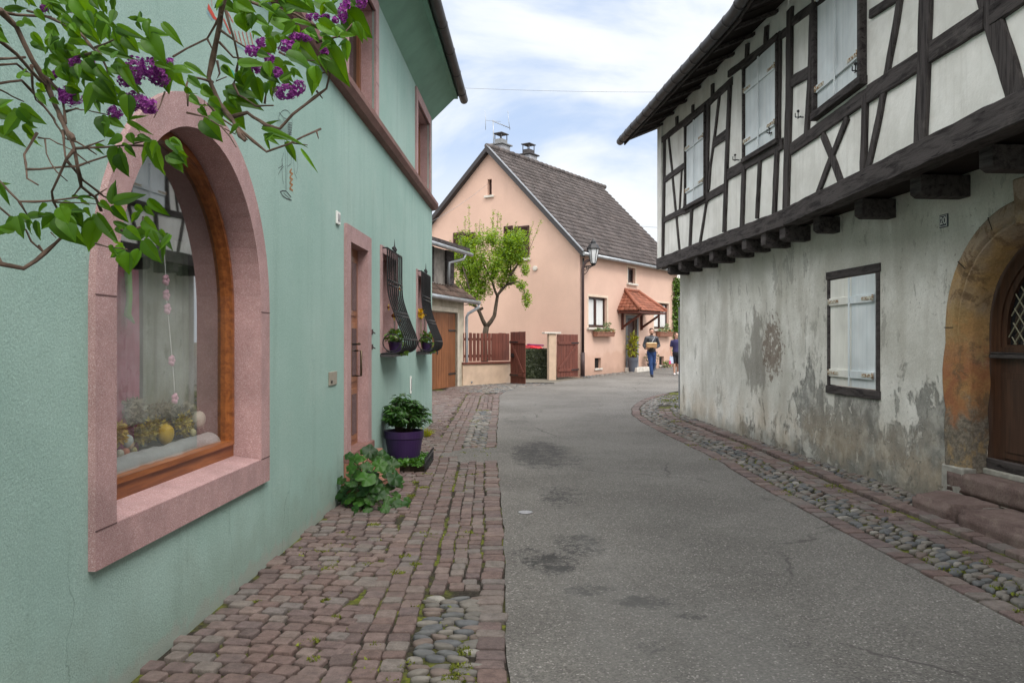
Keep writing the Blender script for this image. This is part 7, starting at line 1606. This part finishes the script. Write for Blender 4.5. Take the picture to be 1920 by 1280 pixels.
def companion(zf, t, sc=4.9):
    x0, y0, x1, y1, w = t; a = U(-1, 1)*1.3; dx, dy = x1-x0, y1-y0; c_, s_ = math.cos(a), math.sin(a); k = U(.5, .85)
    lf(zf, x0 + U(-25, 25), y0 + U(-25, 25), x0 + (dx*c_ - dy*s_)*k, y0 + (dx*s_ + dy*c_)*k, w*k, sc)
for t in Lz2:
    if R() < .8: companion(Z2, t)
    if R() < .3: companion(Z2, t)
for t in Lz3:
    if R() < .75: companion(Z3, t)
for t in Lz2: lf(Z2, *t)
for t in Lz3: lf(Z3, *t)
for t in Lz4:
    lf(Z4, *t, sc=4.74)
    if R() < .35: companion(Z4, t, 4.74)
for t in ((1215,595,1405,650,28),(1320,655,1375,750,34),(1260,620,1215,650,24),(1390,690,1466,795,16),(1230,630,1290,670,20)): lf(Z1, *t, sc=2.46)
for _ in range(60): x, y = U(20, 230), U(-60, 190); a = U(0, 6.28); l = U(14, 30); lf(lambda p, q: (p, q), x, y, x + l*math.cos(a), y + l*math.sin(a), l*.6, 1)
for _ in range(34): x, y = U(-120, 680), U(-160, -15); a = U(0, 6.28); l = U(30, 55); lf(lambda p, q: (p, q), x, y, x + l*math.cos(a), y + l*math.sin(a), l*.6, 1)
lv.build('leaves', M['lilac_leaf'], LB)
def panicle(zf, x, y, rx, ry, n=None):
    px_, py_ = zf(x, y); Y0 = dep(px_, py_) - .01; c_ = at(px_, py_, Y0); s_ = Y0/FPX/4.92; rx *= s_; ry *= s_; V = []; F = []
    n = n or int(max(30, rx*ry*210000))
    for _ in range(n):
        d = Vector((random.gauss(0, 1), random.gauss(0, 1), random.gauss(0, 1))).normalized(); rr = .65 + .4*R(); p_ = c_ + Vector((d.x*rx, d.y*min(rx, ry), d.z*ry))*rr
        nr = (d + Vector((U(-.5, .5), U(-.5, .5), U(-.5, .5)))).normalized(); a = nr.orthogonal().normalized(); b = nr.cross(a); sp = U(0, 1.5); s2 = U(.0042, .0062)
        for q in range(4):
            t = sp + q*1.5708; e = a*math.cos(t) + b*math.sin(t); f = a*math.cos(t+.8) + b*math.sin(t+.8); h = a*math.cos(t-.8) + b*math.sin(t-.8); k = len(V)
            V += [p_, p_ + f*s2*.6 + nr*s2*.25, p_ + e*s2*1.1 + nr*s2*.1, p_ + h*s2*.6 + nr*s2*.25]; F.append((k, k+1, k+2, k+3))
        k = len(V); V += [p_, p_ + a*.001 - nr*.008, p_ - a*.001 - nr*.008]; F.append((k, k+1, k+2))
    pyobj('blossom', V, F, M['lilac_fl'], LB, smooth=False)
for t in ((1240,650,95,130),(1400,640,120,105),(1560,590,60,45),(1480,740,90,60),(640,900,110,80),(600,840,60,50),(1290,960,150,75),(1230,900,100,55),(1380,1010,60,45),(1060,1040,60,60),(1150,740,60,60),(700,590,55,60),(510,680,30,25),(660,90,30,25),(850,600,30,35),(400,80,30,30)): panicle(Z2, *t)
for t in ((690,390,45,45),(610,470,70,50),(930,430,95,55),(760,545,45,45),(650,640,50,40),(840,670,45,45),(920,850,125,70),(1040,800,50,60),(1440,120,40,95),(1475,30,30,50),(1610,25,50,45),(1170,160,75,30),(1090,345,85,35),(1280,160,40,25),(1000,340,60,30),(1370,190,30,30),(1270,480,35,30)): panicle(Z3, *t)
# ------------------------------------------------------------------ people
def remeshed(name, mb, vox, m, parent, smooth_it=4):
    bmesh.ops.recalc_face_normals(mb.bm, faces=mb.bm.faces)
    me = bpy.data.meshes.new(name); mb.bm.to_mesh(me); mb.bm.free(); o = bpy.data.objects.new(name, me); C.objects.link(o)
    md = o.modifiers.new('r', 'REMESH'); md.mode = 'VOXEL'; md.voxel_size = vox; md.use_smooth_shade = True
    if smooth_it: ms = o.modifiers.new('s', 'SMOOTH'); ms.iterations = smooth_it; ms.factor = .5
    dg = bpy.context.evaluated_depsgraph_get(); m2 = bpy.data.meshes.new_from_object(o.evaluated_get(dg)); bpy.data.objects.remove(o)
    m2.name = name; m2.materials.clear(); m2.materials.append(m)
    o = bpy.data.objects.new(name, m2); C.objects.link(o); o.parent = parent; return o
def chain(mb, pts, rs, n=12):
    pts = [Vector(p) for p in pts]; out_ = []; ro = []
    for i in range(len(pts)-1):
        for k in range(4): t = k/4; out_.append(pts[i].lerp(pts[i+1], t)); ro.append(rs[i] + (rs[i+1]-rs[i])*t)
    out_.append(pts[-1]); ro.append(rs[-1]); mb.tube(out_, ro, n)
    for p, r in zip(pts, rs): mb.ell(p, r*.99, r*.99, r*.99, 10, 8)
def hand(mb, w, d, side, curl):
    w = Vector(w); d = Vector(d).normalized(); s_ = Vector(side).normalized(); c_ = Vector(curl).normalized()
    palm = w + d*.045; mb.ell(palm, .036, .030, .045, 10, 8); chain(mb, [w, palm], [.026, .030], 10)
    for k, L_ in enumerate((.072, .082, .077, .060)):
        b = w + d*.085 + s_*(.028 - .019*k); m_ = b + d*L_*.45 + c_*.008; e = m_ + d*L_*.30 + c_*.028; chain(mb, [b - d*.03, b, m_, e], [.0095, .0095, .0088, .007], 8)
    b = w + d*.03 + s_*.036; chain(mb, [b, b + s_*.022 + d*.028, b + s_*.022 + d*.055 + c_*.018], [.0115, .0105, .008], 8)
def face(mb, h, f=(0, -1, 0), s=1.0):
    h = Vector(h); f = Vector(f).normalized(); r = Vector((-f.y, f.x, 0)); up = Vector((0, 0, 1)); Mx = Matrix((r, f, up)).transposed()
    mb.ell(h + up*.02*s, .076*s, .095*s, .098*s, 16, 12, Mx); mb.ell(h - up*.055*s + f*.025*s, .055*s, .062*s, .065*s, 14, 10, Mx)
    mb.ell(h + f*.098*s - up*.012*s, .013*s, .018*s, .022*s, 8, 6, Mx); mb.ell(h + f*.088*s + up*.018*s, .05*s, .012*s, .010*s, 8, 6, Mx)
    for sg in (-1, 1): mb.ell(h + r*sg*.078*s, .009*s, .02*s, .032*s, 8, 6, Mx)
    mb.ell(h + f*.085*s - up*.058*s, .026*s, .012*s, .009*s, 8, 6, Mx)
skin = simple('skin', (0.47, 0.27, 0.20), 0.08, 20, 0.6, 0, 0)
MN = thing('person', (0, 0, 0), 'man in a black jacket and blue jeans walking up the street carrying a cardboard box', 'person')
mb = MB(); hd = (.03, -.01, 1.665)
chain(mb, [(.03, .01, 1.42), (.03, .005, 1.50), (.03, 0, 1.58)], [.07, .058, .056]); face(mb, hd)
chain(mb, [(.03, 0, .93), (.03, 0, 1.12), (.04, .01, 1.36)], [.13, .125, .14], 14)
chain(mb, [(.22, .01, 1.42), (.31, .03, 1.15), (.13, -.22, 1.07)], [.055, .042, .026]); chain(mb, [(-.15, .01, 1.42), (-.24, .0, 1.15), (-.25, -.25, 1.04)], [.055, .042, .026])
chain(mb, [(.04, .01, 1.40), (.22, .01, 1.42)], [.08, .06]); chain(mb, [(.04, .01, 1.40), (-.15, .01, 1.42)], [.08, .06])
chain(mb, [(-.055, 0, .92), (-.03, -.11, .51), (.0, -.14, .09)], [.085, .055, .035]); chain(mb, [(.115, 0, .92), (.12, .02, .51), (.11, .26, .17)], [.085, .055, .035])
chain(mb, [(.0, -.14, .07), (-.01, -.26, .03)], [.035, .028]); chain(mb, [(.11, .26, .15), (.11, .17, .06)], [.035, .028])
hand(mb, (.13, -.24, 1.07), (-.75, -.6, .05), (0, 0, 1), (-.2, -.5, -.2)); hand(mb, (-.26, -.27, 1.04), (.5, -.85, -.05), (-1, 0, .4), (.6, 0, .5))
remeshed('body', mb, .0075, skin, MN, 1)
mb = MB(); hh = Vector(hd); mb.ell(hh + Vector((0, .014, .045)), .081, .098, .088, 16, 12); mb.ell(hh + Vector((0, .05, .0)), .078, .06, .08, 14, 10); remeshed('hair', mb, .01, flat('dark_hair', (0.03, 0.018, 0.012), .7), MN, 2)
mb = MB(); mb.ell(hh + Vector((0, -.045, -.072)), .056, .052, .045, 14, 10); remeshed('beard', mb, .009, flat('brown_beard', (0.09, 0.045, 0.028), .8), MN, 1)
mb = MB()
for sg in (-1, 1): mb.ell(hh + Vector((sg*.03, -.092, .004)), .010, .006, .006, 8, 6)
mb.build('eyes', flat('eye_dark', (0.03, 0.02, 0.02), .3), MN).location = (0, 0, 0)
mb = MB(); chain(mb, [(.03, .0, .93), (.03, .0, 1.12), (.04, .01, 1.34)], [.158, .158, .168], 16); chain(mb, [(-.15, .01, 1.41), (.03, .01, 1.42), (.22, .01, 1.41)], [.082, .10, .082], 14); chain(mb, [(.03, .01, 1.42), (.03, .005, 1.50)], [.085, .073])
chain(mb, [(.22, .01, 1.41), (.315, .03, 1.15), (.16, -.19, 1.08)], [.078, .066, .046]); chain(mb, [(-.15, .01, 1.41), (-.25, .0, 1.15), (-.255, -.20, 1.05)], [.078, .064, .046])
jk = remeshed('jacket', mb, .011, simple('black_leather_jacket', (0.016, 0.018, 0.026), .3, 14, .42, 30, .5, .01, spec=.5), MN, 2)
mb = MB(); mb.tube([(-.12, -.155, 1.16), (.0, -.185, 1.28), (.10, -.13, 1.42), (.13, -.02, 1.49)], .010, 6); mb.build('strap', flat('pale_strap', (0.32, 0.34, 0.38)), MN)
mb = MB(); chain(mb, [(.03, 0, .97), (.03, 0, .88)], [.148, .15], 14); chain(mb, [(-.05, 0, .90), (-.03, -.11, .51), (.0, -.14, .10)], [.105, .076, .062]); chain(mb, [(.11, 0, .90), (.12, .02, .51), (.11, .25, .18)], [.105, .076, .062]); remeshed('jeans', mb, .011, simple('blue_denim', (0.022, 0.05, 0.145), .35, 9, .85, 60, .4, .004), MN, 2)
mb = MB(); chain(mb, [(.0, -.12, .065), (-.01, -.20, .05), (-.015, -.30, .035)], [.052, .050, .036]); chain(mb, [(.11, .27, .15), (.11, .21, .09), (.11, .15, .045)], [.05, .05, .038]); remeshed('shoes', mb, .009, flat('dark_shoes', (0.018, 0.02, 0.03), .6), MN, 1)
mp_ = on_ground(1220, 706); MN.location = mp_; MN.rotation_euler = (0, 0, math.radians(6))
bx_ = MB(); fb_ = Fr((-.075, -.36, 0), (1, -.12), 1)
bx_.hexa([fb_.P(-.17, 1.075, -.13), fb_.P(.17, 1.075, -.13), fb_.P(.17, 1.075, .13), fb_.P(-.17, 1.075, .13), fb_.P(-.19, 1.24, -.15), fb_.P(.19, 1.24, -.15), fb_.P(.19, 1.24, .15), fb_.P(-.19, 1.24, .15)])
BX = thing('cardboard_box', mp_, 'small open cardboard box held in front of the walking man', 'box'); BX.rotation_euler = MN.rotation_euler
o = bx_.build('carton', simple('brown_cardboard', (0.40, 0.24, 0.12), .12, 8, .9, 40, .1), None, bevel=.006); o.parent = BX; 
mb = MB(); mb.hexa([fb_.P(-.17, 1.235, -.13), fb_.P(.17, 1.235, -.13), fb_.P(.17, 1.235, .13), fb_.P(-.17, 1.235, .13), fb_.P(-.16, 1.262, -.12), fb_.P(.16, 1.262, -.12), fb_.P(.16, 1.262, .12), fb_.P(-.16, 1.262, .12)]); o = mb.build('contents', flat('pale_paper', (0.66, 0.55, 0.38)), None, bevel=.004); o.parent = BX
# second walker, half hidden behind the old house
WM = thing('person', (0, 0, 0), 'woman in dark top and shorts half hidden behind the old house corner', 'person')
mb = MB(); hd = Vector((.0, 0, 1.51)); face(mb, hd, (.5, -.85, 0), .95); chain(mb, [(0, .01, 1.28), (0, .005, 1.36), (0, 0, 1.44)], [.06, .048, .046])
chain(mb, [(0, 0, .84), (0, 0, 1.02), (0, .0, 1.22)], [.12, .10, .12], 14); chain(mb, [(-.15, .0, 1.27), (0, 0, 1.27), (.15, .0, 1.27)], [.045, .07, .045])
chain(mb, [(-.15, 0, 1.27), (-.20, .02, 1.02), (-.17, -.08, .80)], [.045, .036, .024]); chain(mb, [(.15, 0, 1.27), (.2, .05, 1.02), (.18, -.02, .80)], [.045, .036, .024])
chain(mb, [(-.08, 0, .84), (-.08, -.05, .46), (-.06, -.04, .08)], [.085, .055, .034]); chain(mb, [(.08, 0, .84), (.09, .04, .46), (.08, .2, .12)], [.085, .055, .034]); chain(mb, [(-.06, -.04, .06), (-.07, -.17, .03)], [.034, .026]); chain(mb, [(.08, .2, .10), (.08, .12, .04)], [.034, .026])
hand(mb, (-.17, -.08, .79), (.05, -.15, -1), (0, -1, 0), (1, 0, 0)); hand(mb, (.18, -.02, .79), (-.05, -.1, -1), (0, -1, 0), (-1, 0, 0)); remeshed('body', mb, .0085, skin, WM, 1)
mb = MB(); mb.ell(hd + Vector((0, .02, .035)), .085, .10, .09, 14, 10); mb.ell(hd + Vector((.01, .06, -.08)), .075, .06, .15, 14, 10); mb.ell(hd + Vector((-.055, .01, -.09)), .03, .05, .13, 12, 8); remeshed('hair', mb, .011, flat('brown_hair', (0.10, 0.055, 0.035), .7), WM, 2)
mb = MB(); chain(mb, [(0, 0, .86), (0, 0, 1.02), (0, .0, 1.24)], [.142, .125, .14], 14); chain(mb, [(-.15, 0, 1.27), (0, 0, 1.27), (.15, 0, 1.27)], [.064, .085, .064]); chain(mb, [(-.15, 0, 1.27), (-.18, .01, 1.12)], [.062, .054]); chain(mb, [(.15, 0, 1.27), (.18, .02, 1.12)], [.062, .054]); remeshed('top', mb, .011, flat('navy_cloth', (0.03, 0.028, 0.085), .8), WM, 2)
mb = MB(); chain(mb, [(0, 0, .88), (0, 0, .80)], [.142, .145], 14); chain(mb, [(-.075, 0, .80), (-.08, -.045, .48)], [.105, .072]); chain(mb, [(.075, 0, .80), (.09, .035, .48)], [.105, .072]); remeshed('shorts', mb, .011, flat('black_cloth', (0.014, 0.014, 0.02), .85), WM, 2)
mb = MB(); chain(mb, [(-.06, -.02, .05), (-.07, -.19, .035)], [.044, .034]); chain(mb, [(.08, .21, .10), (.08, .12, .045)], [.044, .034]); remeshed('shoes', mb, .009, flat('white_shoes', (0.6, 0.58, 0.58), .7), WM, 1)
wp = on_ground(1267.5, 703); WM.location = wp; WM.rotation_euler = (0, 0, math.radians(-8))
BG = thing('carrier_bag', wp, 'white, blue and pink carrier bag hanging from the hand of the half hidden woman', 'bag'); BG.rotation_euler = WM.rotation_euler
mb = MB(); mb.hexa([Vector(v) for v in ((-.27, -.15, .44), (-.10, -.15, .44), (-.10, -.06, .44), (-.27, -.06, .44), (-.24, -.13, .72), (-.12, -.13, .72), (-.12, -.08, .72), (-.24, -.08, .72))]); o = mb.build('bag_body', flat('white_blue_plastic', (0.50, 0.58, 0.72), .5), None, bevel=.015); o.parent = BG
mb = MB(); mb.hexa([Vector(v) for v in ((-.275, -.156, .42), (-.19, -.156, .42), (-.19, -.054, .42), (-.275, -.054, .42), (-.262, -.15, .56), (-.20, -.15, .56), (-.20, -.06, .56), (-.262, -.06, .56))]); o = mb.build('pink_print', flat('pink_print', (0.62, 0.07, 0.20), .5), None, bevel=.006); o.parent = BG
mb = MB(); mb.tube([(-.23, -.105, .715), (-.19, -.105, .76), (-.14, -.105, .715)], .007, 6); o = mb.build('handle', flat('bag_handle', (0.6, 0.6, 0.62), .5), None); o.parent = BG
